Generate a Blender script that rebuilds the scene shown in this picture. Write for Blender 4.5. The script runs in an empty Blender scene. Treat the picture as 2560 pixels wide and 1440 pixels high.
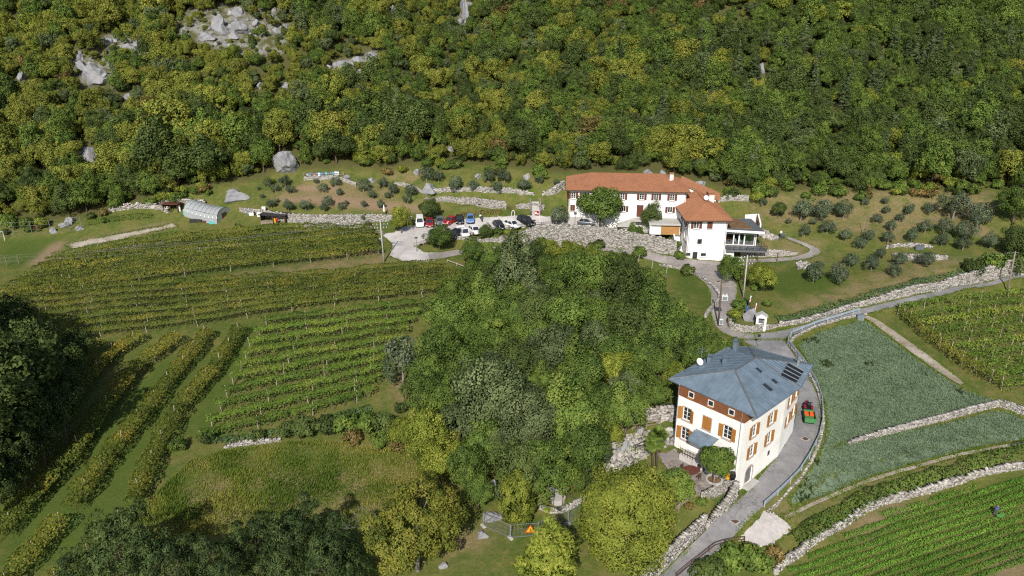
import bpy, math, random
import numpy as np
from mathutils import Vector, Matrix
from mathutils.geometry import delaunay_2d_cdt

# ------------------------------------------------------------------ camera, sky, sun, exposure
SC = bpy.context.scene
COL = SC.collection
CAM_Z = 60.0; PITCH = math.radians(22.0); FPX = 1971.0
cam_d = bpy.data.cameras.new('camera'); cam = bpy.data.objects.new('camera', cam_d); COL.objects.link(cam)
cam.location = (0, 0, CAM_Z); cam.rotation_euler = (math.radians(90) - PITCH, 0, 0)
cam_d.sensor_width = 36; cam_d.lens = 36 * FPX / 2560; cam_d.clip_start = 0.5; cam_d.clip_end = 5000
SC.camera = cam
SUN_EL = math.radians(37); SHADOW_AZ = math.radians(9)      # shadows run away from the camera, a little to the right
wd = bpy.data.worlds.new('World'); SC.world = wd; wd.use_nodes = True
nt = wd.node_tree; bg = nt.nodes['Background']
sky = nt.nodes.new('ShaderNodeTexSky'); sky.sky_type = 'NISHITA'; sky.sun_disc = False
sky.sun_elevation = SUN_EL; sky.sun_rotation = math.radians(180) + SHADOW_AZ; sky.altitude = 300; sky.air_density = 1.0; sky.dust_density = 1.2
nt.links.new(sky.outputs[0], bg.inputs[0]); bg.inputs[1].default_value = 0.085
sd = bpy.data.lights.new('sun', 'SUN'); sun = bpy.data.objects.new('sun', sd); COL.objects.link(sun)
sd.energy = 4.0; sd.angle = math.radians(0.53); sd.color = (1.0, 0.945, 0.86)
ldir = Vector((math.sin(SHADOW_AZ) * math.cos(SUN_EL), math.cos(SHADOW_AZ) * math.cos(SUN_EL), -math.sin(SUN_EL)))
sun.rotation_euler = ldir.to_track_quat('-Z', 'Y').to_euler(); sun.location = (-20, -60, 120)
SC.view_settings.view_transform = 'Standard'; SC.view_settings.look = 'None'
SC.view_settings.exposure = 0.35; SC.view_settings.gamma = 1.0; SC.view_settings.use_curve_mapping = False
SC.render.engine = 'CYCLES'
SC.cycles.max_bounces = 5; SC.cycles.diffuse_bounces = 2; SC.cycles.glossy_bounces = 2
SC.cycles.transmission_bounces = 3; SC.cycles.transparent_max_bounces = 6
SC.cycles.use_denoising = False
SC.cycles.use_adaptive_sampling = True; SC.cycles.adaptive_threshold = 0.02
SC.cycles.filter_width = 1.2

RNG = np.random.default_rng(7); random.seed(7)
SP, CP = math.sin(PITCH), math.cos(PITCH)

# ------------------------------------------------------------------ photo pixel <-> place
def ray(px, py):
    u = (px - 1280) / FPX; v = (720 - py) / FPX
    return np.array([u, CP + v * SP, -SP + v * CP])
def at_z(px, py, z):
    d = ray(px, py); t = (z - CAM_Z) / d[2]
    return np.array([d[0] * t, d[1] * t, z])
def proj(x, y, z):
    dz = z - CAM_Z
    dep = y * CP - dz * SP; up = y * SP + dz * CP
    return 1280 + x / dep * FPX, 720 - up / dep * FPX, dep

# ------------------------------------------------------------------ terrain heights
CTRL = [
 # road past the near house
 (1640,1440,-3.4),(1700,1440,-3.2),(1760,1400,-2.6),(1800,1340,-1.8),(1870,1262,-.4),(1920,1210,.1),(1960,1150,.5),(2010,1090,.9),(2030,1040,1.2),(2010,960,1.7),(1960,890,2.2),(1900,840,2.6),
 (2010,815,2.8),(2080,795,3.0),(2150,778,3.2),(2250,757,3.5),(2350,735,3.8),(2450,712,4.1),(2560,690,4.5),
 (1800,790,3.0),(1820,720,3.6),(1790,685,3.8),(1740,660,3.8),(1650,645,3.8),(1540,625,4.1),(1400,617,4.4),(1200,628,5.4),(1080,640,6.2),
 # car park and yard
 (1000,622,6.8),(1010,590,7.4),(985,645,6.5),(1060,575,8.0),(1130,560,8.4),(1130,585,8.1),(1200,555,8.6),(1230,570,8.5),(1300,552,8.8),(1380,552,8.8),(1450,556,8.8),(1560,562,8.8),(1620,575,8.7),(1675,588,8.5),
 (1330,568,8.8),(1400,567,8.8),(1460,570,8.8),(1516,572,8.7),(1572,579,8.5),(1640,592,8.3),
 (1335,607,4.8),(1400,613,4.5),(1460,615,4.3),(1538,618,4.1),(1600,626,3.9),(1640,632,3.9),(1690,635,3.8),
 (1215,600,6.0),(1280,605,5.3),(1120,605,7.0),(1215,585,8.1),(1280,578,8.5),
 # left: vineyard, garden, greenhouse
 (0,660,3.6),(60,620,4.6),(0,600,5.0),(100,660,3.8),(200,600,5.4),(350,580,6.2),(450,560,6.9),(520,550,7.1),(600,560,7.2),(690,560,7.3),(860,565,7.4),(960,575,7.5),
 (300,640,4.6),(600,620,5.6),(850,600,6.6),(940,640,6.3),(330,705,3.6),(600,675,4.8),(960,660,6.0),
 (0,800,2.0),(0,740,2.6),(300,760,3.0),(600,740,4.0),(1000,690,5.4),(1180,680,5.2),(640,800,3.2),(950,800,3.8),(560,970,1.0),(980,960,1.8),(500,1100,-.5),(900,1010,1.0),
 (150,850,1.6),(300,1000,.4),(100,1000,.2),(0,1000,0),(100,1200,-1.5),(0,1300,-2.4),(300,1300,-2.0),(0,1440,-3.2),(700,1090,-.6),(1000,1060,.6),
 (700,1200,-1.6),(1000,1180,-1.0),(450,1200,-1.3),(700,1290,-2.4),(400,1330,-2.5),(700,1440,-4.2),(400,1440,-4.0),(950,1300,-2.4),(1000,1440,-3.4),
 # orchard terraces
 (640,525,8.8),(720,530,9.3),(800,530,9.5),(900,532,9.6),(980,535,9.4),(720,556,7.5),(800,556,7.6),(900,556,7.6),(980,552,7.7),
 (650,490,10.6),(800,492,11.0),(950,505,10.6),(800,460,12.6),(1000,470,12.2),(700,450,12.6),(800,440,14.2),(800,428,15.0),(900,440,13.8),(960,430,15.0),
 (1060,495,11.2),(1160,505,11.0),(1260,515,10.8),(1160,523,9.2),(1260,522,9.0),(1070,520,9.4),(1100,482,12.0),(1200,485,11.9),(1300,488,11.8),(1400,490,12.0),
 (1100,462,13.8),(1200,460,13.9),(1300,465,13.9),(1380,462,14.2),(1200,435,15.2),(1350,430,15.8),(1150,545,8.7),(1300,535,9.0),(1390,530,9.2),
 # right slope
 (1810,650,3.9),(1880,650,4.4),(1960,655,4.8),(1880,605,6.6),(1960,600,6.8),(2040,620,6.2),(2000,650,4.9),(1900,545,9.0),(1860,530,9.8),(1950,520,10.2),(1950,490,12.2),(1850,490,12.0),
 (2100,600,7.2),(2200,600,7.4),(2200,540,9.8),(2350,540,10.4),(2100,520,10.8),(2250,485,13.6),(2400,490,13.6),(2500,500,13.8),(2450,580,9.5),(2100,700,4.9),(2000,710,4.4),(2250,650,6.0),(2400,630,7.4),(2480,600,8.6),
 (1930,760,3.8),(2000,780,3.6),(2100,762,4.1),(2200,735,4.8),(2300,705,5.6),(2400,672,6.9),(2500,645,8.0),(2560,630,8.4),(2420,712,4.2),(2480,700,4.3),
 (1880,780,3.6),(1850,800,3.2),(1870,700,4.0),(1900,650,4.5),
 # fields right
 (2160,800,2.6),(2200,830,2.2),(2250,860,1.7),(2000,850,1.9),(2060,830,2.2),(2060,900,1.2),(2100,960,.7),(2080,1040,.1),(2350,950,1.1),(2470,1000,.6),(2060,1130,-.6),(2000,1230,-1.2),(1960,1255,-1.2),
 (2120,1108,-.5),(2300,1060,-.1),(2300,1085,-.6),(2500,1040,0),(2560,1060,-.2),(2300,1130,-.9),(2150,1190,-1.4),(2400,1120,-.8),(2560,1110,-.7),
 (2250,1200,-1.8),(2400,1165,-1.3),(2560,1140,-1.1),(2050,1290,-2.2),(1930,1400,-3.2),(2200,1235,-2.0),
 (2250,1250,-2.9),(2400,1205,-2.5),(2560,1175,-2.3),(2100,1310,-3.3),(2000,1390,-4.0),(1930,1440,-4.4),(2300,1350,-3.4),(2560,1250,-2.6),(2560,1440,-4.0),(2200,1440,-4.2),
 (2230,780,2.7),(2300,800,2.3),(2500,800,2.7),(2560,740,3.4),(2500,960,1.0),(2560,980,.9),(2380,880,1.7),
 (1890,1330,-1.7),(1950,1310,-1.8),(1850,1400,-3.0),(1750,1440,-3.6),(1840,1370,-2.4),
 # knoll in the middle
 (1250,680,5.0),(1330,640,4.8),(1500,660,4.2),(1620,680,3.9),(1700,700,3.8),(1740,730,3.5),(1760,780,3.0),(1500,760,4.6),(1350,800,4.0),(1200,830,3.6),(1650,830,3.6),(1780,850,2.8),(1560,900,4.0),(1400,920,3.2),(1250,950,2.2),
 (1100,950,2.0),(1640,960,3.8),(1560,1000,3.6),(1690,900,3.4),(1760,880,2.9),(1650,1020,4.2),(1560,1025,4.0),(1480,1050,2.0),(1350,1050,1.2),(1200,1100,.2),
 (1600,1075,2.5),(1660,1075,2.5),(1540,1085,2.0),(1500,1130,.6),(1400,1170,0.2),(1390,1240,-.3),(1350,1225,-.2),(1450,1240,-.4),(1250,1200,-.6),(1290,1290,-1.4),(1450,1290,-1.0),(1300,1390,-1.9),(1180,1440,-2.6),(1420,1440,-1.9),(1200,1330,-1.6),(1560,1400,-1.2),
 # courtyard of the near house
 (1600,1125,2.2),(1660,1130,2.4),(1700,1150,2.4),(1700,1200,2.4),(1740,1215,2.4),(1780,1240,2.3),(1830,1205,2.4),(1760,1170,2.4),(1690,1115,2.4),(1640,1190,1.2),(1680,1240,.6),(1740,1262,.8),(1800,1262,.6),(1842,1222,1.8),
 (1852,1238,-.2),(1800,1290,-.9),(1765,1330,-1.4),(1690,1415,-2.7),(1640,1425,-2.0),(1700,1310,-.1),(1620,1330,-.5),
]
WORLD_CTRL = [(0,25,-6),(-60,30,-6),(60,30,-7),(-120,40,-6),(120,40,-8),(0,-60,-12),(-150,-60,-12),(150,-60,-14),
 (-105,100,.6),(-120,130,3),(105,90,-1),(115,130,3.4),(-125,165,6),(130,165,10),(-90,60,-3.5),(90,60,-5),(-75,80,-1.6)]
for x in (-260,-200,-150,-110,-75,-40,-10,20,50,80,110,150,200,260):
    w = 3.5 * math.sin(x * .045 + 1.0)
    e = 0 if x > -60 else -3.5
    WORLD_CTRL += [(x, 189 + (0 if x > -60 else -6), 16.5 + e), (x, 206, 24.0 + e * .7), (x, 232 + w, 36 + w * .3), (x, 264 + w, 51.5), (x, 320, 80), (x, 420, 130), (x, 900, 330)]
for x in (-600, 600):
    for y in (-60, 60, 150, 230, 320): WORLD_CTRL.append((x, y, -12 if y < 0 else (-4 if y < 100 else (8 if y < 200 else (40 if y < 300 else 82)))))
pts = [tuple(at_z(*c)) for c in CTRL] + WORLD_CTRL
PC = np.array(pts, float)
def _fit(P):
    n = len(P); D = np.hypot(P[:, None, 0] - P[None, :, 0], P[:, None, 1] - P[None, :, 1])
    A = np.zeros((n + 3, n + 3)); A[:n, :n] = -D + np.eye(n) * 0.1; A[:n, n] = 1; A[:n, n + 1:] = P[:, :2]; A[n:, :n] = A[:n, n:].T
    return np.linalg.solve(A, np.concatenate([P[:, 2], [0, 0, 0]]))
_W = _fit(PC)
def vnoise(x, y, s, seed=0):
    xs, ys = x / s + seed * 17.3, y / s - seed * 9.1
    xi, yi = np.floor(xs), np.floor(ys); fx, fy = xs - xi, ys - yi
    def h(a, b):
        v = np.sin(a * 127.1 + b * 311.7 + seed * 74.7) * 43758.5453
        return v - np.floor(v)
    fx = fx * fx * (3 - 2 * fx); fy = fy * fy * (3 - 2 * fy)
    return (h(xi, yi) * (1 - fx) + h(xi + 1, yi) * fx) * (1 - fy) + (h(xi, yi + 1) * (1 - fx) + h(xi + 1, yi + 1) * fx) * fy
def axis(lo, hi, far_lo, far_hi):
    a = list(np.arange(lo, hi + .5, 1.0)); s = 1.5; v = lo
    while v > far_lo: v -= s; s *= 1.35; a.insert(0, v)
    s = 1.5; v = hi
    while v < far_hi: v += s; s *= 1.35; a.append(v)
    return np.array(a)
GX = axis(-125, 125, -700, 700); GY = axis(52, 236, -150, 900)
XX, YY = np.meshgrid(GX, GY)
ZZ = np.empty_like(XX)
for j in range(len(GY)):
    D = np.hypot(XX[j][:, None] - PC[None, :, 0], np.full(len(GX), GY[j])[:, None] - PC[None, :, 1])
    ZZ[j] = -D @ _W[:-3] + _W[-3] + XX[j] * _W[-2] + GY[j] * _W[-1]
_forest_amt = np.clip((YY - 183) / 15, 0, 1)
ZZ += (vnoise(XX, YY, 5, 1) - .5) * (.22 + 1.4 * _forest_amt) + (vnoise(XX, YY, 2.1, 2) - .5) * (.07 + .6 * _forest_amt)
def H(x, y):
    x = np.asarray(x, float); y = np.asarray(y, float)
    i = np.clip(np.searchsorted(GX, x) - 1, 0, len(GX) - 2); j = np.clip(np.searchsorted(GY, y) - 1, 0, len(GY) - 2)
    fx = np.clip((x - GX[i]) / (GX[i + 1] - GX[i]), 0, 1); fy = np.clip((y - GY[j]) / (GY[j + 1] - GY[j]), 0, 1)
    return (ZZ[j, i] * (1 - fx) + ZZ[j, i + 1] * fx) * (1 - fy) + (ZZ[j + 1, i] * (1 - fx) + ZZ[j + 1, i + 1] * fx) * fy
_T = np.arange(55, 420, .6)
def Gh(px, py, h=0.0):
    """the place on the ground over which a point h metres up is seen at this photo pixel"""
    d = ray(px, py); P = d[None] * _T[:, None]
    g = (CAM_Z + P[:, 2]) - H(P[:, 0], P[:, 1]) - h
    k = int(np.argmax(g < 0))
    if g[k] >= 0: k = len(_T) - 1
    t0, t1 = _T[max(k - 1, 0)], _T[k]
    for _ in range(12):
        tm = (t0 + t1) / 2; p = d * tm
        if CAM_Z + p[2] - float(H(p[0], p[1])) - h < 0: t1 = tm
        else: t0 = tm
    p = d * t1
    return Vector((p[0], p[1], float(H(p[0], p[1]))))
def G(px, py): return Gh(px, py, 0.0)
def pxm(p): # photo pixels per metre at a place
    return FPX / proj(p[0], p[1], p[2])[2]
def path(pxs, step=1.0):
    P = [G(*p) for p in pxs]; out = []
    for a, b in zip(P[:-1], P[1:]):
        n = max(1, int((b.xy - a.xy).length / step))
        for k in range(n):
            q = a.lerp(b, k / n); out.append(Vector((q.x, q.y, float(H(q.x, q.y)))))
    out.append(P[-1]); return out

# ------------------------------------------------------------------ scene helpers
def tag(o, label=None, cat=None, group=None, kind=None):
    if label: o['label'] = label
    if cat: o['category'] = cat
    if group: o['group'] = group
    if kind: o['kind'] = kind
    return o
def thing(name, label, cat, loc=(0, 0, 0), rotz=0.0, group=None, scale=None):
    o = bpy.data.objects.new(name, None); COL.objects.link(o)
    o.empty_display_size = .3
    o.location = loc; o.rotation_euler = (0, 0, rotz)
    if scale is not None: o.scale = scale if hasattr(scale, '__len__') else (scale,) * 3
    return tag(o, label, cat, group, 'thing')
def obj(name, me, parent=None, mat=None, loc=None):
    o = bpy.data.objects.new(name, me); COL.objects.link(o)
    if mat is not None:
        if len(me.materials) == 0: me.materials.append(mat)
    if parent is not None: o.parent = parent
    if loc is not None: o.location = loc
    return o
def copy_tree(o, parent=None):
    c = o.copy(); COL.objects.link(c); c.parent = parent
    for ch in o.children: copy_tree(ch, c)
    return c
def mesh_np(name, V, F, attrs=None, smooth=False, normals=None):
    V = np.asarray(V, np.float32); F = np.asarray(F, np.int32); k = F.shape[1]
    me = bpy.data.meshes.new(name)
    me.vertices.add(len(V)); me.vertices.foreach_set('co', V.ravel())
    me.loops.add(F.size); me.loops.foreach_set('vertex_index', F.ravel())
    me.polygons.add(len(F)); me.polygons.foreach_set('loop_start', np.arange(0, F.size, k, dtype=np.int32))
    me.polygons.foreach_set('loop_total', np.full(len(F), k, np.int32))
    if smooth: me.polygons.foreach_set('use_smooth', np.ones(len(F), bool))
    for n, v in (attrs or {}).items():
        a = me.attributes.new(n, 'FLOAT', 'POINT'); a.data.foreach_set('value', np.asarray(v, np.float32))
    me.update(calc_edges=True); me.validate()
    if normals is not None:
        me.polygons.foreach_set('use_smooth', np.ones(len(F), bool)); me.normals_split_custom_set_from_vertices(np.asarray(normals, np.float32))
    return me
class MB:
    """collects simple solids into one mesh"""
    def __init__(s): s.v = []; s.f = []
    def add(s, V, F):
        n = len(s.v); s.v += [tuple(v) for v in V]; s.f += [tuple(i + n for i in f) for f in F]; return s
    def box(s, c, size, rz=0.0, M=None):
        x, y, z = [k / 2 for k in size]
        V = [Vector((a * x, b * y, d * z)) for d in (-1, 1) for a, b in ((-1, -1), (1, -1), (1, 1), (-1, 1))]
        R = M if M is not None else Matrix.Rotation(rz, 3, 'Z')
        V = [R @ v + Vector(c) for v in V]
        return s.add(V, [(3, 2, 1, 0), (4, 5, 6, 7), (0, 1, 5, 4), (1, 2, 6, 5), (2, 3, 7, 6), (3, 0, 4, 7)])
    def bar(s, p, q, w, h=None, n=4):
        """a straight bar of rectangular or round section"""
        p, q = Vector(p), Vector(q); d = (q - p)
        if d.length < 1e-6: return s
        d.normalize(); a = d.cross(Vector((0, 0, 1)))
        if a.length < 1e-3: a = Vector((1, 0, 0))
        a.normalize(); b = d.cross(a); h = w if h is None else h
        V = []
        for c in (p, q):
            for k in range(n):
                t = 2 * math.pi * (k + .5) / n; r = math.sqrt(2) if n == 4 else 1
                V.append(c + a * (math.cos(t) * w / 2 * r) + b * (math.sin(t) * h / 2 * r))
        F = [(k, (k + 1) % n, n + (k + 1) % n, n + k) for k in range(n)] + [tuple(range(n - 1, -1, -1)), tuple(range(n, 2 * n))]
        return s.add(V, F)
    def tube(s, P, R, n=6):
        P = [Vector(p) for p in P]; V = []; F = []
        R = R if hasattr(R, '__len__') else [R] * len(P)
        for i, p in enumerate(P):
            d = (P[min(i + 1, len(P) - 1)] - P[max(i - 1, 0)]).normalized()
            a = d.cross(Vector((.13, .31, .94)) if abs(d.z) < .9 else Vector((1, .1, 0))).normalized(); b = d.cross(a)
            for k in range(n):
                t = 2 * math.pi * k / n; V.append(p + (a * math.cos(t) + b * math.sin(t)) * R[i])
        for i in range(len(P) - 1):
            for k in range(n): F.append((i * n + k, i * n + (k + 1) % n, (i + 1) * n + (k + 1) % n, (i + 1) * n + k))
        F.append(tuple(range(n - 1, -1, -1))); F.append(tuple(range((len(P) - 1) * n, len(P) * n)))
        return s.add(V, F)
    def prism(s, poly, z0, z1):
        n = len(poly); z0 = z0 if hasattr(z0, '__len__') else [z0] * n; z1 = z1 if hasattr(z1, '__len__') else [z1] * n
        V = [(p[0], p[1], z0[i]) for i, p in enumerate(poly)] + [(p[0], p[1], z1[i]) for i, p in enumerate(poly)]
        F = [tuple(range(n - 1, -1, -1)), tuple(range(n, 2 * n))] + [(i, (i + 1) % n, n + (i + 1) % n, n + i) for i in range(n)]
        return s.add(V, F)
    def cyl(s, c, r, h, n=12, r2=None):
        r2 = r if r2 is None else r2
        V = [(c[0] + r * math.cos(2 * math.pi * k / n), c[1] + r * math.sin(2 * math.pi * k / n), c[2]) for k in range(n)]
        V += [(c[0] + r2 * math.cos(2 * math.pi * k / n), c[1] + r2 * math.sin(2 * math.pi * k / n), c[2] + h) for k in range(n)]
        return s.add(V, [tuple(range(n - 1, -1, -1)), tuple(range(n, 2 * n))] + [(k, (k + 1) % n, n + (k + 1) % n, n + k) for k in range(n)])
    def build(s, name, mat, parent=None, smooth=False, label=None):
        me = bpy.data.meshes.new(name); me.from_pydata(s.v, [], s.f); me.update()
        if smooth:
            for p in me.polygons: p.use_smooth = True
        o = obj(name, me, parent, mat)
        if label: o['label'] = label
        return o
def share(src, parent, loc=None, rz=None):
    """another piece with the same mesh"""
    c = src.copy(); COL.objects.link(c); c.parent = parent
    if loc is not None: c.location = loc
    if rz is not None: c.rotation_euler = (0, 0, rz)
    return c

# ------------------------------------------------------------------ materials
def _nodes(name):
    m = bpy.data.materials.new(name); m.use_nodes = True; t = m.node_tree
    return m, t, t.nodes['Principled BSDF']
def N(t, typ, **kw):
    n = t.nodes.new(typ)
    for k, v in kw.items():
        if k == 'inp':
            for a, b in v.items(): n.inputs[a].default_value = b
        else: setattr(n, k, v)
    return n
def ramp(t, fac, stops):
    r = N(t, 'ShaderNodeValToRGB'); e = r.color_ramp.elements
    while len(e) > 1: e.remove(e[-1])
    e[0].position = stops[0][0]; e[0].color = (*stops[0][1], 1)
    for p, c in stops[1:]:
        q = e.new(p); q.color = (*c, 1)
    t.links.new(fac, r.inputs[0]); return r.outputs[0]
def mixc(t, fac, a, b, blend='MIX'):
    m = N(t, 'ShaderNodeMix', data_type='RGBA', blend_type=blend)
    for sock, v in ((m.inputs[0], fac), (m.inputs[6], a), (m.inputs[7], b)):
        if hasattr(v, 'is_output') or isinstance(v, bpy.types.NodeSocket): t.links.new(v, sock)
        elif isinstance(v, (int, float)): sock.default_value = v
        else: sock.default_value = (*v, 1)
    return m.outputs[2]
def noise(t, scale, detail=4, rough=.55, coords=None, dist=0.0):
    n = N(t, 'ShaderNodeTexNoise', inp={'Scale': scale, 'Detail': detail, 'Roughness': rough, 'Distortion': dist})
    if coords is None:
        g = N(t, 'ShaderNodeNewGeometry'); coords = g.outputs['Position']
    t.links.new(coords, n.inputs['Vector']); return n.outputs[0]
def attr(t, name): return N(t, 'ShaderNodeAttribute', attribute_name=name).outputs['Fac']
def math_n(t, op, a, b=None, clamp=False):
    m = N(t, 'ShaderNodeMath', operation=op, use_clamp=clamp)
    for i, v in enumerate((a, b)):
        if v is None: continue
        if isinstance(v, bpy.types.NodeSocket): t.links.new(v, m.inputs[i])
        else: m.inputs[i].default_value = v
    return m.outputs[0]
def bump(t, b, height, strength=.4, dist=.05):
    n = N(t, 'ShaderNodeBump', inp={'Strength': strength, 'Distance': dist}); t.links.new(height, n.inputs['Height']); t.links.new(n.outputs[0], b.inputs['Normal'])
def plain(name, c, rough=.7, metal=0.0, var=.12, scale=3.0, spec=.3, bmp=0.0):
    """one colour with uneven wear"""
    m, t, b = _nodes(name)
    co = N(t, 'ShaderNodeTexCoord').outputs['Object']
    f = noise(t, scale, 5, .6, co)
    lo = tuple(x * (1 - var) for x in c); hi = tuple(min(1, x * (1 + var)) for x in c)
    t.links.new(ramp(t, f, [(.3, lo), (.7, hi)]), b.inputs['Base Color'])
    b.inputs['Roughness'].default_value = rough; b.inputs['Metallic'].default_value = metal; b.inputs['Specular IOR Level'].default_value = spec
    if bmp: bump(t, b, noise(t, scale * 6, 4, .6, co), bmp, .02)
    return m
def leaf_mat(name, stops, trans=.22, hue_var=.25, rough=.65, bright=.35, gain=1.6):
    """foliage: colour by clump ('tint'), shifted a little from tree to tree"""
    m, t, b = _nodes(name)
    rnd = N(t, 'ShaderNodeObjectInfo').outputs['Random']
    f = math_n(t, 'ADD', attr(t, 'tint'), math_n(t, 'MULTIPLY', math_n(t, 'SUBTRACT', rnd, .5), hue_var), True)
    c = ramp(t, f, [(p, tuple(min(.9, v * gain) for v in k)) for p, k in stops])
    hs = N(t, 'ShaderNodeHueSaturation'); t.links.new(c, hs.inputs['Color'])
    r2 = math_n(t, 'FRACT', math_n(t, 'MULTIPLY', rnd, 37.7))
    t.links.new(math_n(t, 'ADD', math_n(t, 'MULTIPLY', r2, bright), 1 - bright / 2), hs.inputs['Value'])
    t.links.new(hs.outputs[0], b.inputs['Base Color'])
    b.inputs['Roughness'].default_value = rough; b.inputs['Specular IOR Level'].default_value = .15
    tr = N(t, 'ShaderNodeBsdfTranslucent'); t.links.new(hs.outputs[0], tr.inputs[0])
    mx = N(t, 'ShaderNodeMixShader', inp={0: trans}); t.links.new(b.outputs[0], mx.inputs[1]); t.links.new(tr.outputs[0], mx.inputs[2])
    t.links.new(mx.outputs[0], t.nodes['Material Output'].inputs[0])
    return m
def stone_mat(name, stops, scale=1.6, bmp=.5, rough=.85):
    m, t, b = _nodes(name)
    pos = N(t, 'ShaderNodeNewGeometry').outputs['Position']
    f = math_n(t, 'ADD', math_n(t, 'MULTIPLY', noise(t, scale, 6, .65, pos), .6), math_n(t, 'MULTIPLY', attr(t, 'tint'), .4))
    t.links.new(ramp(t, f, stops), b.inputs['Base Color']); b.inputs['Roughness'].default_value = rough; b.inputs['Specular IOR Level'].default_value = .2
    bump(t, b, noise(t, scale * 5, 6, .7, pos), bmp, .12)
    return m
def lin(r, g, b):
    f = lambda v: (v / 255 / 12.92) if v / 255 <= .04045 else ((v / 255 + .055) / 1.055) ** 2.4
    return (f(r), f(g), f(b))

M = {}
M['white_wall'] = plain('white_render', (.82, .81, .785), .9, var=.09, scale=.5, bmp=.15)
M['cream_wall'] = plain('cream_render', (.85, .83, .785), .9, var=.10, scale=.45, bmp=.15)
M['wood_band'] = plain('larch_boards', (.24, .09, .035), .7, var=.35, scale=2.5)
M['shutter'] = plain('honey_shutter', (.36, .155, .035), .55, var=.15, scale=4)
M['shutter_dark'] = plain('brown_shutter', (.13, .045, .03), .6, var=.2, scale=4)
M['frame_white'] = plain('white_frame', (.75, .75, .73), .5, var=.04)
M['stone_trim'] = plain('pink_stone_trim', (.45, .36, .32), .8, var=.15, scale=6)
M['zinc'] = plain('zinc_sheet', (.185, .242, .295), .45, .3, var=.2, scale=.8, spec=.5)
M['zinc_light'] = plain('bright_zinc', (.45, .47, .48), .4, .7, var=.1)
M['galv'] = plain('galvanised_steel', (.42, .47, .52), .45, .7, var=.12, scale=2)
M['dark_metal'] = plain('dark_steel', (.06, .06, .065), .5, .6, var=.2)
M['rust_metal'] = plain('rusty_rail', (.14, .08, .055), .7, .3, var=.3)
M['grey_metal'] = plain('grey_metal', (.2, .21, .22), .5, .5, var=.1)
M['concrete'] = plain('concrete', (.45, .43, .40), .9, var=.12, scale=1.2, bmp=.2)
M['conc_pole'] = plain('concrete_pole', (.42, .40, .37), .9, var=.1, scale=1.5)
M['old_wood'] = plain('weathered_wood', (.27, .22, .17), .85, var=.25, scale=5)
M['dark_wood'] = plain('dark_wood', (.09, .055, .035), .8, var=.3, scale=5)
M['pole_wood'] = plain('tarred_pole', (.12, .085, .065), .85, var=.25, scale=5)
M['post_wood'] = plain('pale_vine_post', (.42, .36, .28), .85, var=.2, scale=5)
M['honey_wood'] = plain('honey_wood', (.42, .22, .08), .6, var=.2, scale=4)
M['bark'] = plain('bark', (.12, .095, .07), .95, var=.35, scale=6, bmp=.6)
M['bark_grey'] = plain('grey_bark', (.23, .21, .18), .95, var=.3, scale=6, bmp=.5)
M['black'] = plain('black_paint', (.012, .012, .014), .35, var=.1, spec=.5)
M['rubber'] = plain('rubber', (.02, .02, .02), .85, var=.2)
M['rim'] = plain('alloy', (.4, .4, .41), .35, .8, var=.1)
M['white_paint'] = plain('white_paint', (.8, .8, .8), .3, var=.03, spec=.5)
M['red'] = plain('red_paint', (.34, .018, .022), .3, var=.08, spec=.5)
M['dark_red'] = plain('dark_red_paint', (.25, .015, .025), .3, var=.08, spec=.5)
M['silver'] = plain('grey_paint', (.23, .25, .28), .3, .5, var=.05)
M['blue_car'] = plain('light_blue_paint', (.13, .27, .55), .3, .2, var=.05)
M['navy'] = plain('near_black_paint', (.018, .02, .026), .25, .2, var=.1, spec=.5)
M['glass'] = plain('window_glass', (.03, .035, .04), .08, var=.2, scale=1, spec=.6)
M['lamp_red'] = plain('tail_lamp', (.4, .02, .02), .3)
M['lamp_clear'] = plain('head_lamp', (.7, .7, .68), .15)
M['blue'] = plain('blue_plastic', (.08, .42, .75), .5, var=.06); M['green'] = plain('green_plastic', (.11, .3, .08), .5, var=.06)
M['yellow'] = plain('yellow_plastic', (.8, .4, .02), .5, var=.06); M['lime_green'] = plain('lime_plastic', (.25, .55, .05), .5)
M['orange'] = plain('orange_paint', (.6, .10, .02), .5); M['tractor_green'] = plain('trailer_green', (.06, .2, .07), .5, var=.15)
M['turquoise'] = plain('turquoise_plastic', (.1, .5, .52), .5)
M['chimney'] = plain('chimney_render', (.72, .68, .62), .9)
M['tin_dark'] = plain('dark_felt', (.045, .04, .042), .9, var=.3)
M['mesh_fence'] = plain('net_fence', (.25, .27, .26), .6, .5)

# ------------------------------------------------------------------ ground
def in_poly(x, y, poly):
    x = np.asarray(x, float); y = np.asarray(y, float); ins = np.zeros(x.shape, bool); n = len(poly)
    for i in range(n):
        x0, y0 = poly[i][0], poly[i][1]; x1, y1 = poly[(i + 1) % n][0], poly[(i + 1) % n][1]
        if y0 == y1: continue
        c = ((y0 > y) != (y1 > y)) & (x < (x1 - x0) * (y - y0) / (y1 - y0) + x0); ins ^= c
    return ins
def pxpoly(pxs, n=6):
    out = []
    for a, b in zip(pxs, pxs[1:] + pxs[:1]):
        for k in range(n):
            f = k / n; out.append(G(a[0] * (1 - f) + b[0] * f, a[1] * (1 - f) + b[1] * f))
    return out
FX = np.array([0,120,230,330,420,540,640,700,780,900,960,1050,1150,1280,1400,1560,1700,1800,1900,2000,2150,2250,2400,2480,2560])
FY = np.array([568,560,540,514,490,464,450,430,422,422,428,412,407,420,432,434,446,470,484,474,480,472,478,466,490])
def soft(mask, k=2):
    m = mask.astype(float)
    for _ in range(k):
        p = np.pad(m, 1, mode='edge'); m = (p[1:-1, 1:-1] * 2 + p[:-2, 1:-1] + p[2:, 1:-1] + p[1:-1, :-2] + p[1:-1, 2:]) / 6
    return m
PXX, PYY, DEP = proj(XX, YY, ZZ)
DEP = np.where(DEP < 1, 1, DEP)
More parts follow.
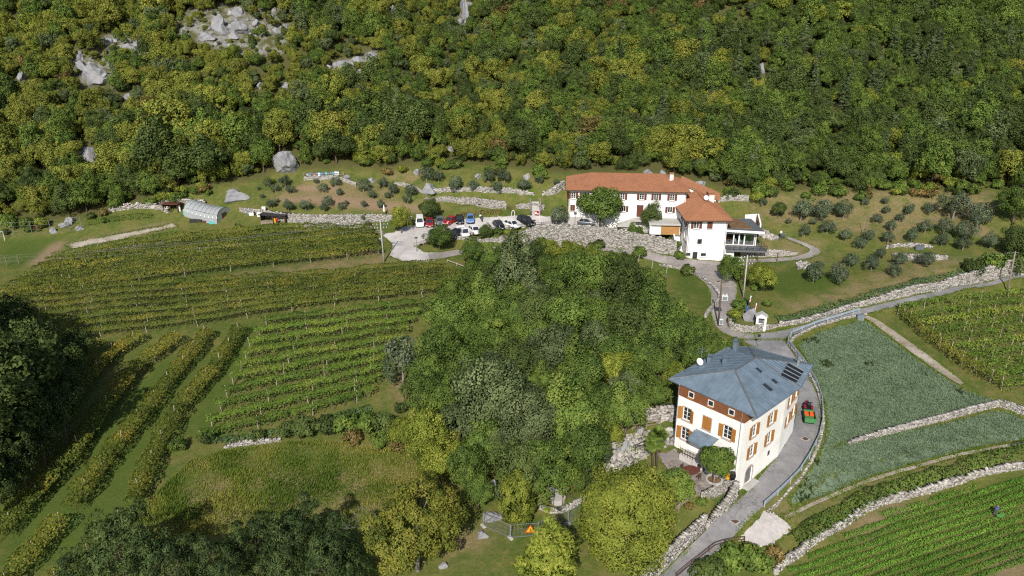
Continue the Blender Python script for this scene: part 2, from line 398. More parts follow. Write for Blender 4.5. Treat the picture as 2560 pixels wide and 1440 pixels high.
forest_m = (PYY < np.interp(PXX, FX, FY)) & (YY > 150)
DRY = [[(1860,500),(1960,480),(2260,470),(2480,480),(2480,600),(2330,560),(2250,610),(2050,560),(1900,560)],
       [(2240,660),(2420,640),(2330,700),(2180,735),(2000,790),(1950,760),(2100,720)], [(1890,600),(2050,600),(2060,650),(1900,640)],
       [(660,480),(860,440),(1000,470),(960,520),(700,500)], [(840,640),(970,625),(985,665),(700,690),(500,695),(700,668)], [(980,950),(1050,900),(1050,1010),(960,1020)],
       [(1920,1260),(1990,1270),(2200,1200),(2560,1110),(2560,1130),(2200,1215),(1990,1300),(1960,1300)], [(500,1190),(1080,1150),(1050,1270),(600,1300),(400,1330)],
       [(1120,1330),(1250,1300),(1240,1360),(1120,1400)], [(960,430),(1060,420),(1080,450),(980,460)], [(1900,1240),(1990,1260),(1960,1320),(1910,1290)]]
SOIL = [[(690,492),(860,490),(1060,515),(1060,530),(960,527),(830,513),(690,503)], [(150,612),(320,578),(400,560),(440,562),(330,592),(200,612)], [(740,465),(860,470),(860,480),(740,478)],
        [(2480,1420),(2560,1370),(2560,1440),(2480,1440)], [(130,612),(170,600),(130,640),(90,668),(70,668)], [(2240,1255),(2150,1300),(2110,1345),(2140,1345),(2230,1290),(2330,1250)]]
ROCK = [[(480,20),(720,20),(720,130),(640,150),(500,120),(430,60)], [(170,130),(300,150),(300,215),(180,215)], [(740,190),(960,120),(960,180),(820,195)], [(250,90),(360,90),(360,170),(260,160)],
[(1140,0),(1180,0),(1175,60),(1145,60)], [(970,0),(1000,0),(990,60),(960,60)]]
GREEN = [[(0,600),(150,590),(60,670),(0,675)], [(300,705),(640,655),(960,640),(960,660),(640,700),(320,725)], [(1580,650),(1700,670),(1790,740),(1790,790),(1700,700)], [(480,1010),(600,800),(660,800),(500,1140)], [(2000,660),(2150,720),(1950,740),(1900,700)], [(0,1300),(400,900),(520,870),(330,1300),(100,1440),(0,1440)]]
def mask_of(polys):
    m = np.zeros(XX.shape, bool)
    for p in polys: m |= in_poly(PXX, PYY, p) & (YY > 40) & (YY < 330)
    return soft(m, 2)
V = np.stack([XX.ravel(), YY.ravel(), ZZ.ravel()], 1)
ny, nx = XX.shape; I = np.arange(nx * ny).reshape(ny, nx)
F = np.stack([I[:-1, :-1].ravel(), I[:-1, 1:].ravel(), I[1:, 1:].ravel(), I[1:, :-1].ravel()], 1)
gme = mesh_np('ground', V, F, {'dry': mask_of(DRY).ravel(), 'soil': mask_of(SOIL).ravel(), 'rock': mask_of(ROCK).ravel(), 'lush': mask_of(GREEN).ravel(), 'wood': soft(forest_m, 2).ravel()}, True)
m, t, b = _nodes('meadow_ground')
big, mid, fine, vfine = noise(t, .07, 4), noise(t, .35, 6, .65), noise(t, 2.2, 6, .7), noise(t, 9, 4, .7)
gr = mixc(t, ramp(t, fine, [(.3, (0, 0, 0)), (.7, (1, 1, 1))]), (.050, .072, .012), (.105, .135, .026))
gr = mixc(t, ramp(t, mid, [(.42, (0, 0, 0)), (.66, (1, 1, 1))]), gr, (.135, .125, .036))
gr = mixc(t, math_n(t, 'MULTIPLY', ramp(t, noise(t, .95, 7, .75), [(.46, (0, 0, 0)), (.62, (1, 1, 1))]), .6), gr, (.165, .14, .055)); gr = mixc(t, math_n(t, 'MULTIPLY', ramp(t, noise(t, .16, 5, .7), [(.40, (1, 1, 1)), (.5, (0, 0, 0))]), .5), gr, (.045, .085, .014))
gr = mixc(t, math_n(t, 'MULTIPLY', attr(t, 'lush'), .8), gr, mixc(t, fine, (.040, .066, .011), (.075, .112, .02)))
dryc = mixc(t, ramp(t, fine, [(.3, (0, 0, 0)), (.7, (1, 1, 1))]), (.13, .10, .045), (.235, .185, .095))
dryf = math_n(t, 'MULTIPLY', attr(t, 'dry'), ramp(t, mid, [(.34, (.1,) * 3), (.58, (.9, .9, .9))]))
c = mixc(t, dryf, gr, dryc)
c = mixc(t, math_n(t, 'MULTIPLY', attr(t, 'soil'), ramp(t, fine, [(.2, (.5,) * 3), (.5, (1, 1, 1))])), c, mixc(t, fine, (.16, .105, .065), (.30, .21, .14)))
c = mixc(t, math_n(t, 'MULTIPLY', attr(t, 'wood'), .95), c, mixc(t, fine, (.045, .05, .016), (.10, .092, .035)))
c = mixc(t, math_n(t, 'MULTIPLY', attr(t, 'rock'), ramp(t, mid, [(.4, (0, 0, 0)), (.6, (1, 1, 1))])), c, mixc(t, fine, (.12, .12, .10), (.30, .29, .27)))
c = mixc(t, .5, c, mixc(t, vfine, (.35, .35, .35), (1, 1, 1)), 'MULTIPLY')
hsv = N(t, 'ShaderNodeHueSaturation', inp={'Value': 1.42}); t.links.new(c, hsv.inputs['Color'])
t.links.new(hsv.outputs[0], b.inputs['Base Color']); b.inputs['Roughness'].default_value = .95; b.inputs['Specular IOR Level'].default_value = .1
hh = math_n(t, 'ADD', math_n(t, 'MULTIPLY', fine, .6), math_n(t, 'MULTIPLY', vfine, .4)); bump(t, b, hh, .8, .25)
ground = tag(obj('ground', gme, None, m), kind='structure')

def resample(P, n):
    P = np.array([[p[0], p[1]] for p in P]); s = np.concatenate([[0], np.cumsum(np.hypot(*np.diff(P, axis=0).T))]); q = np.linspace(0, s[-1], n)
    return np.stack([np.interp(q, s, P[:, 0]), np.interp(q, s, P[:, 1])], 1)
def smooth_line(P, k=2):
    P = [Vector((p[0], p[1])) for p in P]
    for _ in range(k):
        Q = [P[0]]
        for a, b in zip(P[:-1], P[1:]): Q += [a.lerp(b, .25), a.lerp(b, .75)]
        P = Q + [P[-1]]
    return P
ROADS = []; EDGES = []
def ribbon(name, lpx, rpx, mat, dz=.07, step=.7, nc=7):
    L = smooth_line([G(*p) for p in lpx]); R = smooth_line([G(*p) for p in rpx])
    n = max(8, int(sum((a - b).length for a, b in zip(L[:-1], L[1:])) / step))
    L, R = resample(L, n), resample(R, n); V = []
    f = np.linspace(0, 1, nc)[None, :, None]
    P = L[:, None] * (1 - f) + R[:, None] * f
    Z = H(P[..., 0], P[..., 1])
    Z[1:-1] = (Z[:-2] + Z[1:-1] * 2 + Z[2:]) / 4
    zc = Z.mean(1); q_ = min(9, n // 3) | 1; zc = np.convolve(np.pad(zc, q_ // 2, mode='edge'), np.ones(q_) / q_, 'valid')[:n, None]      # a made road is even along and flat across
    Z = Z * .2 + zc * .8 + dz; Z[1:-1] = (Z[:-2] + Z[1:-1] + Z[2:]) / 3
    V = np.concatenate([P, Z[..., None]], 2).reshape(-1, 3)
    I = np.arange(n * nc).reshape(n, nc)
    F = np.stack([I[:-1, :-1].ravel(), I[:-1, 1:].ravel(), I[1:, 1:].ravel(), I[1:, :-1].ravel()], 1)
    ROADS.append(np.concatenate([L, R[::-1]]))
    # press the ground down under the road so that it never shows through
    me = mesh_np(name, V, F, None, True)
    msk = in_poly(XX, YY, ROADS[-1])
    zz = V[:, 2].reshape(n, nc)
    idx = np.argwhere((XX > P[..., 0].min() - 2) & (XX < P[..., 0].max() + 2) & (YY > P[..., 1].min() - 2) & (YY < P[..., 1].max() + 2))
    for j, i in idx:
        d2 = (P[..., 0] - XX[j, i]) ** 2 + (P[..., 1] - YY[j, i]) ** 2; k = np.unravel_index(np.argmin(d2), d2.shape)
        if msk[j, i]: ZZ[j, i] = zz[k] - .14
        elif d2[k] < 2.4: ZZ[j, i] = min(ZZ[j, i], zz[k] - .05) if d2[k] > .5 else zz[k] - .06
    o = obj(name, me, None, mat); 
    if sum((me.polygons[0].normal.z < 0,)): me.flip_normals()
    return tag(o, kind='structure')
def sheet(name, pxs, mat, dz=.07, step=.9, flat=0.0, press=True):
    B = pxpoly(pxs, 9); jr = random.Random(len(pxs)); poly = [(p.x + jr.uniform(-.16, .16), p.y + jr.uniform(-.16, .16)) for p in B]
    xs = [p[0] for p in poly]; ys = [p[1] for p in poly]
    gx, gy = np.meshgrid(np.arange(min(xs), max(xs), step), np.arange(min(ys), max(ys), step)); gx = gx.ravel() + .137; gy = gy.ravel() + .091
    k = in_poly(gx, gy, poly); inner = list(zip(gx[k], gy[k]))
    vv = [Vector(p) for p in poly] + [Vector(p) for p in inner]
    r = delaunay_2d_cdt(vv, [], [list(range(len(poly)))], 1, 1e-4)
    co = np.array([[v.x, v.y] for v in r[0]]); z = H(co[:, 0], co[:, 1])
    z = z * (1 - flat) + np.median(z) * flat + dz
    me = mesh_np(name, np.column_stack([co, z]), np.array([list(f) for f in r[2]]), None, True)
    if me.polygons[0].normal.z < 0: me.flip_normals()
    if press:
        msk = in_poly(XX, YY, poly); ZZ[msk] -= .06
    EDGES.append(np.array(poly))
    return tag(obj(name, me, None, mat), kind='structure')

def asphalt(name, a, bcol, pale):
    m, t, b = _nodes(name)
    f1, f2, f3 = noise(t, .25, 5, .6), noise(t, 1.3, 6, .7), noise(t, 14, 3)
    c = mixc(t, ramp(t, f2, [(.35, (0, 0, 0)), (.7, (1, 1, 1))]), a, bcol); c = mixc(t, ramp(t, f1, [(.45, (0, 0, 0)), (.7, (1, 1, 1))]), c, pale)
    c = mixc(t, .35, c, mixc(t, f3, (.5,) * 3, (1.2,) * 3), 'MULTIPLY')
    vo = N(t, 'ShaderNodeTexVoronoi', feature='DISTANCE_TO_EDGE', inp={'Scale': .22}); wv = N(t, 'ShaderNodeVectorMath', operation='ADD'); g_ = N(t, 'ShaderNodeNewGeometry'); t.links.new(g_.outputs['Position'], wv.inputs[0]); nz_ = N(t, 'ShaderNodeTexNoise', inp={'Scale': .8, 'Detail': 5}); t.links.new(g_.outputs['Position'], nz_.inputs['Vector']); t.links.new(nz_.outputs['Color'], wv.inputs[1]); t.links.new(wv.outputs[0], vo.inputs['Vector'])
    c = mixc(t, math_n(t, 'MULTIPLY', ramp(t, vo.outputs[0], [(0, (1, 1, 1)), (.012, (0, 0, 0))]), .55), c, tuple(v * .45 for v in a))
    st_ = noise(t, .55, 6, .75); c = mixc(t, math_n(t, 'MULTIPLY', ramp(t, st_, [(.52, (0, 0, 0)), (.62, (1, 1, 1))]), .3), c, tuple(v * .62 for v in a))
    t.links.new(c, b.inputs['Base Color']); b.inputs['Roughness'].default_value = .9; b.inputs['Specular IOR Level'].default_value = .2; bump(t, b, f3, .4, .02)
    return m
M['asphalt'] = asphalt('worn_asphalt', (.20, .195, .20), (.27, .26, .26), (.33, .315, .31))
M['drive'] = asphalt('driveway_paving', (.25, .225, .21), (.34, .30, .28), (.40, .36, .33))
M['gravel'] = asphalt('pale_gravel', (.42, .39, .37), (.55, .51, .48), (.62, .58, .55))
M['gravel_dark'] = asphalt('yard_gravel', (.30, .27, .25), (.42, .38, .36), (.48, .44, .41))
M['pale_conc'] = asphalt('pale_concrete', (.52, .50, .47), (.66, .63, .60), (.74, .71, .68))
M['track'] = asphalt('dirt_track', (.26, .21, .15), (.42, .36, .28), (.50, .44, .37))

ribbon('road', [(1560,1500),(1640,1440),(1700,1385),(1760,1330),(1810,1280),(1853,1238),(1890,1200),(1925,1160),(1958,1115),(1982,1070),(1995,1020),(1990,970),(1965,925),(1925,890),(1880,865),(1858,850)],
       [(1650,1520),(1735,1440),(1800,1380),(1850,1330),(1905,1278),(1950,1235),(1990,1195),(2018,1155),(2040,1110),(2050,1070),(2050,1025),(2040,985),(2018,940),(1990,900),(1965,865),(1960,850)], M['asphalt'], .09)
ribbon('road', [(1858,850),(1850,838),(1900,833),(1960,828),(2040,805),(2120,776),(2220,752),(2320,732),(2420,710),(2500,695),(2580,682)],
       [(1960,850),(1968,843),(1985,838),(2010,832),(2080,808),(2150,790),(2230,772),(2330,748),(2430,723),(2510,707),(2580,695)], M['asphalt'], .10)
ribbon('driveway', [(1850,850),(1795,828),(1778,790),(1778,755),(1775,722),(1745,692),(1700,668),(1620,650),(1560,637),(1480,628),(1400,622)],
       [(1900,840),(1822,825),(1822,790),(1838,750),(1845,715),(1830,690),(1818,668),(1810,652),(1700,646),(1640,634),(1540,621),(1400,614)], M['drive'], .08)
ribbon('lane', [(1480,626),(1400,621),(1330,620),(1250,627),(1180,636),(1120,646),(1075,655)], [(1480,617),(1400,613),(1330,610),(1250,614),(1180,620),(1120,626),(1070,634)], M['drive'], .11)
sheet('car_park', [(952,585),(985,582),(1010,567),(1050,562),(1100,556),(1160,548),(1215,544),(1290,540),(1345,540),(1410,545),(1410,568),(1350,566),(1290,572),(1230,577),(1180,588),(1120,598),(1085,600),(1040,618),(1060,632),(1100,632),(1100,650),(1065,655),(1010,655),(975,640),(982,610)], M['gravel'], .09)
sheet('yard', [(1411,546),(1480,552),(1560,552),(1640,556),(1680,568),(1690,590),(1650,588),(1572,577),(1516,570),(1411,567)], M['gravel_dark'], .08)
sheet('concrete_pad', [(1912,1280),(1935,1285),(1978,1318),(1968,1335),(1930,1362),(1900,1368),(1862,1356),(1842,1352)], M['gravel'], .13)
ribbon('dirt_track', [(2150,790),(2172,800),(2230,845),(2290,890),(2345,930),(2400,965)], [(2170,788),(2200,803),(2250,838),(2310,880),(2360,918),(2410,958)], M['track'], .06, nc=4)
ribbon('dirt_track', [(1810,655),(1880,660),(1960,655),(2030,645),(2055,632),(2045,620),(2010,605),(1968,590)], [(1820,645),(1880,648),(1960,644),(2010,637),(2028,628),(2020,618),(1992,608),(1958,594)], M['drive'], .06, nc=4)
ribbon('field_path', [(1960,1290),(2060,1240),(2200,1185),(2330,1150),(2450,1122),(2560,1103)], [(1972,1298),(2065,1250),(2200,1196),(2330,1160),(2450,1131),(2560,1111)], M['track'], .05, nc=4)

# the ground is written back with the bed of the roads pressed in
gme.vertices.foreach_set('co', np.stack([XX.ravel(), YY.ravel(), ZZ.ravel()], 1).astype(np.float32).ravel()); gme.update()

# ------------------------------------------------------------------ stone
def warp_boxes(C, A, B, D, S, jit, rng):
    """many rough blocks: centres C, axes A,B,D, half sizes S"""
    n = len(C); sg = np.array([[a, b, d] for d in (-1, 1) for a, b in ((-1, -1), (1, -1), (1, 1), (-1, 1))], float)
    k = sg[None] * (1 + (rng.random((n, 8, 3)) - .5) * jit * 2)
    V = C[:, None] + (k[..., 0:1] * S[:, None, 0:1]) * A[:, None] + (k[..., 1:2] * S[:, None, 1:2]) * B[:, None] + (k[..., 2:3] * S[:, None, 2:3]) * D[:, None]
    f = np.array([(3, 2, 1, 0), (4, 5, 6, 7), (0, 1, 5, 4), (1, 2, 6, 5), (2, 3, 7, 6), (3, 0, 4, 7)])
    F = (np.arange(n) * 8)[:, None, None] + f[None]
    return V.reshape(-1, 3), F.reshape(-1, 4), np.repeat(rng.random(n), 8)
M['limestone'] = stone_mat('limestone', [(.22, (.13, .12, .10)), (.45, (.31, .29, .26)), (.62, (.46, .43, .395)), (.8, (.57, .54, .50))])
M['wall_grey'] = stone_mat('grey_wall_stone', [(.25, (.20, .19, .17)), (.5, (.40, .375, .34)), (.78, (.58, .55, .50))])
M['wall_mortar'] = plain('wall_mortar', (.33, .31, .28), .95, var=.2, scale=2)
M['boulder'] = stone_mat('grey_limestone_boulder', [(.22, (.13, .13, .14)), (.45, (.24, .24, .25)), (.75, (.38, .38, .385))], .8, .9)
def stone_wall(name, label, P, h, thick=.55, size=.42, mat='limestone', rough=.35, group=None, ragged=.25, cat='wall', sink=.5, seed=0):
    rng = np.random.default_rng(sum(ord(ch) * (i + 1) for i, ch in enumerate(label)) % 9973 if seed == 0 else seed)
    P = [Vector(p) for p in P]; P2 = resample(P, max(2, int(sum((a.xy - b.xy).length for a, b in zip(P[:-1], P[1:])) / .7)))
    n = len(P2); hs = np.interp(np.linspace(0, 1, n), np.linspace(0, 1, len(h)), h) if hasattr(h, '__len__') else np.full(n, float(h))
    zb = np.minimum.reduce([H(P2[:, 0], P2[:, 1]), H(P2[:, 0], P2[:, 1] - thick)]); zb = np.convolve(np.pad(zb, 2, mode='edge'), np.ones(5) / 5, 'valid')
    T = np.gradient(P2, axis=0); T /= np.linalg.norm(T, axis=1)[:, None]; Nn = np.stack([-T[:, 1], T[:, 0]], 1)
    s = np.concatenate([[0], np.cumsum(np.linalg.norm(np.diff(P2, axis=0), axis=1))])
    base = P2.mean(0); root = thing(name, label, cat, (base[0], base[1], float(zb.mean())), 0, group)
    off = np.array([base[0], base[1], zb.mean()])
    C, A, B, D, S = [], [], [], [], []
    size = size * .62; thick = thick * .85
    k = 0; z = -sink * .6
    while z < hs.max():
        ch = size * rng.uniform(.5, .8); q = rng.uniform(0, size)
        while q < s[-1]:
            L = size * rng.uniform(.6, 1.5); sm = min(q + L / 2, s[-1])
            hh = np.interp(sm, s, hs) + rng.normal() * ragged * size
            if z < hh:
                x, y = np.interp(sm, s, P2[:, 0]), np.interp(sm, s, P2[:, 1]); i = min(np.searchsorted(s, sm), n - 1)
                C.append((x, y, np.interp(sm, s, zb) + z + ch / 2)); A.append((*T[i], 0)); B.append((*Nn[i], 0)); D.append((0, 0, 1))
                S.append((L / 2 * .94, thick / 2 * rng.uniform(.9, 1.15), ch / 2 * .95))
            q += L
        z += ch
    V, F, ti = warp_boxes(np.array(C) - off, np.array(A), np.array(B), np.array(D), np.array(S), rough, rng)
    o = obj('stones', mesh_np('stones', V, F, {'tint': ti}), root, M[mat]); o['kind'] = 'stuff'
    # the hearting behind the face stones
    Lp = P2 + Nn * thick * .36; Rp = P2 - Nn * thick * .36; V = []
    for i in range(n):
        top = zb[i] + hs[i] - size * .45
        V += [(*Lp[i], zb[i] - sink), (*Rp[i], zb[i] - sink), (*Rp[i], top), (*Lp[i], top)]
    F = [(i * 4 + a, i * 4 + (a + 1) % 4, i * 4 + 4 + (a + 1) % 4, i * 4 + 4 + a) for i in range(n - 1) for a in range(4)] + [(3, 2, 1, 0), (n * 4 - 4, n * 4 - 3, n * 4 - 2, n * 4 - 1)]
    obj('core', mesh_np('core', np.array(V) - off, np.array(F)), root, M['wall_mortar'])
    return root
W = lambda *p: [G(*q) for q in p]
stone_wall('retaining_wall', 'tall pale stone retaining wall below the yard of the long house', W((1335,607),(1400,613),(1460,615),(1538,618),(1600,627),(1645,632),(1688,635)), [3.9,4.3,4.4,4.2,3.8,3.6,3.0], .7, .55)
stone_wall('retaining_wall', 'stepped stone wall under the car park, joining the tall yard wall', W((1110,600),(1160,598),(1215,600),(1280,605),(1333,607)), [.6,.8,1.1,1.8,3.6], .6, .5)
stone_wall('terrace_wall', 'long dry-stone wall below the olive orchard, behind the vineyard', W((600,528),(650,538),(700,550),(760,556),(830,557),(900,556),(960,553),(1030,552)), [.9,1.5,1.9,2.0,2.0,1.9,1.5,1.0], .6, .45)
stone_wall('terrace_wall', 'curved pale stone wall on the grass bank above the parked cars', W((1062,497),(1110,502),(1160,512),(1210,518),(1265,523)), [.7,1.3,1.7,1.9,1.8], .5, .4)
stone_wall('terrace_wall', 'upper broken stone wall behind the four old olive trees', W((1062,480),(1100,478),(1150,476),(1210,478),(1260,478),(1300,482),(1335,486)), [.8,1.4,1.0,1.5,1.5,1.4,.8], .6, .5, 'wall_grey', .45)
stone_wall('terrace_wall', 'short stone wall beside the garden steps at the car park', W((1290,520),(1325,520),(1360,524)), [1.0,1.4,1.2], .5, .4)
stone_wall('terrace_wall', 'grey stone bank sloping up to the shaded gable end of the long house', W((1355,486),(1385,484),(1408,470)), [1.0,2.0,2.4], .8, .5, 'wall_grey', .45)
stone_wall('terrace_wall', 'small stone wall under the beehives', W((760,450),(800,449),(845,446)), [.9,1.0,1.0], .5, .4, 'wall_grey', .4)
stone_wall('terrace_wall', 'thin stone wall running down from the beehives', W((847,448),(868,455),(890,465)), [.9,.9,.7], .5, .4, 'wall_grey', .4)
stone_wall('terrace_wall', 'stone wall between olive trees in the middle of the terraces', W((985,458),(1010,464),(1040,474),(1060,484)), [.6,.9,.9,.6], .5, .4, 'wall_grey', .4)
stone_wall('terrace_wall', 'low stone edging along the top of the upper vineyard', W((740,565),(800,566),(870,568),(930,570)), [.3,.7,.8,.5], .6, .42, 'limestone', .45)
stone_wall('roadside_wall', 'long white stone wall rising beside the lane past the vineyard', W((1945,815),(2010,806),(2070,790),(2130,770),(2200,754),(2260,740),(2330,728),(2400,713),(2470,700),(2530,689),(2590,678)), [.6,.8,.8,.9,1.3,1.8,1.6,2.2,3.0,3.4,3.2], .7, .5, 'limestone', .45)
stone_wall('field_wall', 'white stone kerb wall under the curved guardrail', W((1916,1276),(1960,1238),(2000,1198),(2028,1155),(2048,1110),(2058,1065),(2055,1020),(2045,980),(2022,935),(1995,895),(1972,862),(1985,842),(2040,818),(2100,800),(2165,788)), [.32]*15, .4, .36, 'limestone', .4, ragged=.1)
stone_wall('field_wall', 'pale stone wall crossing the blue-green crop field', W((2120,1110),(2200,1089),(2280,1070),(2360,1050),(2430,1030),(2495,1014)), [.5,.9,1.1,1.1,1.1,1.0], .55, .42)
stone_wall('field_wall', 'short stone wall turning off the end of the crop field wall', W((2495,1014),(2530,1024),(2570,1042)), [1.0,1.2,1.2], .6, .45)
stone_wall('field_wall', 'white ruined stone wall above the green row crop', W((1935,1436),(1975,1400),(2020,1368),(2070,1335),(2110,1315),(2150,1285),(2200,1262),(2260,1247),(2330,1228),(2400,1205),(2480,1182),(2570,1160)), [.9,1.2,1.1,.8,1.1,1.1,.8,1.1,.9,.8,.9,.8], .6, .5, 'limestone', .5, ragged=.8)
stone_wall('roadside_wall', 'tall white stone wall with a pointed end beside the road', W((1600,1470),(1640,1436),(1690,1388),(1730,1350),(1760,1320)), [1.8,2.0,2.2,2.3,2.2], .6, .5)
stone_wall('roadside_wall', 'white stone wall between the pointed wall and the near house', W((1765,1325),(1790,1296),(1815,1272),(1838,1245)), [1.0,1.4,1.8,2.5], .6, .45)
stone_wall('rock_wall', 'bare white rock bank behind the palm and the blue-roofed house', W((1512,1062),(1560,1054),(1610,1050),(1650,1048),(1692,1046)), [1.0,2.2,2.4,2.4,2.2], .9, .75, 'limestone', .6, ragged=.6)
stone_wall('terrace_wall', 'low stone kerb around the bend of the driveway', W((1762,795),(1775,778),(1795,758),(1798,742),(1785,722),(1755,697),(1715,676),(1650,662)), [.8,.8,.7,.6,.5,.5,.6,.3], .5, .4, ragged=.15)
stone_wall('shrine_wall', 'rounded stone wall at the foot of the roadside shrine', W((1822,800),(1825,822),(1850,829),(1880,830),(1910,826),(1940,817)), [.6,1.1,1.2,1.2,1.0,.5], .6, .42, ragged=.15)
stone_wall('meadow_wall', 'overgrown low stone wall above the tall-grass meadow', W((560,1120),(600,1113),(660,1106),(700,1100)), [.4,.6,.6,.4], .6, .45)
stone_wall('garden_wall', 'curved low stone wall in front of the garden pavilion', W((1345,1268),(1375,1282),(1400,1282),(1430,1268),(1462,1248)), [.6,.7,.7,.7,.5], .5, .38, 'wall_grey')
stone_wall('terrace_wall', 'dry-stone ring wall among the olive trees on the dry slope', W((2215,622),(2235,616),(2280,616),(2330,620)), [.6,.7,.8,.5], .6, .5)
stone_wall('terrace_wall', 'lower bank of pale stones under the ring wall', W((2230,640),(2270,650),(2320,652),(2365,648)), [.7,1.2,1.2,.6], .7, .5, 'limestone', .5)
stone_wall('terrace_wall', 'white rubble bank behind the greenhouse', W((390,508),(430,504),(470,506),(512,508)), [.8,1.2,1.3,1.0], 1.0, .7, 'limestone', .6, ragged=.7)
stone_wall('terrace_wall', 'rocky grey bank at the foot of the wood beyond the vegetable garden', W((270,528),(310,522),(350,518),(400,522),(420,530)), [.8,1.2,1.3,1.4,1.0], .9, .65, 'wall_grey', .6, ragged=.8)
stone_wall('rock_wall', 'pale rock face between the trees behind the pavilion', W((1335,1210),(1360,1190),(1400,1188),(1440,1200)), [1.2,2.2,2.2,1.2], .9, .7, 'limestone', .6, ragged=.5)
stone_wall('terrace_wall', 'gabion wall under the glass-fronted annex', W((1850,640),(1900,640),(1950,640),(1992,636)), [1.4,1.5,1.3,.5], .6, .35, 'wall_grey', .3, ragged=.1)
stone_wall('terrace_wall', 'grey stone wall on the slope behind the tiled wing', W((1795,505),(1830,500),(1870,502)), [1.2,1.6,1.2], .6, .45, 'wall_grey', .45, ragged=.5)

# ------------------------------------------------------------------ building kit
class Face:
    """an upright wall plane from p0 to p1 (outside on the right-hand side of the walk)"""
    def __init__(s, p0, p1, org):
        s.p0 = Vector((p0[0], p0[1])) - Vector((org[0], org[1])); s.p1 = Vector((p1[0], p1[1])) - Vector((org[0], org[1]))
        s.d = (s.p1 - s.p0); s.L = s.d.length; s.d.normalize(); s.n = Vector((s.d.y, -s.d.x)); s.oz = org[2]
    def P(s, u, z, o=0.0):
        q = s.p0 + s.d * u + s.n * o; return Vector((q.x, q.y, z - s.oz))
    def block(s, mb, u0, u1, z0, z1, o0, o1):
        c = [s.P(u0, z0, o1), s.P(u1, z0, o1), s.P(u1, z0, o0), s.P(u0, z0, o0), s.P(u0, z1, o1), s.P(u1, z1, o1), s.P(u1, z1, o0), s.P(u0, z1, o0)]
        return mb.add(c, [(3, 2, 1, 0), (4, 5, 6, 7), (0, 1, 5, 4), (1, 2, 6, 5), (2, 3, 7, 6), (3, 0, 4, 7)])
def wall(face, zb, zt, holes, mat, root, name='wall', depth=.22):
    us = sorted({0, face.L, *[h[0] for h in holes], *[h[1] for h in holes]}); zs = sorted({zb, zt, *[h[2] for h in holes], *[h[3] for h in holes]})
    mb = MB()
    for a, b in zip(us[:-1], us[1:]):
        for c, d in zip(zs[:-1], zs[1:]):
            if any(h[0] <= a and b <= h[1] and h[2] <= c and d <= h[3] for h in holes): continue
            mb.add([face.P(a, c), face.P(b, c), face.P(b, d), face.P(a, d)], [(0, 1, 2, 3)])
    for u0, u1, z0, z1 in holes:
        k = [(u0, z0), (u1, z0), (u1, z1), (u0, z1)]
        for (a, b), (c, d) in zip(k, k[1:] + k[:1]):
            mb.add([face.P(a, b), face.P(c, d), face.P(c, d, -depth), face.P(a, b, -depth)], [(3, 2, 1, 0)])
    return mb.build(name, mat, root)
def ring(face, mb, u0, u1, z0, z1, t, o0, o1):
    face.block(mb, u0, u0 + t, z0, z1, o0, o1); face.block(mb, u1 - t, u1, z0, z1, o0, o1)
    face.block(mb, u0 + t, u1 - t, z0, z0 + t, o0, o1); face.block(mb, u0 + t, u1 - t, z1 - t, z1, o0, o1)
def window(face, root, u, z, w, h, shut='open', smat='shutter', trim='stone_trim', frame='frame_white', angle=0.0, mull=True, sill=True):
    u0, u1, z0, z1 = u - w / 2, u + w / 2, z - h / 2, z + h / 2
    mb = MB(); ring(face, mb, u0, u1, z0, z1, .07, -.16, -.08)
    if mull: face.block(mb, u - .05, u + .05, z0 + .07, z1 - .07, -.15, -.085)
    wi = mb.build('window', M[frame], root)
    halves = [(u0 + .07, u - .05), (u + .05, u1 - .07)] if mull else [(u0 + .07, u1 - .07)]
    for a, b in halves: face.block(MB(), a, b, z0 + .07, z1 - .07, -.14, -.12).build('pane', M['glass'], wi)
    if mull and h > 1.3:
        for k in (1, 2):
            zz = z0 + h * k / 3; m2 = MB(); face.block(m2, u0 + .07, u1 - .07, zz - .02, zz + .02, -.118, -.09); m2.build('glazing_bar', M[frame], wi)
    if trim:
        mb = MB(); ring(face, mb, u0 - .12, u1 + .12, z0 - .1, z1 + .12, .12, .004, .03); mb.build('surround', M[trim], root)
    if sill:
        mb = MB(); face.block(mb, u0 - .16, u1 + .16, z0 - .17, z0 - .10, .002, .14); mb.build('sill', M[trim or 'stone_trim'], root)
    def leaf(ua, ub, hinge, ang):
        mb = MB(); c, sn = math.cos(ang), math.sin(ang)
        def Q(uu, zz, oo):
            r = uu - hinge; return face.P(hinge + r * c - (oo if r >= 0 else -oo) * sn * (1 if r >= 0 else 1), zz, .045 + abs(r) * sn + oo * c)
        V = [Q(ua, z0, .045), Q(ub, z0, .045), Q(ub, z0, 0), Q(ua, z0, 0), Q(ua, z1, .045), Q(ub, z1, .045), Q(ub, z1, 0), Q(ua, z1, 0)]
        mb.add(V, [(3, 2, 1, 0), (4, 5, 6, 7), (0, 1, 5, 4), (1, 2, 6, 5), (2, 3, 7, 6), (3, 0, 4, 7)])
        for k in (0.2, .8):
            zz = z0 + h * k; V = [Q(ua, zz - .05, .075), Q(ub, zz - .05, .075), Q(ub, zz - .05, .047), Q(ua, zz - .05, .047), Q(ua, zz + .05, .075), Q(ub, zz + .05, .075), Q(ub, zz + .05, .047), Q(ua, zz + .05, .047)]
            mb.add(V, [(3, 2, 1, 0), (4, 5, 6, 7), (0, 1, 5, 4), (1, 2, 6, 5), (2, 3, 7, 6), (3, 0, 4, 7)])
        mb.build('shutter', M[smat], root)
    if shut == 'open':
        leaf(u0 - w / 2 - .03, u0 - .03, u0 - .03, angle); leaf(u1 + .03, u1 + w / 2 + .03, u1 + .03, angle * .8)
    elif shut == 'closed':
        leaf(u0, u - .015, u0, 0); leaf(u + .015, u1, u1, 0)
    return (u0, u1, z0, z1)
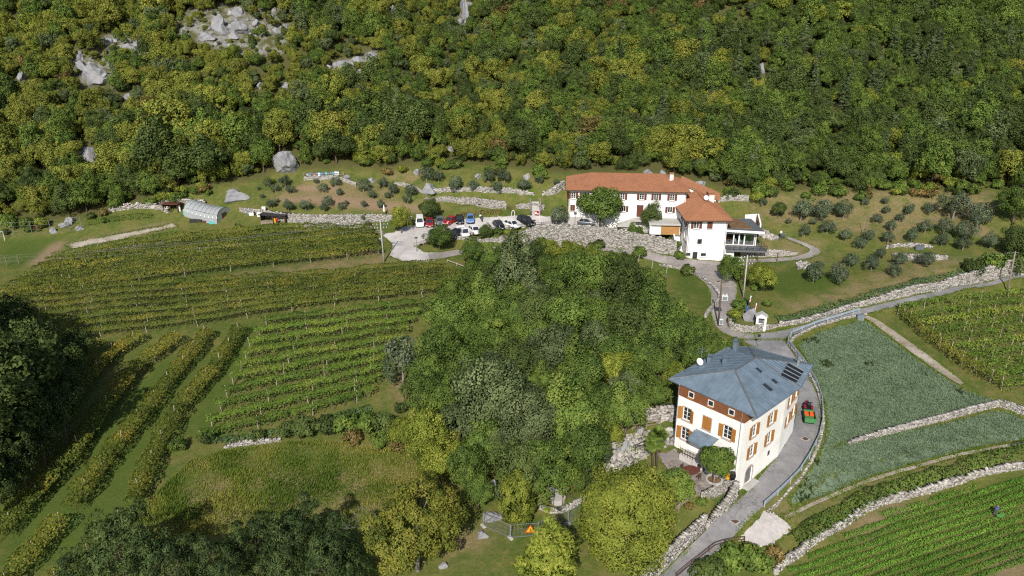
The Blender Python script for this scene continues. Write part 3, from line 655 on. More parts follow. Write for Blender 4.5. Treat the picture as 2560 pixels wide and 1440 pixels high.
def hole(u, z, w, h): return (u - w / 2, u + w / 2, z - h / 2, z + h / 2)
def clip(poly, axis, lo, hi):
    """keep the part of a flat polygon with lo <= axis.p <= hi"""
    for sgn, lim in ((1, lo), (-1, -hi)):
        out = []
        for a, b in zip(poly, poly[1:] + poly[:1]):
            fa, fb = sgn * axis.dot(a) - lim, sgn * axis.dot(b) - lim
            if fa >= 0: out.append(a)
            if (fa >= 0) != (fb >= 0): out.append(a.lerp(b, fa / (fa - fb)))
        poly = out
        if len(poly) < 3: return []
    return poly
def facet_frame(poly):
    e = (poly[1] - poly[0]).normalized(); n = Vector((0, 0, 0))
    for a, b in zip(poly, poly[1:] + poly[:1]): n += a.cross(b)
    n.normalize()
    if n.z < 0: n = -n
    return e, n.cross(e) if True else None, n
def seam_roof(polys, root, step, mat, thick=.03):
    for poly in polys:
        e, up, n = facet_frame(poly); c = [e.dot(p) for p in poly]; q = min(c) + .02
        while q < max(c):
            r = min(q + step, max(c)); s = clip(poly, e, q, r - .012)
            if len(s) >= 3:
                mb = MB(); k = len(s)
                mb.add([p for p in s] + [p + n * thick for p in s], [tuple(range(k - 1, -1, -1)), tuple(range(k, 2 * k))] + [(i, (i + 1) % k, k + (i + 1) % k, k + i) for i in range(k)])
                edge = [p for p in s if abs(e.dot(p) - q) < .02]
                if len(edge) >= 2:
                    a, b = max(((x, y) for x in edge for y in edge), key=lambda t: (t[0] - t[1]).length)
                    if (a - b).length > .2: mb.bar(a + n * (thick + .025) + e * .02, b + n * (thick + .025) + e * .02, .05, .09)
                mb.build('roof_panel', mat, root)
            q += step
def tile_roof(polys, root, mat, step=.24, amp=.055, name='roof_tiles'):
    """rows of half-round tiles, one joined surface with a lap every half metre"""
    mb = MB()
    for poly in polys:
        e, up, n = facet_frame(poly); c = [e.dot(p) for p in poly]; q = min(c)
        if up.z < 0: up = -up
        while q < max(c):
            s = clip(poly, e, q, min(q + step, max(c)))
            if len(s) >= 3:
                lo = min(up.dot(p) for p in s); hi = max(up.dot(p) for p in s); v = lo
                while v < hi:
                    s2 = clip(s, up, v, min(v + .42, hi))
                    if len(s2) >= 3:
                        k = len(s2); ctr = sum(s2, Vector()) / k; m = q + step / 2
                        V = [p + n * .02 for p in s2] + [Vector(p) + n * (.02 + amp) + (m - e.dot(p)) * .55 * e + up * (-.02 if up.dot(p) < v + .01 else .02) - n * (.03 * (up.dot(p) - v) / .42) for p in s2]
                        mb.add(V, [tuple(range(k, 2 * k))] + [(i, (i + 1) % k, k + (i + 1) % k, k + i) for i in range(k)])
                    v += .42
            q += step
    o = mb.build(name, mat, root); o['kind'] = 'stuff'; return o
def ridge_bars(lines, root, mat, w=.16, name='ridge_cap', lift=.07):
    for a, b in lines: MB().bar(Vector(a) + Vector((0, 0, lift)), Vector(b) + Vector((0, 0, lift)), w, .08).build(name, mat, root)
def gutter(face_pts, root, mat, r=.07):
    for a, b in zip(face_pts[:-1], face_pts[1:]): MB().bar(a, b, r * 2, r * 2, 6).build('gutter', mat, root)
m, t, b = _nodes('terracotta_tiles')
pos = N(t, 'ShaderNodeNewGeometry').outputs['Position']
f1, f2 = noise(t, 3.5, 5, .7, pos), noise(t, .35, 4, .6, pos)
c = ramp(t, f1, [(.25, (.23, .105, .056)), (.5, (.335, .150, .078)), (.8, (.44, .22, .125))]); c = mixc(t, ramp(t, f2, [(.5, (0, 0, 0)), (.75, (.5,) * 3)]), c, (.22, .10, .07))
t.links.new(c, b.inputs['Base Color']); b.inputs['Roughness'].default_value = .85; b.inputs['Specular IOR Level'].default_value = .2
M['tiles'] = m
m, t, b = _nodes('boards')
co = N(t, 'ShaderNodeTexCoord').outputs['Object']; f1, f2 = noise(t, 1.2, 6, .7, co), noise(t, 9, 4, .6, co)
t.links.new(mixc(t, f2, ramp(t, f1, [(.3, (.12, .04, .016)), (.7, (.27, .105, .04))]), (.20, .075, .03)), b.inputs['Base Color']); b.inputs['Roughness'].default_value = .75
M['boards'] = m
def boards(face, root, z0, z1, n, mat, o=.03, u0=0, u1=None):
    u1 = face.L if u1 is None else u1; h = (z1 - z0) / n
    for k in range(n):
        mb = MB(); face.block(mb, u0, u1, z0 + k * h, z0 + (k + 1) * h - .025, .004, o + .008 * (k % 2)); mb.build('board', mat, root)

# ------------------------------------------------------------------ the near house with the blue-grey metal roof
ORG = (29.5, 88.5, 0.0)
NH = thing('metal_roofed_house', 'cream three-storey house with hipped blue-grey metal roof and timber attic band beside the road', 'house', ORG)
pL, pF, pR, pR2, pB, pB1 = (21.1, 87.8), (27.6, 80.9), (35.0, 88.0), (38.6, 93.2), (32.2, 97.4), (30.0, 97.0)
ZT, ZW, ZE = 9.95, 11.45, 11.35
f1 = Face(pL, pF, ORG); f2 = Face(pF, pR, ORG); f3 = Face(pR, pR2, ORG); f4 = Face(pR2, pB, ORG); f5 = Face(pB, pB1, ORG); f6 = Face(pB1, pL, ORG)
WW, WH = 1.15, 1.75
U1 = [1.55, 4.55, 7.45]
h1 = [hole(u, 7.75, WW, WH) for u in U1] + [hole(1.55, 4.85, WW, WH), hole(4.65, 4.1, 1.15, 2.2)]
wall(f1, -1, ZT, h1, M['cream_wall'], NH)
for u, st, an in zip(U1, ('open', 'closed', 'open'), (.5, 0, .06)): window(f1, NH, u, 7.75, WW, WH, st, angle=an)
window(f1, NH, 1.55, 4.85, WW, WH, 'open', angle=.25)
mb = MB(); ring(f1, mb, 4.075, 5.225, 3.0, 5.2, .09, -.18, -.06); f1.block(mb, 4.6, 4.7, 3.09, 5.11, -.17, -.07); d = mb.build('door', M['frame_white'], NH)
for a, b_ in ((4.165, 4.6), (4.7, 5.135)): f1.block(MB(), a, b_, 3.09, 5.11, -.15, -.12).build('pane', M['glass'], d)
mb = MB(); ring(f1, mb, 3.93, 5.37, 2.85, 5.35, .14, .004, .05); mb.build('door_surround', M['stone_trim'], NH)
U2 = [2.7, 6.9]
h2 = [hole(u, z, 1.1, 1.7) for u in U2 for z in (7.75, 4.85)] + [(2.0, 3.6, .1, 2.4), (7.2, 7.75, 2.0, 2.7)]
wall(f2, -2, ZT, h2, M['cream_wall'], NH)
for u in U2:
    for z in (7.75, 4.85): window(f2, NH, u, z, 1.1, 1.7, 'open', angle=.12)
mb = MB(); f2.block(mb, 2.0, 3.6, .1, 2.4, -.2, -.14); mb.build('garage_door', M['grey_metal'], NH)
mb = MB()
for k in range(9):
    a0, a1 = math.pi * k / 9, math.pi * (k + 1) / 9
    q = [(2.8 - .98 * math.cos(a), 1.9 + .85 * math.sin(a)) for a in (a0, a1)]; r = [(2.8 - .8 * math.cos(a), 1.9 + .6 * math.sin(a)) for a in (a0, a1)]
    V = [f2.P(*q[0], .05), f2.P(*q[1], .05), f2.P(*r[1], .05), f2.P(*r[0], .05), f2.P(*q[0], .004), f2.P(*q[1], .004), f2.P(*r[1], .004), f2.P(*r[0], .004)]
    mb.add(V, [(0, 1, 2, 3), (0, 4, 5, 1), (2, 6, 7, 3), (1, 5, 6, 2), (3, 7, 4, 0)])
f2.block(mb, 1.82, 1.99, .1, 1.9, .004, .05); f2.block(mb, 3.61, 3.78, .1, 1.9, .004, .05); mb.build('garage_arch', M['stone_trim'], NH)
mb = MB(); f2.block(mb, 1.6, 4.2, -.6, .12, .01, .9); mb.build('doorstep', M['concrete'], NH)
mb = MB(); ring(f2, mb, 7.2, 7.75, 2.0, 2.7, .06, -.1, .01); g = mb.build('cellar_vent', M['grey_metal'], NH); f2.block(MB(), 7.26, 7.69, 2.06, 2.64, -.09, -.07).build('pane', M['glass'], g)
U3 = [2.2, 4.9]
wall(f3, -1, ZT + 1.4, [hole(u, z, 1.05, 1.6) for u in U3 for z in (7.9, 5.0)], M['cream_wall'], NH)
for u in U3:
    for z in (7.9, 5.0): window(f3, NH, u, z, 1.05, 1.6, 'open', angle=.1)
for f in (f4, f5, f6): wall(f, -1, ZT + 1.4, [], M['cream_wall'], NH)
# timber band under the eaves
for f, u1 in ((f1, None), (f2, None)):
    wall(f, ZT, ZW - .1, [], M['dark_wood'], NH, 'attic_wall')
    boards(f, NH, ZT + .01, ZW - .15, 7, M['boards'], .07)
for u in (2.0, 4.85, 7.75):
    mb = MB(); ring(f1, mb, u - .4, u + .4, 10.35, 11.15, .07, .05, .17); w_ = mb.build('attic_window', M['frame_white'], NH)
    f1.block(MB(), u - .33, u + .33, 10.42, 11.08, .08, .10).build('pane', M['glass'], w_)
    mb = MB(); f1.block(mb, u - .5, u + .3, 10.15, 10.32, .09, .3); mb.build('flower_box', M['shutter'], NH)
for u in (1.8, 5.8):
    mb = MB(); f2.block(mb, u - .35, u + .35, 10.5, 11.0, .09, .16); mb.build('attic_shutter', M['shutter'], NH)
# roof: eaves and ridge
def R(x, y, z): return Vector((x - ORG[0], y - ORG[1], z))
eL, eF, e1, e2, eB, eB1 = R(20.1, 89.3, ZE), R(28.7, 79.9, ZE), R(36.2, 87.1, ZE), R(39.9, 93.2, ZE), R(32.9, 98.6, ZE), R(29.8, 98.2, ZE)
rA, rB = R(27.75, 87.1, 13.7), R(31.3, 90.6, 13.7)
facets = [[eL, eF, rA], [eF, e1, rB, rA], [e1, e2, rB], [e2, eB, rB], [eB, eB1, rB], [eB1, eL, rA, rB]]
seam_roof(facets, NH, .62, M['zinc'])
mb = MB()
for p in facets: mb.add([q - Vector((0, 0, .14)) for q in p], [tuple(range(len(p)))])
lo = [q - Vector((0, 0, .2)) for q in (eL, eF, e1, e2, eB, eB1)]; mb.add(lo, [tuple(range(5, -1, -1))])
mb.build('soffit', M['dark_wood'], NH)
E = [eL, eF, e1, e2, eB, eB1, eL]
for a, b_ in zip(E[:-1], E[1:]):
    MB().bar(a - Vector((0, 0, .08)), b_ - Vector((0, 0, .08)), .05, .22).build('fascia', M['zinc'], NH)
gutter([p + Vector((0, 0, -.02)) + (p.xy.to_3d().normalized() * .09) for p in E], NH, M['zinc'])
ridge_bars([(rA, eL)], NH, M['zinc_light'], .26); ridge_bars([(rA, eF), (rA, rB), (rB, e1), (rB, e2), (rB, eB)], NH, M['grey_metal'], .22)
# solar panel, skylights, chimneys, aerials
def on_roof(px, py, facet):
    """the place on a roof plane seen at a photo pixel"""
    a, b_, c = [p + Vector(ORG) for p in facet[:3]]; n = (b_ - a).cross(c - a); d = Vector(ray(px, py)); o = Vector((0, 0, CAM_Z))
    return o + d * ((a - o).dot(n) / d.dot(n)) - Vector(ORG), (n.normalized() if n.z > 0 else -n.normalized())
fr = facets[1]; e_, up_, n_ = facet_frame(fr)
if up_.z < 0: up_ = -up_
c0, _ = on_roof(1970, 908, fr); c1, _ = on_roof(2009, 930, fr); c2, _ = on_roof(1989, 961, fr); c3, _ = on_roof(1949, 941, fr)
mb = MB(); mb.add([p + n_ * .10 for p in (c0, c1, c2, c3)] + [p + n_ * .16 for p in (c0, c1, c2, c3)], [(0, 1, 2, 3), (4, 5, 6, 7), (0, 4, 5, 1), (1, 5, 6, 2), (2, 6, 7, 3), (3, 7, 4, 0)])
sp = mb.build('solar_panel', M['navy'], NH)
for k in range(5):
    f = k / 4; MB().bar(c0.lerp(c3, f) + n_ * .18, c1.lerp(c2, f) + n_ * .18, .07, .05).build('panel_frame', M['zinc_light'], sp)
for a, b_ in ((c0, c3), (c1, c2)): MB().bar(a + n_ * .181, b_ + n_ * .181, .06, .05).build('panel_frame', M['zinc_light'], sp)
for px, py, w, h in ((1896, 927, 1.0, .6), (1935, 955, .9, .7), (1918, 970, 1.5, .8)):
    c, n = on_roof(px, py, fr); Mx = Matrix((e_, up_, n)).transposed()
    s = MB().box(c + n * .09, (h, w, .1), M=Mx).build('skylight', M['zinc'], NH); MB().box(c + n * .145, (h * .8, w * .85, .02), M=Mx).build('pane', M['glass'], s)
for px, py, hh in ((1774, 908, 1.1), (1812, 912, 1.1), (1838, 876, 1.5)):
    c, n = on_roof(px, py, facets[5]); ch = MB().box(c + Vector((0, 0, hh / 2 - .2)), (.55, .5, hh), .75).build('chimney', M['zinc'], NH)
    mb = MB()
    for k in range(6):
        a0, a1 = math.pi * k / 6, math.pi * (k + 1) / 6; z0 = hh - .2
        P_ = [c + Vector((-.35 * math.cos(a), s_, z0 + .35 * math.sin(a))) for a in (a0, a1) for s_ in (-.32, .32)]
        Q_ = [p + Vector((0, 0, .03)) for p in P_]; mb.add(P_ + Q_, [(0, 1, 3, 2), (4, 6, 7, 5), (0, 2, 6, 4), (1, 5, 7, 3), (0, 4, 5, 1), (2, 3, 7, 6)])
    mb.build('chimney_cowl', M['zinc'], ch)
c, n = on_roof(1995, 912, facets[2]); ch = MB().cyl(c - Vector((0, 0, .2)), .2, 1.3, 10).build('chimney', M['zinc_light'], NH)
MB().bar(c + Vector((-.1, -.35, 1.2)), c + Vector((.1, .45, 1.25)), .42, .42, 10).build('chimney_cowl', M['zinc'], ch)
c, n = on_roof(1752, 905, facets[5])
ae = MB().bar(c, c + Vector((0, 0, 2.2)), .05).build('aerial_mast', M['galv'], NH)
for k, (dx, dy) in enumerate(((.7, .1), (.1, .6), (.5, -.35))): MB().bar(c + Vector((-dx, -dy, 1.5 + .2 * k)), c + Vector((dx, dy, 1.5 + .2 * k)), .03).build('aerial_arm', M['galv'], ae)
c, n = on_roof(1748, 914, facets[5]); dish = MB()
Rm = Matrix.Rotation(.5, 3, 'Z') @ Matrix.Rotation(-.7, 3, 'X')
V = []; nn = 14
for r, dz in ((0, 0), (.28, .03), (.5, .1)):
    for k in range(nn): V.append(Rm @ Vector((r * math.cos(2 * math.pi * k / nn), dz * -1 + .0, r * math.sin(2 * math.pi * k / nn))) + c + Vector((0, 0, .55)))
dish.add(V, [(i * nn + k, i * nn + (k + 1) % nn, (i + 1) * nn + (k + 1) % nn, (i + 1) * nn + k) for i in range(2) for k in range(nn)])
ds = dish.build('satellite_dish', M['white_paint'], NH); MB().bar(c, c + Vector((0, 0, .55)), .06).build('dish_arm', M['galv'], ds)
for f, u in ((f1, 9.15), (f1, .12)): MB().bar(f.P(u, 2.2, .08), f.P(u, ZW - .2, .08), .09, .09, 8).build('downpipe', M['galv'], NH)
# curved canopy over the front door
mb = MB(); n = 8
for k in range(n):
    a0, a1 = (k / n), ((k + 1) / n)
    def cp(f, u): return f1.P(u, 6.35 - 1.05 * f * f, .04 + 1.75 * math.sin(f * math.pi / 2))
    P_ = [cp(a0, 3.1), cp(a0, 6.5), cp(a1, 6.3), cp(a1, 3.3)]; Q_ = [p - Vector((0, 0, .05)) for p in P_]
    mb.add(P_ + Q_, [(0, 1, 2, 3), (7, 6, 5, 4), (0, 4, 5, 1), (1, 5, 6, 2), (2, 6, 7, 3), (3, 7, 4, 0)])
mb.build('door_canopy', M['zinc'], NH)
for u in (3.4, 6.2): MB().bar(f1.P(u, 5.2, .02), f1.P(u, 5.32, 1.6), .05).build('canopy_bracket', M['dark_metal'], NH)
# balustraded landing in front of the door
mb = MB(); f1.block(mb, 2.2, 6.6, 1.9, 2.95, .02, 1.9); mb.build('landing', M['pale_conc'], NH)
for k in range(5):
    mb = MB(); f1.block(mb, 6.6 + .3 * k, 6.9 + .3 * k, 1.9, 2.95 - .19 * (k + 1), .02, 1.9); mb.build('step', M['pale_conc'], NH)
rl = MB(); 
for z in (3.9, 3.4): rl.bar(f1.P(2.25, z, 1.85), f1.P(4.6, z, 1.85), .06)
rl.build('landing_rail', M['rust_metal'], NH)
for u in np.arange(2.25, 4.7, .39): MB().bar(f1.P(float(u), 2.9, 1.85), f1.P(float(u), 4.1, 1.85), .05).build('baluster', M['rust_metal'], NH)

# ------------------------------------------------------------------ the long house on the upper yard
LO = (25.0, 168.0, 8.6)
LH = thing('long_house', 'long white two-storey house with hipped terracotta roof above the yard', 'house', LO)
A0, A1 = (12.3, 165.5), (37.2, 163.5)
dv = Vector((A1[0] - A0[0], A1[1] - A0[1])).normalized(); bk = Vector((-dv.y, dv.x)) * 10.5
A2 = (A1[0] + bk.x, A1[1] + bk.y); A3 = (A0[0] + bk.x, A0[1] + bk.y)
g1 = Face(A0, A1, LO); g2 = Face(A1, A2, LO); g3 = Face(A2, A3, LO); g4 = Face(A3, A0, LO)
def u_of(face, px, org):
    """where along a wall a photo column falls"""
    d = ray(px, 500); p = face.p0 + Vector((org[0], org[1])); A = np.array([[d[0], -face.d.x], [d[1], -face.d.y]]); return float(np.linalg.solve(A, np.array([p.x, p.y]))[1])
ups = [(px, st) for px, st in ((1433, 'open'), (1461, 'open'), (1498, 'open'), (1555.6, 'open'), (1604, 'open'), (1640, 'open'), (1680, 'open'))]
ZU, ZLW = 14.75, 12.0
hs = [hole(u_of(g1, px, LO), ZU, 1.0, 1.35) for px, _ in ups] + [hole(u_of(g1, px, LO), ZLW, 1.0, 1.3) for px in (1432, 1500, 1560, 1677)] + [hole(u_of(g1, 1601.6, LO), 11.55, 1.4, 2.7)]
wall(g1, 7, 16.25, hs, M['white_wall'], LH)
for px, st in ups: window(g1, LH, u_of(g1, px, LO), ZU, 1.0, 1.35, st, 'shutter_dark', None, 'frame_white', .08)
for px, st in ((1432, 'closed'), (1500, 'closed'), (1560, 'open'), (1677, 'open')): window(g1, LH, u_of(g1, px, LO), ZLW, 1.0, 1.3, st, 'shutter_dark', None, 'frame_white', .08)
ud = u_of(g1, 1601.6, LO); mb = MB(); poly = [(ud - .66, 10.25), (ud + .66, 10.25)] + [(ud + .66 * math.cos(a), 12.2 + .66 * math.sin(a)) for a in np.linspace(0, math.pi, 9)]
mb.add([g1.P(u, z, -.12) for u, z in poly], [tuple(range(len(poly)))]); dd = mb.build('arched_door', M['shutter_dark'], LH); mb = MB(); g1.block(mb, ud - .02, ud + .02, 10.25, 12.8, -.115, -.09); mb.build('door_seam', M['dark_wood'], dd)
for f in (g2, g3, g4): wall(f, 7, 16.25, [], M['white_wall'], LH)
mb = MB(); g1.block(mb, .0, 8, 7, 10.0, .01, .25); mb.build('plinth', M['concrete'], LH)
# terrace over the timber garage, ramp and bench in front of the facade
u0, u1 = u_of(g1, 1622, LO), g1.L - 1.2
mb = MB(); g1.block(mb, u0, u1, 9.75, 10.15, .01, 4.2); mb.build('terrace_slab', M['concrete'], LH)
mb = MB(); g1.block(mb, u0 + .2, u0 + .5, 7.5, 9.75, .3, 4.0); g1.block(mb, u0 + .5, u1, 7.5, 9.75, 3.3, 3.55); mb.build('terrace_support', M['white_wall'], LH)
for k in range(9):
    mb = MB(); g1.block(mb, u_of(g1, 1653, LO), u1 - .1, 7.55 + k * .24, 7.55 + (k + 1) * .24 - .02, 3.56, 3.62 + .01 * (k % 2)); mb.build('garage_board', M['honey_wood'], LH)
mb = MB(); a, b_ = u_of(g1, 1545, LO), ud - .9; V = [g1.P(a, 8.4, .02), g1.P(b_, 8.4, .02), g1.P(b_, 8.4, 1.8), g1.P(a, 8.4, 1.8), g1.P(a, 8.7, .02), g1.P(b_, 10.2, .02), g1.P(b_, 10.2, 1.8), g1.P(a, 8.7, 1.8)]
mb.add(V, [(0, 1, 2, 3), (7, 6, 5, 4), (0, 4, 5, 1), (1, 5, 6, 2), (2, 6, 7, 3), (3, 7, 4, 0)]); mb.build('ramp', M['concrete'], LH)
mb = MB(); g1.block(mb, ud - .9, u0, 9.7, 10.14, .012, 1.8); mb.build('door_landing', M['concrete'], LH)
mb = MB(); mb.add([g1.P(a - .3, 8.7, 1.0), g1.P(b_, 10.3, 1.0), g1.P(b_, 12.3, .02), g1.P(a - .3, 9.2, .02)], [(0, 1, 2, 3)]); 
def RL(f, u, z, o): return f.P(u, z, o)
ov = .75; ez = 16.1
c00, c10, c11, c01 = g1.P(-ov, ez, ov), g1.P(g1.L + ov, ez, ov), g1.P(g1.L + ov, ez, -10.5 - ov), g1.P(-ov, ez, -10.5 - ov)
q0, q1 = g1.P(4.6, 18.5, -5.2), g1.P(g1.L - 4.6, 18.5, -5.2)
ff = [[c00, c10, q1, q0], [c10, c11, q1], [c11, c01, q0, q1], [c01, c00, q0]]
mb = MB()
for p in ff: mb.add(p, [tuple(range(len(p)))])
mb.add([p - Vector((0, 0, .18)) for p in (c00, c10, c11, c01)], [(3, 2, 1, 0)])
rf = mb.build('roof', M['tiles'], LH); tile_roof(ff, rf, M['tiles'], .26)
ridge_bars([(q0, q1), (q0, c00), (q1, c10), (q0, c01), (q1, c11)], rf, M['tiles'], .24)
for a, b_ in ((c00, c10), (c10, c11), (c01, c00)): MB().bar(a - Vector((0, 0, .1)), b_ - Vector((0, 0, .1)), .16, .2).build('gutter', M['dark_wood'], LH)
cpos = g1.P(g1.L - 3.0, 17.6, -3.4)
ch = MB().box(cpos + Vector((0, 0, .4)), (.8, .7, 2.2)).build('chimney', M['chimney'], LH); MB().box(cpos + Vector((0, 0, 1.6)), (1.0, .9, .25)).build('chimney_cap', M['tiles'], ch)
for u, o in ((1.2, -2.0), (9.6, -1.2), (14, -3)): MB().cyl(g1.P(u, 16.3 + .42 * -o, o), .09, .7, 8).build('vent_pipe', M['tiles'], LH)
for u in (.15, g1.L - .2): MB().bar(g1.P(u, 8.6, .07), g1.P(u, 16, .07), .09, .09, 6).build('downpipe', M['dark_wood'], LH)
# lower rear roof falling away behind the wing
B0, B1_ = at_z(1700, 456, 16.9), at_z(1798, 500, 13.6)
LE = thing('rear_barn', 'low white rear building with one long sloping tiled roof behind the wing', 'building', (float(B0[0] + B1_[0]) / 2, float(B0[1] + B1_[1]) / 2, 9))
o_ = Vector(LE.location); a, b_ = Vector(B0) - o_, Vector(B1_) - o_; wv = Vector((1.2, 4.5, 0)); fr_ = [a, b_, b_ + wv + Vector((0, 0, .3)), a + wv + Vector((0, 0, .3))]
mb = MB(); mb.add(fr_ + [p - Vector((0, 0, .25)) for p in fr_], [(0, 1, 2, 3), (7, 6, 5, 4), (0, 4, 5, 1), (1, 5, 6, 2), (2, 6, 7, 3), (3, 7, 4, 0)]); r_ = mb.build('roof', M['tiles'], LE); tile_roof([[fr_[1], fr_[2], fr_[3], fr_[0]]], r_, M['tiles'], .26)
mb = MB(); wi_ = [Vector((p.x, p.y, 0)) for p in (a + Vector((.2, .5, 0)), b_ + Vector((-.6, .5, 0)), b_ + wv + Vector((-.6, -.3, 0)), a + wv + Vector((.2, -.3, 0)))]
mb.prism(wi_, -3, [a.z - .3, b_.z - .1, b_.z + .1, a.z - .1]); mb.build('wall', M['white_wall'], LE)

# ------------------------------------------------------------------ the wing
WO = (40.0, 160.0, 3.8)
WG = thing('tiled_wing', 'white three-storey wing with hipped terracotta roof facing the driveway', 'house', WO)
x0, x1, y0, y1 = 36.1, 44.0, 154.2, 166.5
w1 = Face((x0, y0), (x1, y0), WO); w2 = Face((x1, y0), (x1, y1), WO); w4 = Face((x0, y1), (x0, y0), WO); w3 = Face((x1, y1), (x0, y1), WO)
UZ = 11.55
hs = [hole(u_of(w1, 1747, WO), UZ, 1.1, 1.4), hole(u_of(w1, 1781, WO), UZ, 1.1, 1.4), hole(u_of(w1, 1758.8, WO), 8.0, .95, 1.1), hole(u_of(w1, 1732.7, WO), 5.2, .9, .7), hole(u_of(w1, 1771.5, WO), 5.15, 1.1, .7), (u_of(w1, 1750, WO) - .5, u_of(w1, 1750, WO) + .5, 3.7, 5.75)]
wall(w1, 2.5, 12.9, hs, M['white_wall'], WG)
window(w1, WG, u_of(w1, 1747, WO), UZ, 1.1, 1.4, 'open', 'shutter_dark', None, 'frame_white', .08); window(w1, WG, u_of(w1, 1781, WO), UZ, 1.1, 1.4, 'closed', 'shutter_dark', None)
window(w1, WG, u_of(w1, 1758.8, WO), 8.0, .95, 1.1, None, trim=None, frame='grey_metal', mull=False); window(w1, WG, u_of(w1, 1732.7, WO), 5.2, .9, .7, None, trim=None, frame='grey_metal', mull=False); window(w1, WG, u_of(w1, 1771.5, WO), 5.15, 1.1, .7, None, trim=None, frame='grey_metal', mull=False)
ud = u_of(w1, 1750, WO); mb = MB(); ring(w1, mb, ud - .5, ud + .5, 3.7, 5.75, .07, -.2, -.1); dd = mb.build('door', M['dark_wood'], WG); w1.block(MB(), ud - .43, ud + .43, 3.77, 5.68, -.18, -.15).build('pane', M['glass'], dd)
mb = MB(); w1.block(mb, ud - .8, ud + .8, 3.3, 3.98, .01, .7); mb.build('doorstep', M['stone_trim'], WG)
hl = [hole(u, z, 1.0, 1.3) for u in (6.2, 9.6, 11.3) for z in (11.4, 8.6)]
wall(w4, 2.5, 12.9, hl, M['white_wall'], WG)
for u in (6.2, 9.6, 11.3):
    for z in (11.4, 8.6): window(w4, WG, u, z, 1.0, 1.3, 'open' if z > 10 else None, 'shutter_dark', None, angle=.1)
for f in (w2, w3): wall(f, 2.5, 12.9, [], M['white_wall'], WG)
c00, c10, c11, c01 = [Vector((x - WO[0], y - WO[1], 12.75 - WO[2])) for x, y in ((x0 - .9, y0 - .9), (x1 + .9, y0 - .9), (x1 + .9, y1 + 1), (x0 - .9, y1 + 1))]
q0 = Vector((40.05 - WO[0], 158.2 - WO[1], 15.3 - WO[2])); q1 = Vector((40.05 - WO[0], 167.4 - WO[1], 15.3 - WO[2]))
ff = [[c00, c10, q0], [c10, c11, q1, q0], [c11, c01, q1], [c01, c00, q0, q1]]
mb = MB()
for p in ff: mb.add(p, [tuple(range(len(p)))])
mb.add([p - Vector((0, 0, .18)) for p in (c00, c10, c11, c01)], [(3, 2, 1, 0)]); rf = mb.build('roof', M['tiles'], WG); tile_roof(ff, rf, M['tiles'], .26)
ridge_bars([(q0, q1), (q0, c00), (q0, c10)], rf, M['tiles'], .24)
for a, b_ in ((c00, c10), (c10, c11), (c01, c00)): MB().bar(a - Vector((0, 0, .1)), b_ - Vector((0, 0, .1)), .14, .18).build('gutter', M['dark_wood'], WG)
for u in (.2, w1.L - .2): MB().bar(w1.P(u, 3.8, .07), w1.P(u, 12.6, .07), .09, .09, 6).build('downpipe', M['grey_metal'], WG)
cpos = Vector((42.6 - WO[0], 163.5 - WO[1], 13.9 - WO[2])); ch = MB().box(cpos + Vector((0, 0, .6)), (1.1, .9, 2.0)).build('chimney', M['chimney'], WG); MB().box(cpos + Vector((0, 0, 1.7)), (1.3, 1.1, .2)).build('chimney_cap', M['tiles'], ch)
MB().cyl(cpos + Vector((-.9, .3, 0)), .16, 2.1, 8).build('flue', M['dark_metal'], WG)
dn = MB(); c = Vector((40.4 - WO[0], 159.0 - WO[1], 16.0 - WO[2]))
V = [c + Matrix.Rotation(-.35, 3, 'X') @ Vector((.5 * r * math.cos(2 * math.pi * k / 12), -.1 * (1 - r), .5 * r * math.sin(2 * math.pi * k / 12))) for r in (.02, 1) for k in range(12)]
dn.add(V, [(k, (k + 1) % 12, 12 + (k + 1) % 12, 12 + k) for k in range(12)]); d_ = dn.build('satellite_dish', M['white_paint'], WG); MB().bar(c, c - Vector((0, 0, .9)), .06).build('dish_arm', M['galv'], d_)
# outside stair along the wing
ST = thing('outside_stair', 'steep white outside stair climbing along the side of the tiled wing', 'stairs', (35.2, 159, 3.8))
for k in range(17):
    f = k / 17; MB().box((0, -4.6 + 9.6 * f, (4.7 * f) / 2 - .2), (1.3, .56, 4.7 * f + .7)).build('step', M['white_wall'], ST)
MB().bar((-.7, -4.6, .9), (-.7, 5, 5.6), .22, .5).build('parapet', M['white_wall'], ST)

# ------------------------------------------------------------------ glass-fronted annex with a planted roof
AO = (47.5, 157.0, 6.6)
AX = thing('glass_annex', 'single-storey glass-fronted annex with brown planted roof and deck beside the wing', 'building', AO)
a1 = Face((44.4, 156.2), (50.4, 155.6), AO)
mb = MB(); rim = [(43.9, 154.9), (51.6, 153.4), (51.3, 162.5), (44.02, 163.5)]
mb.prism([(x - AO[0], y - AO[1]) for x, y in rim], 3.35, 3.75); rs = mb.build('roof_slab', M['grey_metal'], AX)
mb = MB(); inn = [(44.3, 156.3), (49.8, 155.4), (48.6, 162.3), (44.25, 163.0)]; mb.prism([(x - AO[0], y - AO[1]) for x, y in inn], 3.752, 3.84)
M['sedum'] = plain('sedum_roof', (.17, .10, .05), .95, var=.45, scale=2.5, bmp=.5); mb.build('planted_bed', M['sedum'], AX)
for p, q in zip(rim, rim[1:] + rim[:1]): MB().bar((p[0] - AO[0], p[1] - AO[1], 3.55), (q[0] - AO[0], q[1] - AO[1], 3.55), .06, .48).build('roof_edge', M['white_paint'] if p == rim[0] else M['grey_metal'], AX)
m, t, b = _nodes('clear_pane'); tr = N(t, 'ShaderNodeBsdfTransparent', inp={0: (.75, .8, .8, 1)}); gl = N(t, 'ShaderNodeBsdfGlossy', inp={'Roughness': .03}); mx = N(t, 'ShaderNodeMixShader', inp={0: .14}); t.links.new(tr.outputs[0], mx.inputs[1]); t.links.new(gl.outputs[0], mx.inputs[2]); t.links.new(mx.outputs[0], t.nodes['Material Output'].inputs[0]); M['clear'] = m
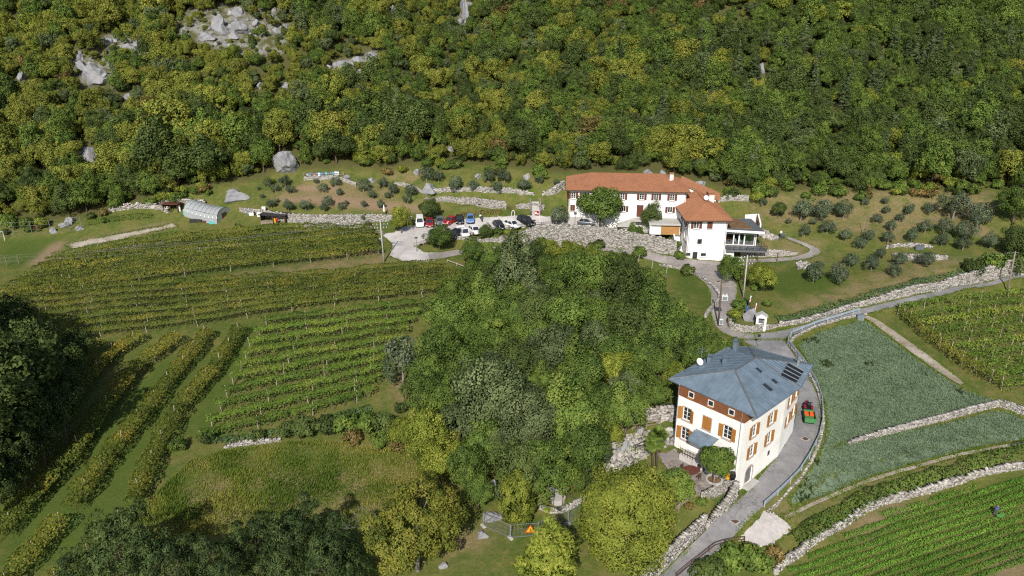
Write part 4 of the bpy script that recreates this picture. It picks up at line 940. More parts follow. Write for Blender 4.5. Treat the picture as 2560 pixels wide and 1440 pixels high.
ws = [0, 1.75, 2.85, 3.95, 6.0]
for i, (ua, ub) in enumerate(zip(ws[:-1], ws[1:])):
    mb = MB(); ring(a1, mb, ua, ub, 6.65, 9.2, .12, -.1, .02); g = mb.build('glazed_door' if i in (1, 2) else 'glazed_panel', M['white_paint'], AX); a1.block(MB(), ua + .12, ub - .12, 6.77, 9.08, -.06, -.04).build('pane', M['clear'], g)
for ua, ub in ((0, 1.95), (2.0, 4.0), (4.05, 6.0)):
    mb = MB(); ring(a1, mb, ua, ub, 9.22, 9.94, .08, -.1, .02); g = mb.build('transom_light', M['white_paint'], AX); a1.block(MB(), ua + .08, ub - .08, 9.3, 9.86, -.06, -.04).build('pane', M['clear'], g)
fl = [(44.2, 156.0), (50.6, 155.4), (50.2, 161.5), (44.3, 162)]
MB().prism([(x - AO[0], y - AO[1]) for x, y in fl], -.4, .04).build('floor', M['old_wood'], AX)
for p, q in zip(fl[1:], fl[2:] + fl[:1]): MB().bar((p[0] - AO[0], p[1] - AO[1], 1.7), (q[0] - AO[0], q[1] - AO[1], 1.7), .15, 3.3).build('wall', M['dark_wood'] if p == fl[2] else M['white_wall'], AX)
dk = [(44.02, 152.9), (52.2, 152.2), (51.6, 156.6), (44.02, 156.2)]
MB().prism([(x - AO[0], y - AO[1]) for x, y in dk], -.35, 0).build('deck', M['grey_metal'], AX)
for k in range(10):
    f0, f1_ = k / 10, (k + 1) / 10 - .012; z = .03
    def dkp(f, e): return (44.05 + 8.0 * f - AO[0], (152.95 - .68 * f) + e - AO[1])
    MB().prism([dkp(f0, 0), dkp(f1_, 0), dkp(f1_, 3.0), dkp(f0, 3.0)], .004, z).build('deck_board', M['grey_metal'], AX)
rp = [(44.1, 153.0), (52.1, 152.3), (51.6, 156.4)]
for p, q in zip(rp[:-1], rp[1:]):
    for z in (1.0, .55, .15): MB().bar((p[0] - AO[0], p[1] - AO[1], z), (q[0] - AO[0], q[1] - AO[1], z), .05).build('deck_rail', M['dark_metal'], AX)
    L = math.dist(p, q); k = max(2, int(L / 1.3))
    for i in range(k + 1): x, y = p[0] + (q[0] - p[0]) * i / k - AO[0], p[1] + (q[1] - p[1]) * i / k - AO[1]; MB().bar((x, y, 0), (x, y, 1.05), .06).build('rail_post', M['dark_metal'], AX)
mb = MB(); mb.box((-2.6, -2.2, -1.6), (1.9, 2.4, 3.0)); mb.build('store_room', M['white_wall'], AX)
mb = MB(); mb.box((2.6, -2.0, -1.7), (.35, .35, 2.7)); mb.build('deck_pillar', M['concrete'], AX)
cb = tag(MB().box((49.4, 158.2, 7.6), (1.0, .5, 1.9)).build('cabinet', M['lime_green']), 'lime green cabinet standing inside the glass annex', 'cabinet', kind='thing')
MB().box((49.4, 157.94, 7.6), (.04, .03, 1.8)).build('door_gap', M['dark_metal'], cb)
tb = thing('dining_table', 'wooden table inside the glass annex', 'table', (45.6, 157.6, 6.65)); MB().box((0, 0, .74), (1.5, .8, .06)).build('table_top', M['honey_wood'], tb)
for sx in (-.65, .65):
    for sy in (-.3, .3): MB().box((sx, sy, .36), (.07, .07, .72)).build('leg', M['honey_wood'], tb)
for k, (x, y) in enumerate(((46.9, 157.2), (47.9, 157.0), (48.4, 157.9))):
    chx = thing('dining_chair', 'pale chair inside the glass annex', 'chair', (x, y, 6.65), .4 * k, 'chairs inside the annex'); MB().box((0, 0, .45), (.42, .42, .05)).build('seat', M['frame_white'], chx); MB().box((0, .2, .75), (.42, .04, .55)).build('backrest', M['frame_white'], chx)
    for sx in (-.18, .18):
        for sy in (-.18, .18): MB().box((sx, sy, .21), (.04, .04, .42)).build('leg', M['grey_metal'], chx)
CW = thing('courtyard_wall', 'white angled courtyard wall with brick face at the back of the annex', 'wall', tuple(G(1893, 575)))
o_ = Vector(CW.location)
def cw(px, py, z): return Vector(at_z(px, py, z)) - o_
P_ = [cw(1891, 548, 10.6), cw(1897, 546, 10.6), cw(1901, 572, 10.2), cw(1899, 574, 10.2)]
mb = MB(); mb.bar(cw(1894, 547, 9.9), cw(1900, 573, 9.3), .3, 2.4); mb.build('wall_panel', M['white_wall'], CW); mb = MB(); mb.bar(cw(1893, 547, 9.8) + Vector((-.2, 0, 0)), cw(1898, 573, 9.2) + Vector((-.2, 0, 0)), .06, 2.0); mb.build('brick_face', M['tiles'], CW)
mb = MB(); mb.bar(cw(1862, 548, 9.7), cw(1892, 546, 9.9), .3, 2.0); mb.build('wall_panel', M['white_wall'], CW)

# ------------------------------------------------------------------ foliage kit
def cards(C, Nrm, size, rng, aspect=.6, fold=.0):
    """leaf-shaped faces: centres, facing directions, lengths"""
    n = len(C); Nrm = Nrm / (np.linalg.norm(Nrm, axis=1)[:, None] + 1e-9)
    r = rng.normal(size=(n, 3)); a = r - (r * Nrm).sum(1)[:, None] * Nrm; a /= np.linalg.norm(a, axis=1)[:, None] + 1e-9; b = np.cross(Nrm, a)
    s = np.asarray(size)[:, None] * .5
    V = np.stack([C + a * s, C + b * s * aspect + Nrm * s * fold, C - a * s, C - b * s * aspect + Nrm * s * fold], 1)
    return V.reshape(-1, 3)
def quad_idx(n): return np.arange(n * 4).reshape(n, 4)
def unit(rng, n):
    v = rng.normal(size=(n, 3)); return v / np.linalg.norm(v, axis=1)[:, None]
def crown_arrays(seed, rx, rz, nclump, nleaf, leaf, cr=.29, aspect=.6, bottom=-.55, flat=1.0, cone=0.0, open_=.0, spread=.75, lumps=0.36):
    """a crown made of leafy clumps round an uneven ellipsoid; its middle is at the origin"""
    rng = np.random.default_rng(seed)
    d = unit(rng, nclump * 4); d = d[d[:, 2] > bottom][:nclump]; n = len(d)
    rad = rng.uniform(.35, 1.0, n) ** .5
    wob = 1 + lumps * np.sin(d[:, 0] * 3.1 + seed) * np.cos(d[:, 1] * 2.7 + seed * 2) + lumps * .6 * np.sin(d[:, 2] * 5 + seed * 3)
    rad = rad * wob
    C = d * rad[:, None] * np.array([rx, rx, rz]) * (1 - cr * .55)
    if cone: C[:, :2] *= (1 - cone * (C[:, 2:3] / rz * .5 + .5))
    R = rx * cr * rng.uniform(.65, 1.25, n) * ((1 - cone * .6 * (C[:, 2] / rz * .5 + .5)) if cone else 1)
    k = np.repeat(np.arange(n), nleaf); e = unit(rng, len(k))
    out = C[k] / (np.linalg.norm(C[k], axis=1)[:, None] + 1e-6)
    e = e + out * .45 + np.array([0, 0, .25]); e /= np.linalg.norm(e, axis=1)[:, None]
    sc = np.array([1, 1, flat])
    L = C[k] + e * (R[k] * rng.uniform(.62, 1.06, len(k)))[:, None] * sc
    keep = rng.random(len(k)) > open_
    nr = e * .55 + np.array([0, 0, .35]) + rng.normal(size=e.shape) * spread * .6
    tint = np.clip(rng.normal(.5, .17, n)[k] + rng.normal(0, .13, len(k)), 0, 1)
    sz = leaf * rng.uniform(.7, 1.35, len(k))
    L, nr, sz, tint = L[keep], nr[keep], sz[keep], tint[keep]
    V = cards(L, nr, sz, rng, aspect, .12)
    sm = e[keep] * .7 + L / np.array([rx, rx, rz]) * .6 + np.array([0, 0, .15]); sm /= np.linalg.norm(sm, axis=1)[:, None]; nn = nr / np.linalg.norm(nr, axis=1)[:, None] * .5 + sm * .6; nn /= np.linalg.norm(nn, axis=1)[:, None]
    return V, quad_idx(len(L)), np.repeat(tint, 4), C, np.repeat(nn, 4, 0)
def crown_mesh(name, **kw):
    V, F, t_, C, nn = crown_arrays(**kw); return mesh_np(name, V, F, {'tint': t_}, normals=nn), C
def trunk_mesh(name, h, r, C=None, top=None, seed=0, nb=6, n=6):
    """tapered trunk from the ground to inside the crown (crown middle at z = top), with limbs reaching for the clumps"""
    rng = random.Random(seed); mb = MB(); top = h if top is None else top
    P = [Vector((0, 0, -.4))]; k = 5
    for i in range(1, k + 1): P.append(Vector((rng.uniform(-.05, .05) * h * i / k, rng.uniform(-.05, .05) * h * i / k, top * i / k)))
    mb.tube(P, [r * 1.25] + [r * (1 - .72 * i / k) for i in range(1, k + 1)], n)
    if C is not None and len(C):
        for i in range(nb):
            c = C[rng.randrange(len(C))]; s = P[rng.choice((2, 3, 4))]; e = Vector((c[0], c[1], c[2] + top)); mid = s.lerp(e, .5) + Vector((0, 0, .05 * h))
            mb.tube([s, mid, e], [r * .42, r * .26, r * .08], 4)
    me = bpy.data.meshes.new(name); me.from_pydata(mb.v, [], mb.f); me.update()
    for p in me.polygons: p.use_smooth = True
    return me
LM = {}
LM['olive_yellow'] = leaf_mat('leaf_autumn_olive', [(.1, (.046, .056, .012)), (.35, (.086, .100, .017)), (.6, (.122, .134, .022)), (.8, (.148, .150, .026)), (.97, (.165, .150, .032))], hue_var=.2, gain=2.0)
LM['green'] = leaf_mat('leaf_green', [(.1, (.036, .054, .013)), (.4, (.060, .096, .018)), (.7, (.092, .132, .024)), (.95, (.130, .158, .030))], hue_var=.2, gain=1.7)
LM['thicket'] = leaf_mat('leaf_thicket_green', [(.1, (.028, .046, .011)), (.4, (.052, .084, .017)), (.7, (.080, .118, .022)), (.95, (.115, .145, .030))], hue_var=.35, gain=1.8)
LM['lime'] = leaf_mat('leaf_lime', [(.1, (.055, .070, .012)), (.4, (.105, .130, .018)), (.7, (.160, .180, .028)), (.95, (.22, .22, .04))], .25, gain=1.7)
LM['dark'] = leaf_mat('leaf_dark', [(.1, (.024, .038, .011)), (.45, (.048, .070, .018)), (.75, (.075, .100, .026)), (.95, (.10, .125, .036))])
LM['holm'] = leaf_mat('leaf_holm_oak', [(.1, (.028, .038, .015)), (.45, (.056, .076, .028)), (.75, (.09, .112, .046)), (.97, (.125, .145, .065))], .1)
LM['brown'] = leaf_mat('leaf_turning', [(.1, (.055, .045, .016)), (.45, (.12, .095, .03)), (.75, (.18, .13, .045)), (.95, (.22, .13, .06))])
LM['walnut'] = leaf_mat('leaf_walnut', [(.1, (.042, .054, .010)), (.4, (.082, .100, .016)), (.7, (.130, .140, .022)), (.95, (.175, .165, .03))], .25, gain=1.4)
LM['olive'] = leaf_mat('leaf_olive_tree', [(.1, (.036, .050, .030)), (.45, (.066, .090, .046)), (.8, (.11, .138, .076)), (.97, (.155, .18, .115))], .1, gain=1.35)
LM['conifer'] = leaf_mat('needles', [(.1, (.022, .034, .014)), (.5, (.050, .070, .026)), (.9, (.09, .11, .045))], .08)
LM['pine'] = leaf_mat('pine_needles', [(.1, (.018, .032, .011)), (.5, (.044, .070, .020)), (.9, (.08, .112, .034))], .08, gain=1.2)
LM['vine'] = leaf_mat('vine_leaf', [(.08, (.040, .056, .010)), (.35, (.080, .100, .016)), (.6, (.125, .128, .020)), (.8, (.19, .155, .024)), (.97, (.27, .16, .02))], .25, .1, gain=1.45)
LM['vine_green'] = leaf_mat('green_vine_leaf', [(.08, (.035, .065, .010)), (.45, (.075, .125, .016)), (.75, (.13, .165, .024)), (.97, (.22, .19, .03))], .28, .1)
LM['crop'] = leaf_mat('leek_leaf', [(.1, (.070, .105, .066)), (.5, (.125, .172, .100)), (.9, (.18, .235, .14))], .3, .05, gain=1.75)
LM['row_crop'] = leaf_mat('row_crop_leaf', [(.1, (.030, .075, .010)), (.5, (.062, .135, .016)), (.9, (.11, .19, .028))], .2, .05, gain=1.65)
LM['grass'] = leaf_mat('tall_grass', [(.05, (.05, .09, .012)), (.4, (.11, .15, .02)), (.65, (.20, .19, .04)), (.9, (.30, .23, .07)), (1, (.30, .15, .08))], .2, .05)
LM['ivy'] = leaf_mat('ivy_leaf', [(.1, (.028, .055, .022)), (.5, (.06, .105, .042)), (.9, (.10, .16, .06))], .1, .1)

class Kind:
    """one kind of tree: a few crowns and trunks, shared by all trees of that kind"""
    def __init__(s, name, mat, bark, n, rx, rz, nclump, nleaf, leaf, stem, tr, seed0, **kw):
        s.v = []; s.rx, s.rz, s.stem, s.bark = rx, rz, stem, M[bark]
        for i in range(n):
            me, C = crown_mesh('crown', seed=seed0 + i, rx=rx, rz=rz, nclump=nclump, nleaf=nleaf, leaf=leaf, **kw); me.materials.append(LM[mat])
            s.v.append((me, trunk_mesh('trunk', stem + rz, tr, C, stem + rz * .75, seed0 + i)))
            s.v[-1][1].materials.append(s.bark)
    def crown_height(s): return s.stem + s.rz * .75
    def plant(s, name, label, loc, k=1.0, rz=None, i=None, group=None, cat='tree', kz=None, rnd=random):
        me, tk = s.v[rnd.randrange(len(s.v)) if i is None else i % len(s.v)]
        a = rnd.uniform(0, 6.28) if rz is None else rz
        root = thing(name, label, cat, loc, a, group, (k, k, k if kz is None else kz))
        c = obj('crown', me, root); c.location = (0, 0, s.stem + s.rz * .75); c['kind'] = 'stuff' if False else c.get('kind', '') or ''
        if 'kind' in c: del c['kind']
        obj('trunk', tk, root); return root
KD = {}
KD['f_olive'] = Kind('f', 'olive_yellow', 'bark', 3, 2.6, 2.3, 84, 76, .27, 1.8, .16, 100, cr=.29)
KD['f_green'] = Kind('f', 'green', 'bark', 3, 2.6, 2.5, 84, 76, .27, 1.9, .16, 110, cr=.29)
KD['f_lime'] = Kind('f', 'lime', 'bark', 2, 2.4, 2.2, 84, 76, .27, 1.8, .16, 120, cr=.29)
KD['f_dark'] = Kind('f', 'dark', 'bark', 2, 2.7, 2.7, 84, 76, .27, 2.0, .17, 130, cr=.29)
KD['f_holm'] = Kind('f', 'holm', 'bark', 2, 2.3, 2.5, 62, 92, .25, 1.5, .16, 140, cr=.29)
KD['f_brown'] = Kind('f', 'brown', 'bark_grey', 2, 2.3, 2.0, 54, 80, .27, 1.7, .15, 150, cr=.29, open_=.2)
KD['f_conifer'] = Kind('f', 'conifer', 'bark', 2, 2.2, 5.0, 120, 64, .28, 1.2, .18, 160, cr=.32, cone=.85, flat=.4, aspect=.4, bottom=-1)
FOREST_KINDS = ['f_olive', 'f_green', 'f_lime', 'f_dark', 'f_holm', 'f_brown', 'f_conifer']
FOREST_LABEL = {'f_olive': 'olive-yellow broadleaf tree along the foot of the hillside wood', 'f_green': 'mid-green broadleaf tree along the foot of the hillside wood', 'f_lime': 'bright lime-green tree along the foot of the hillside wood',
  'f_dark': 'dark green dense tree along the foot of the hillside wood', 'f_holm': 'grey-green evergreen oak along the foot of the hillside wood', 'f_brown': 'brownish half-turned tree along the foot of the hillside wood', 'f_conifer': 'dark pointed conifer in the hillside wood above the houses'}

# ------------------------------------------------------------------ boulders on the hillside
def boulder_mesh(seed, sub=3):
    import bmesh
    rng = np.random.default_rng(seed); bm = bmesh.new(); bmesh.ops.create_icosphere(bm, subdivisions=sub, radius=1.0)
    V = np.array([v.co[:] for v in bm.verts])
    for _ in range(9):      # flat broken faces
        n = unit(rng, 1)[0]; h = rng.uniform(.48, .82); d = V @ n; V -= np.outer(np.maximum(d - h, 0), n)
    V *= (1 + .10 * np.sin(V @ rng.normal(size=3) * 4 + 1) + .06 * np.sin(V @ rng.normal(size=3) * 9))[:, None]; V += rng.normal(size=V.shape) * .018
    for v, c in zip(bm.verts, V): v.co = c
    me = bpy.data.meshes.new('boulder'); bm.to_mesh(me); bm.free(); me.materials.append(M['boulder'])
    a = me.attributes.new('tint', 'FLOAT', 'POINT'); a.data.foreach_set('value', np.full(len(me.vertices), .5, np.float32)); return me
BM = [boulder_mesh(300 + i) for i in range(7)]
M['pale_boulder'] = M['limestone']
BOULDERS = [(240,187,36,30,'largest grey boulder in the cluster high on the wooded slope'),(206,166,18,14,'small boulder leaning on the largest grey boulder'),(197,142,15,12,'rounded boulder above the big boulder cluster'),(265,195,16,14,'low boulder at the foot of the largest boulder'),
 (547,54,24,20,'blocky boulder at the top of the rockfall'),(604,70,30,18,'broad slab boulder in the rockfall'),(556,74,18,14,'mid-sized boulder between the block and the slab'),(518,92,22,12,'low boulder at the lower end of the rockfall'),(585,90,20,10,'flat boulder under the broad slab'),(595,28,16,14,'boulder at the upper edge of the rockfall'),(640,60,12,10,'small boulder beside the broad slab'),(462,78,9,12,'upright small boulder beside the rockfall'),(716,72,9,12,'lone upright boulder past the rockfall'),(692,76,10,8,'small low boulder past the rockfall'),
 (325,122,22,14,'boulder pile in a gap of the yellow trees'),(342,108,12,10,'boulder on top of the gap pile'),(264,102,18,10,'pale flat boulder among olive-yellow trees'),(57,193,12,16,'boulder half hidden near the edge of the slope'),(8,228,12,14,'boulder cut by the picture edge'),
 (722,404,34,32,'tall jagged boulder standing behind the beehives'),(230,386,34,22,'large dark grey boulder in the wood above the garden'),(230,428,16,14,'boulder below the large dark grey one'),(588,487,40,16,'long whale-backed boulder beside the orchard'),
 (322,242,13,12,'small blue-grey boulder in the wood'),(651,213,8,10,'small white boulder among the trees, first of a pair'),(713,212,12,8,'small white boulder among the trees, second of a pair'),(862,164,26,14,'boulder at the lower end of the diagonal rock band'),(898,150,16,10,'boulder midway along the diagonal rock band'),(932,142,20,14,'boulder at the upper end of the diagonal rock band'),
 (985,32,10,18,'narrow rock outcrop near the top of the slope'),(110,440,16,13,'boulder in shade at the foot of the wood'),(1746,462,20,13,'grey boulder behind the tiled wing'),(175,549,20,10,'white boulder by the vegetable garden'),(165,562,14,8,'lower white boulder by the vegetable garden'),(134,575,9,9,'round boulder by the sports field fence'),(199,570,10,7,'small boulder at the corner of the garden'),
 (1072,472,24,14,'grey rock at the end of the upper terrace wall'),(1042,428,8,9,'pale stone below the wood edge'),(1195,440,9,8,'white stone under the olive trees'),(1318,440,9,9,'pale stone beside the long house bank'),(870,442,9,6,'grey stone next to the beehives'),(930,450,8,7,'grey stone between two olive trees'),(1620,430,12,8,'pale rock just behind the long roof'),(1655,432,10,8,'pale rock behind the roof ridge end'),(1128,370,14,8,'pale rock in a gap of the lower wood'),(1600,1075,14,10,'white rock beside the palm'),(1560,1110,20,14,'white limestone outcrop below the palm path'),(1505,1140,18,12,'white limestone outcrop at the end of the palm path'),
 (1237,1215,12,26,'white rock wedge beside the clipped yew'),(1230,1290,24,14,'grey rock below the clipped yew'),(1205,1335,18,10,'grey rock ledge by the building-site fence'),(1108,1412,12,10,'small white rock under the walnut tree'),(1660,870,14,10,'pale rock in the thicket above the blue roof'),(1540,945,14,12,'pale rock ledge in the thicket'),(420,330,9,7,'small grey stone in the lower wood'),(1905,170,8,14,'narrow pale scree chute on the far slope'),(1035,20,10,8,'pale rock near the top of the slope'),(1160,22,10,30,'tall pale rock chute near the top of the slope')]
BPX = []
for i, (px, py, w, h, lab) in enumerate(BOULDERS):
    p = G(px, py + h * .6); s = 1 / pxm(p); BPX.append((px, py, w, h))
    o = obj('boulder', BM[i % 7]); o.location = (p.x, p.y, p.z + h * s * .35); o.rotation_euler = (random.uniform(-.3, .3), random.uniform(-.3, .3), random.uniform(0, 6)); k = (w + h) / 2 * s
    o.scale = (w * s * 1.12, (w + h) / 2 * s, h * s * 1.15); o.rotation_euler = (0, 0, random.uniform(-.5, .5)); tag(o, lab, 'boulder', 'limestone boulders', 'thing')
# loose rock too small to count
rng = np.random.default_rng(5); C = []
for poly, n in zip(ROCK, (90, 30, 60, 35, 40, 25)):
    xs = [p[0] for p in poly]; ys = [p[1] for p in poly]; m_ = 0
    while m_ < n:
        x, y = rng.uniform(min(xs), max(xs)), rng.uniform(min(ys), max(ys))
        if in_poly(x, y, poly): p = G(x, y); C.append(p[:]); m_ += 1
C = np.array(C); n = len(C); A = unit(rng, n); B = np.cross(A, unit(rng, n)); B /= np.linalg.norm(B, axis=1)[:, None]; D = np.cross(A, B); S = rng.uniform(.15, .8, (n, 1)) ** 1.6 * rng.uniform(.6, 1.3, (n, 3))
V, F, ti = warp_boxes(C, A, B, D, S, .5, rng); tag(obj('scree', mesh_np('scree', V, F, {'tint': ti * .6 + .2}), None, M['boulder']), 'grey limestone scree between the trees of the slope', 'rubble', kind='stuff')

# ------------------------------------------------------------------ the wood on the hillside
rng = np.random.default_rng(11); FT = []
sp = 2.9
for y in np.arange(172, 345, sp * .82):
    for x in np.arange(-195, 196, sp):
        xx, yy = x + rng.uniform(-1.3, 1.3) + (sp / 2 if int(y / (sp * .82)) % 2 else 0), y + rng.uniform(-1.1, 1.1)
        z = float(H(xx, yy)); px, py, dep = proj(xx, yy, z)
        if py > np.interp(px, FX, FY) - 4 or px < -120 or px > 2680: continue
        shrub = False
        if any(abs(px - b[0]) < b[2] * 1.0 + 4 and -b[3] * .6 < py - b[1] < b[3] * 1.1 + 4 for b in BPX): continue
        if any(abs(px - b[0]) < b[2] * 1.1 + 8 and -b[3] * .6 < py - b[1] < b[3] * 1.1 + 40 for b in BPX): shrub = True
        if any(in_poly(px, py - 6, r) for r in ROCK):
            if rng.random() < .18: continue
            shrub = True
        f = np.clip(px / 2560, 0, 1); nse = vnoise(xx, yy, 14, 5); n2 = vnoise(xx, yy, 9, 8)
        w = dict(f_olive=max(.05, 1.25 - 1.5 * f) * (.5 + 1.3 * nse), f_green=.35 + .7 * f * (.6 + .8 * n2), f_lime=.05 + .05 * nse, f_dark=.10 + .85 * f * nse + (.35 if py > 330 else 0), f_holm=.10 + .12 * n2, f_brown=.03 + .03 * n2, f_conifer=(.16 if (px > 1450 and 130 < py < 420) else .0))
        k = rng.choice(len(FOREST_KINDS), p=np.array([w[q] for q in FOREST_KINDS]) / sum(w.values()))
        s = rng.uniform(.62, 1.12) * (.62 + .5 * vnoise(xx, yy, 22, 3)) * (1.25 if py > 380 and px < 900 else 1.0) * (1.15 if py > 330 else .95)
        s *= rng.choice([.72, 1.0, 1.2, 1.5], p=[.3, .4, .2, .1])
        if FOREST_KINDS[k] == 'f_conifer': s = rng.uniform(.75, 1.1)
        if shrub: s *= rng.uniform(.32, .62)
        elif py > np.interp(px, FX, FY) - 30: s *= rng.uniform(.6, 1.0)
        FT.append((xx, yy, z - .3, k, s, dep, px, py))
FT.sort(key=lambda q: -q[4] / q[5] * (1 if 0 < q[6] < 2560 else 0)); near = sorted(range(len(FT)), key=lambda i: FT[i][5] / FT[i][4] if -40 < FT[i][6] < 2600 and FT[i][7] > 0 else 1e9)[:300]
ns = set(near); rr = random.Random(3)
ZN = [(330, 'above the vegetable garden'), (640, 'above the greenhouse'), (960, 'above the beehives'), (1380, 'above the parked cars'), (1790, 'behind the long house'), (2160, 'above the glass annex'), (9999, 'above the olive slope')]
KN = {'f_olive': 'olive-yellow tree', 'f_green': 'mid-green tree', 'f_lime': 'lime-green tree', 'f_dark': 'dark-green tree', 'f_holm': 'grey-green evergreen', 'f_brown': 'brownish tree', 'f_conifer': 'pointed conifer'}
for i in near:
    x, y, z, k, s, dep, px, py = FT[i]; kd = FOREST_KINDS[k]
    lab = ('small ' if s < .75 else 'large ' if s > 1.0 else '') + KN[kd] + (' at the wood edge ' if py > np.interp(px, FX, FY) - 45 else ' up the wooded slope ') + next(w for lim, w in ZN if px < lim)
    KD[kd].plant('forest_tree', lab, (x, y, z), s, group='trees of the hillside wood', rnd=rr, kz=s * rr.uniform(.9, 1.15))
# the rest of the wood: one mass, drawn as copies of the same crowns
rest = [FT[i] for i in range(len(FT)) if i not in ns]
protos = [(kd, i) for kd in FOREST_KINDS for i in range(len(KD[kd].v))]
first = {kd: sum(1 for q in protos[:[p[0] for p in protos].index(kd)]) for kd in FOREST_KINDS}
pv = np.array([(x, y, z + KD[FOREST_KINDS[k]].crown_height() * s) for x, y, z, k, s, *_ in rest])
fme = bpy.data.meshes.new('forest'); fme.vertices.add(len(pv)); fme.vertices.foreach_set('co', pv.astype(np.float32).ravel())
def put(nm, typ, vals): a = fme.attributes.new(nm, typ, 'POINT'); a.data.foreach_set('value', vals)
a_ = fme.attributes.new('size', 'FLOAT_VECTOR', 'POINT'); a_.data.foreach_set('vector', np.array([(q[4] * rng.uniform(.85, 1.2), q[4] * rng.uniform(.85, 1.2), q[4] * rng.uniform(.75, 1.35)) for q in rest], np.float32).ravel()); put('turn', 'FLOAT', rng.uniform(0, 6.28, len(rest)).astype(np.float32))
put('which', 'INT', np.array([first[FOREST_KINDS[q[3]]] + rng.integers(len(KD[FOREST_KINDS[q[3]]].v)) for q in rest], np.int32))
fo = obj('forest', fme); tag(fo, 'dense autumn-tinged wood covering the whole hillside', 'wood', kind='stuff')
# real trees in the scene serve as sources: find one crown per variant
srcs = []
allc = [o for o in bpy.data.objects if o.name.split('.')[0] == 'crown']
for kd, i in protos:
    c = next((o for o in allc if o.data == KD[kd].v[i][0]), None)
    if c is None:
        q = rest[0]; c = next(o for o in KD[kd].plant('forest_tree', FOREST_LABEL[kd], (-60 + 3 * i, 240, float(H(-60 + 3 * i, 240))), .8, i=i, group='hillside trees').children if o.name.startswith('crown'))
    srcs.append(c)
ng = bpy.data.node_groups.new('forest_copies', 'GeometryNodeTree'); ng.interface.new_socket('Geometry', in_out='INPUT', socket_type='NodeSocketGeometry'); ng.interface.new_socket('Geometry', in_out='OUTPUT', socket_type='NodeSocketGeometry')
gi, go = ng.nodes.new('NodeGroupInput'), ng.nodes.new('NodeGroupOutput'); jn = ng.nodes.new('GeometryNodeGeometryToInstance'); ip = ng.nodes.new('GeometryNodeInstanceOnPoints')
for c in reversed(srcs):
    oi = ng.nodes.new('GeometryNodeObjectInfo'); oi.inputs['Object'].default_value = c; oi.transform_space = 'ORIGINAL'; oi.inputs['As Instance'].default_value = False
    ng.links.new(oi.outputs['Geometry'], jn.inputs[0])
def natt(nm, typ):
    n = ng.nodes.new('GeometryNodeInputNamedAttribute'); n.data_type = typ; n.inputs['Name'].default_value = nm; return n.outputs['Attribute']
m2p = ng.nodes.new('GeometryNodeMeshToPoints'); ng.links.new(gi.outputs[0], m2p.inputs[0]); ng.links.new(m2p.outputs[0], ip.inputs['Points'])
# each source becomes its own instance, picked by number
jn2 = ng.nodes.new('GeometryNodeJoinGeometry'); ng.nodes.remove(jn)
gis = []
for c in srcs:
    oi = ng.nodes.new('GeometryNodeObjectInfo'); oi.inputs['Object'].default_value = c; oi.transform_space = 'ORIGINAL'; oi.inputs['As Instance'].default_value = True; gis.append(oi)
for oi in reversed(gis): ng.links.new(oi.outputs['Geometry'], jn2.inputs[0])
ng.links.new(jn2.outputs[0], ip.inputs['Instance']); ip.inputs['Pick Instance'].default_value = True
ng.links.new(natt('which', 'INT'), ip.inputs['Instance Index']); ng.links.new(natt('size', 'FLOAT_VECTOR'), ip.inputs['Scale'])
cx = ng.nodes.new('ShaderNodeCombineXYZ'); ng.links.new(natt('turn', 'FLOAT'), cx.inputs[2]); ng.links.new(cx.outputs[0], ip.inputs['Rotation'])
ng.links.new(ip.outputs[0], go.inputs[0]); md = fo.modifiers.new('copies', 'NODES'); md.node_group = ng

# ------------------------------------------------------------------ undergrowth along the wood's edge
KD['bush'] = Kind('b', 'green', 'bark', 3, 1.3, .95, 26, 60, .26, .15, .06, 200, cr=.42, bottom=-.2)
KD['bush_lime'] = Kind('b', 'lime', 'bark', 2, 1.3, .95, 26, 60, .26, .15, .06, 210, cr=.42, bottom=-.2)
KD['bush_dark'] = Kind('b', 'dark', 'bark', 2, 1.3, 1.0, 26, 64, .25, .15, .06, 220, cr=.42, bottom=-.2)
KD['bush_dry'] = Kind('b', 'brown', 'bark', 2, 1.2, .75, 22, 46, .24, .1, .05, 230, cr=.42, bottom=-.2, open_=.2)
rr = random.Random(21); edge_lab = {'bush': 'low green bush at the wood edge', 'bush_lime': 'low lime-green bush at the wood edge', 'bush_dark': 'low dark bush at the wood edge', 'bush_dry': 'low brown bush at the wood edge'}
for k in range(230):
    px = rr.uniform(10, 2550); py = float(np.interp(px, FX, FY)) + rr.uniform(-22, 26)
    if any(abs(px - b_[0]) < b_[2] * 1.3 + 12 and abs(py - b_[1]) < b_[3] + 26 for b_ in BPX) or 1390 < px < 1800 and py > 418: continue
    if 740 < px < 860 and 415 < py < 452: continue
    kd = rr.choice(['bush', 'bush', 'bush_lime', 'bush_dark', 'bush_dry']); p = G(px, py)
    KD[kd].plant('edge_bush', edge_lab[kd] + ' ' + next(w for lim, w in ZN if px < lim), p, rr.uniform(.6, 1.35), group='bushes at the foot of the wood', cat='bush', rnd=rr)

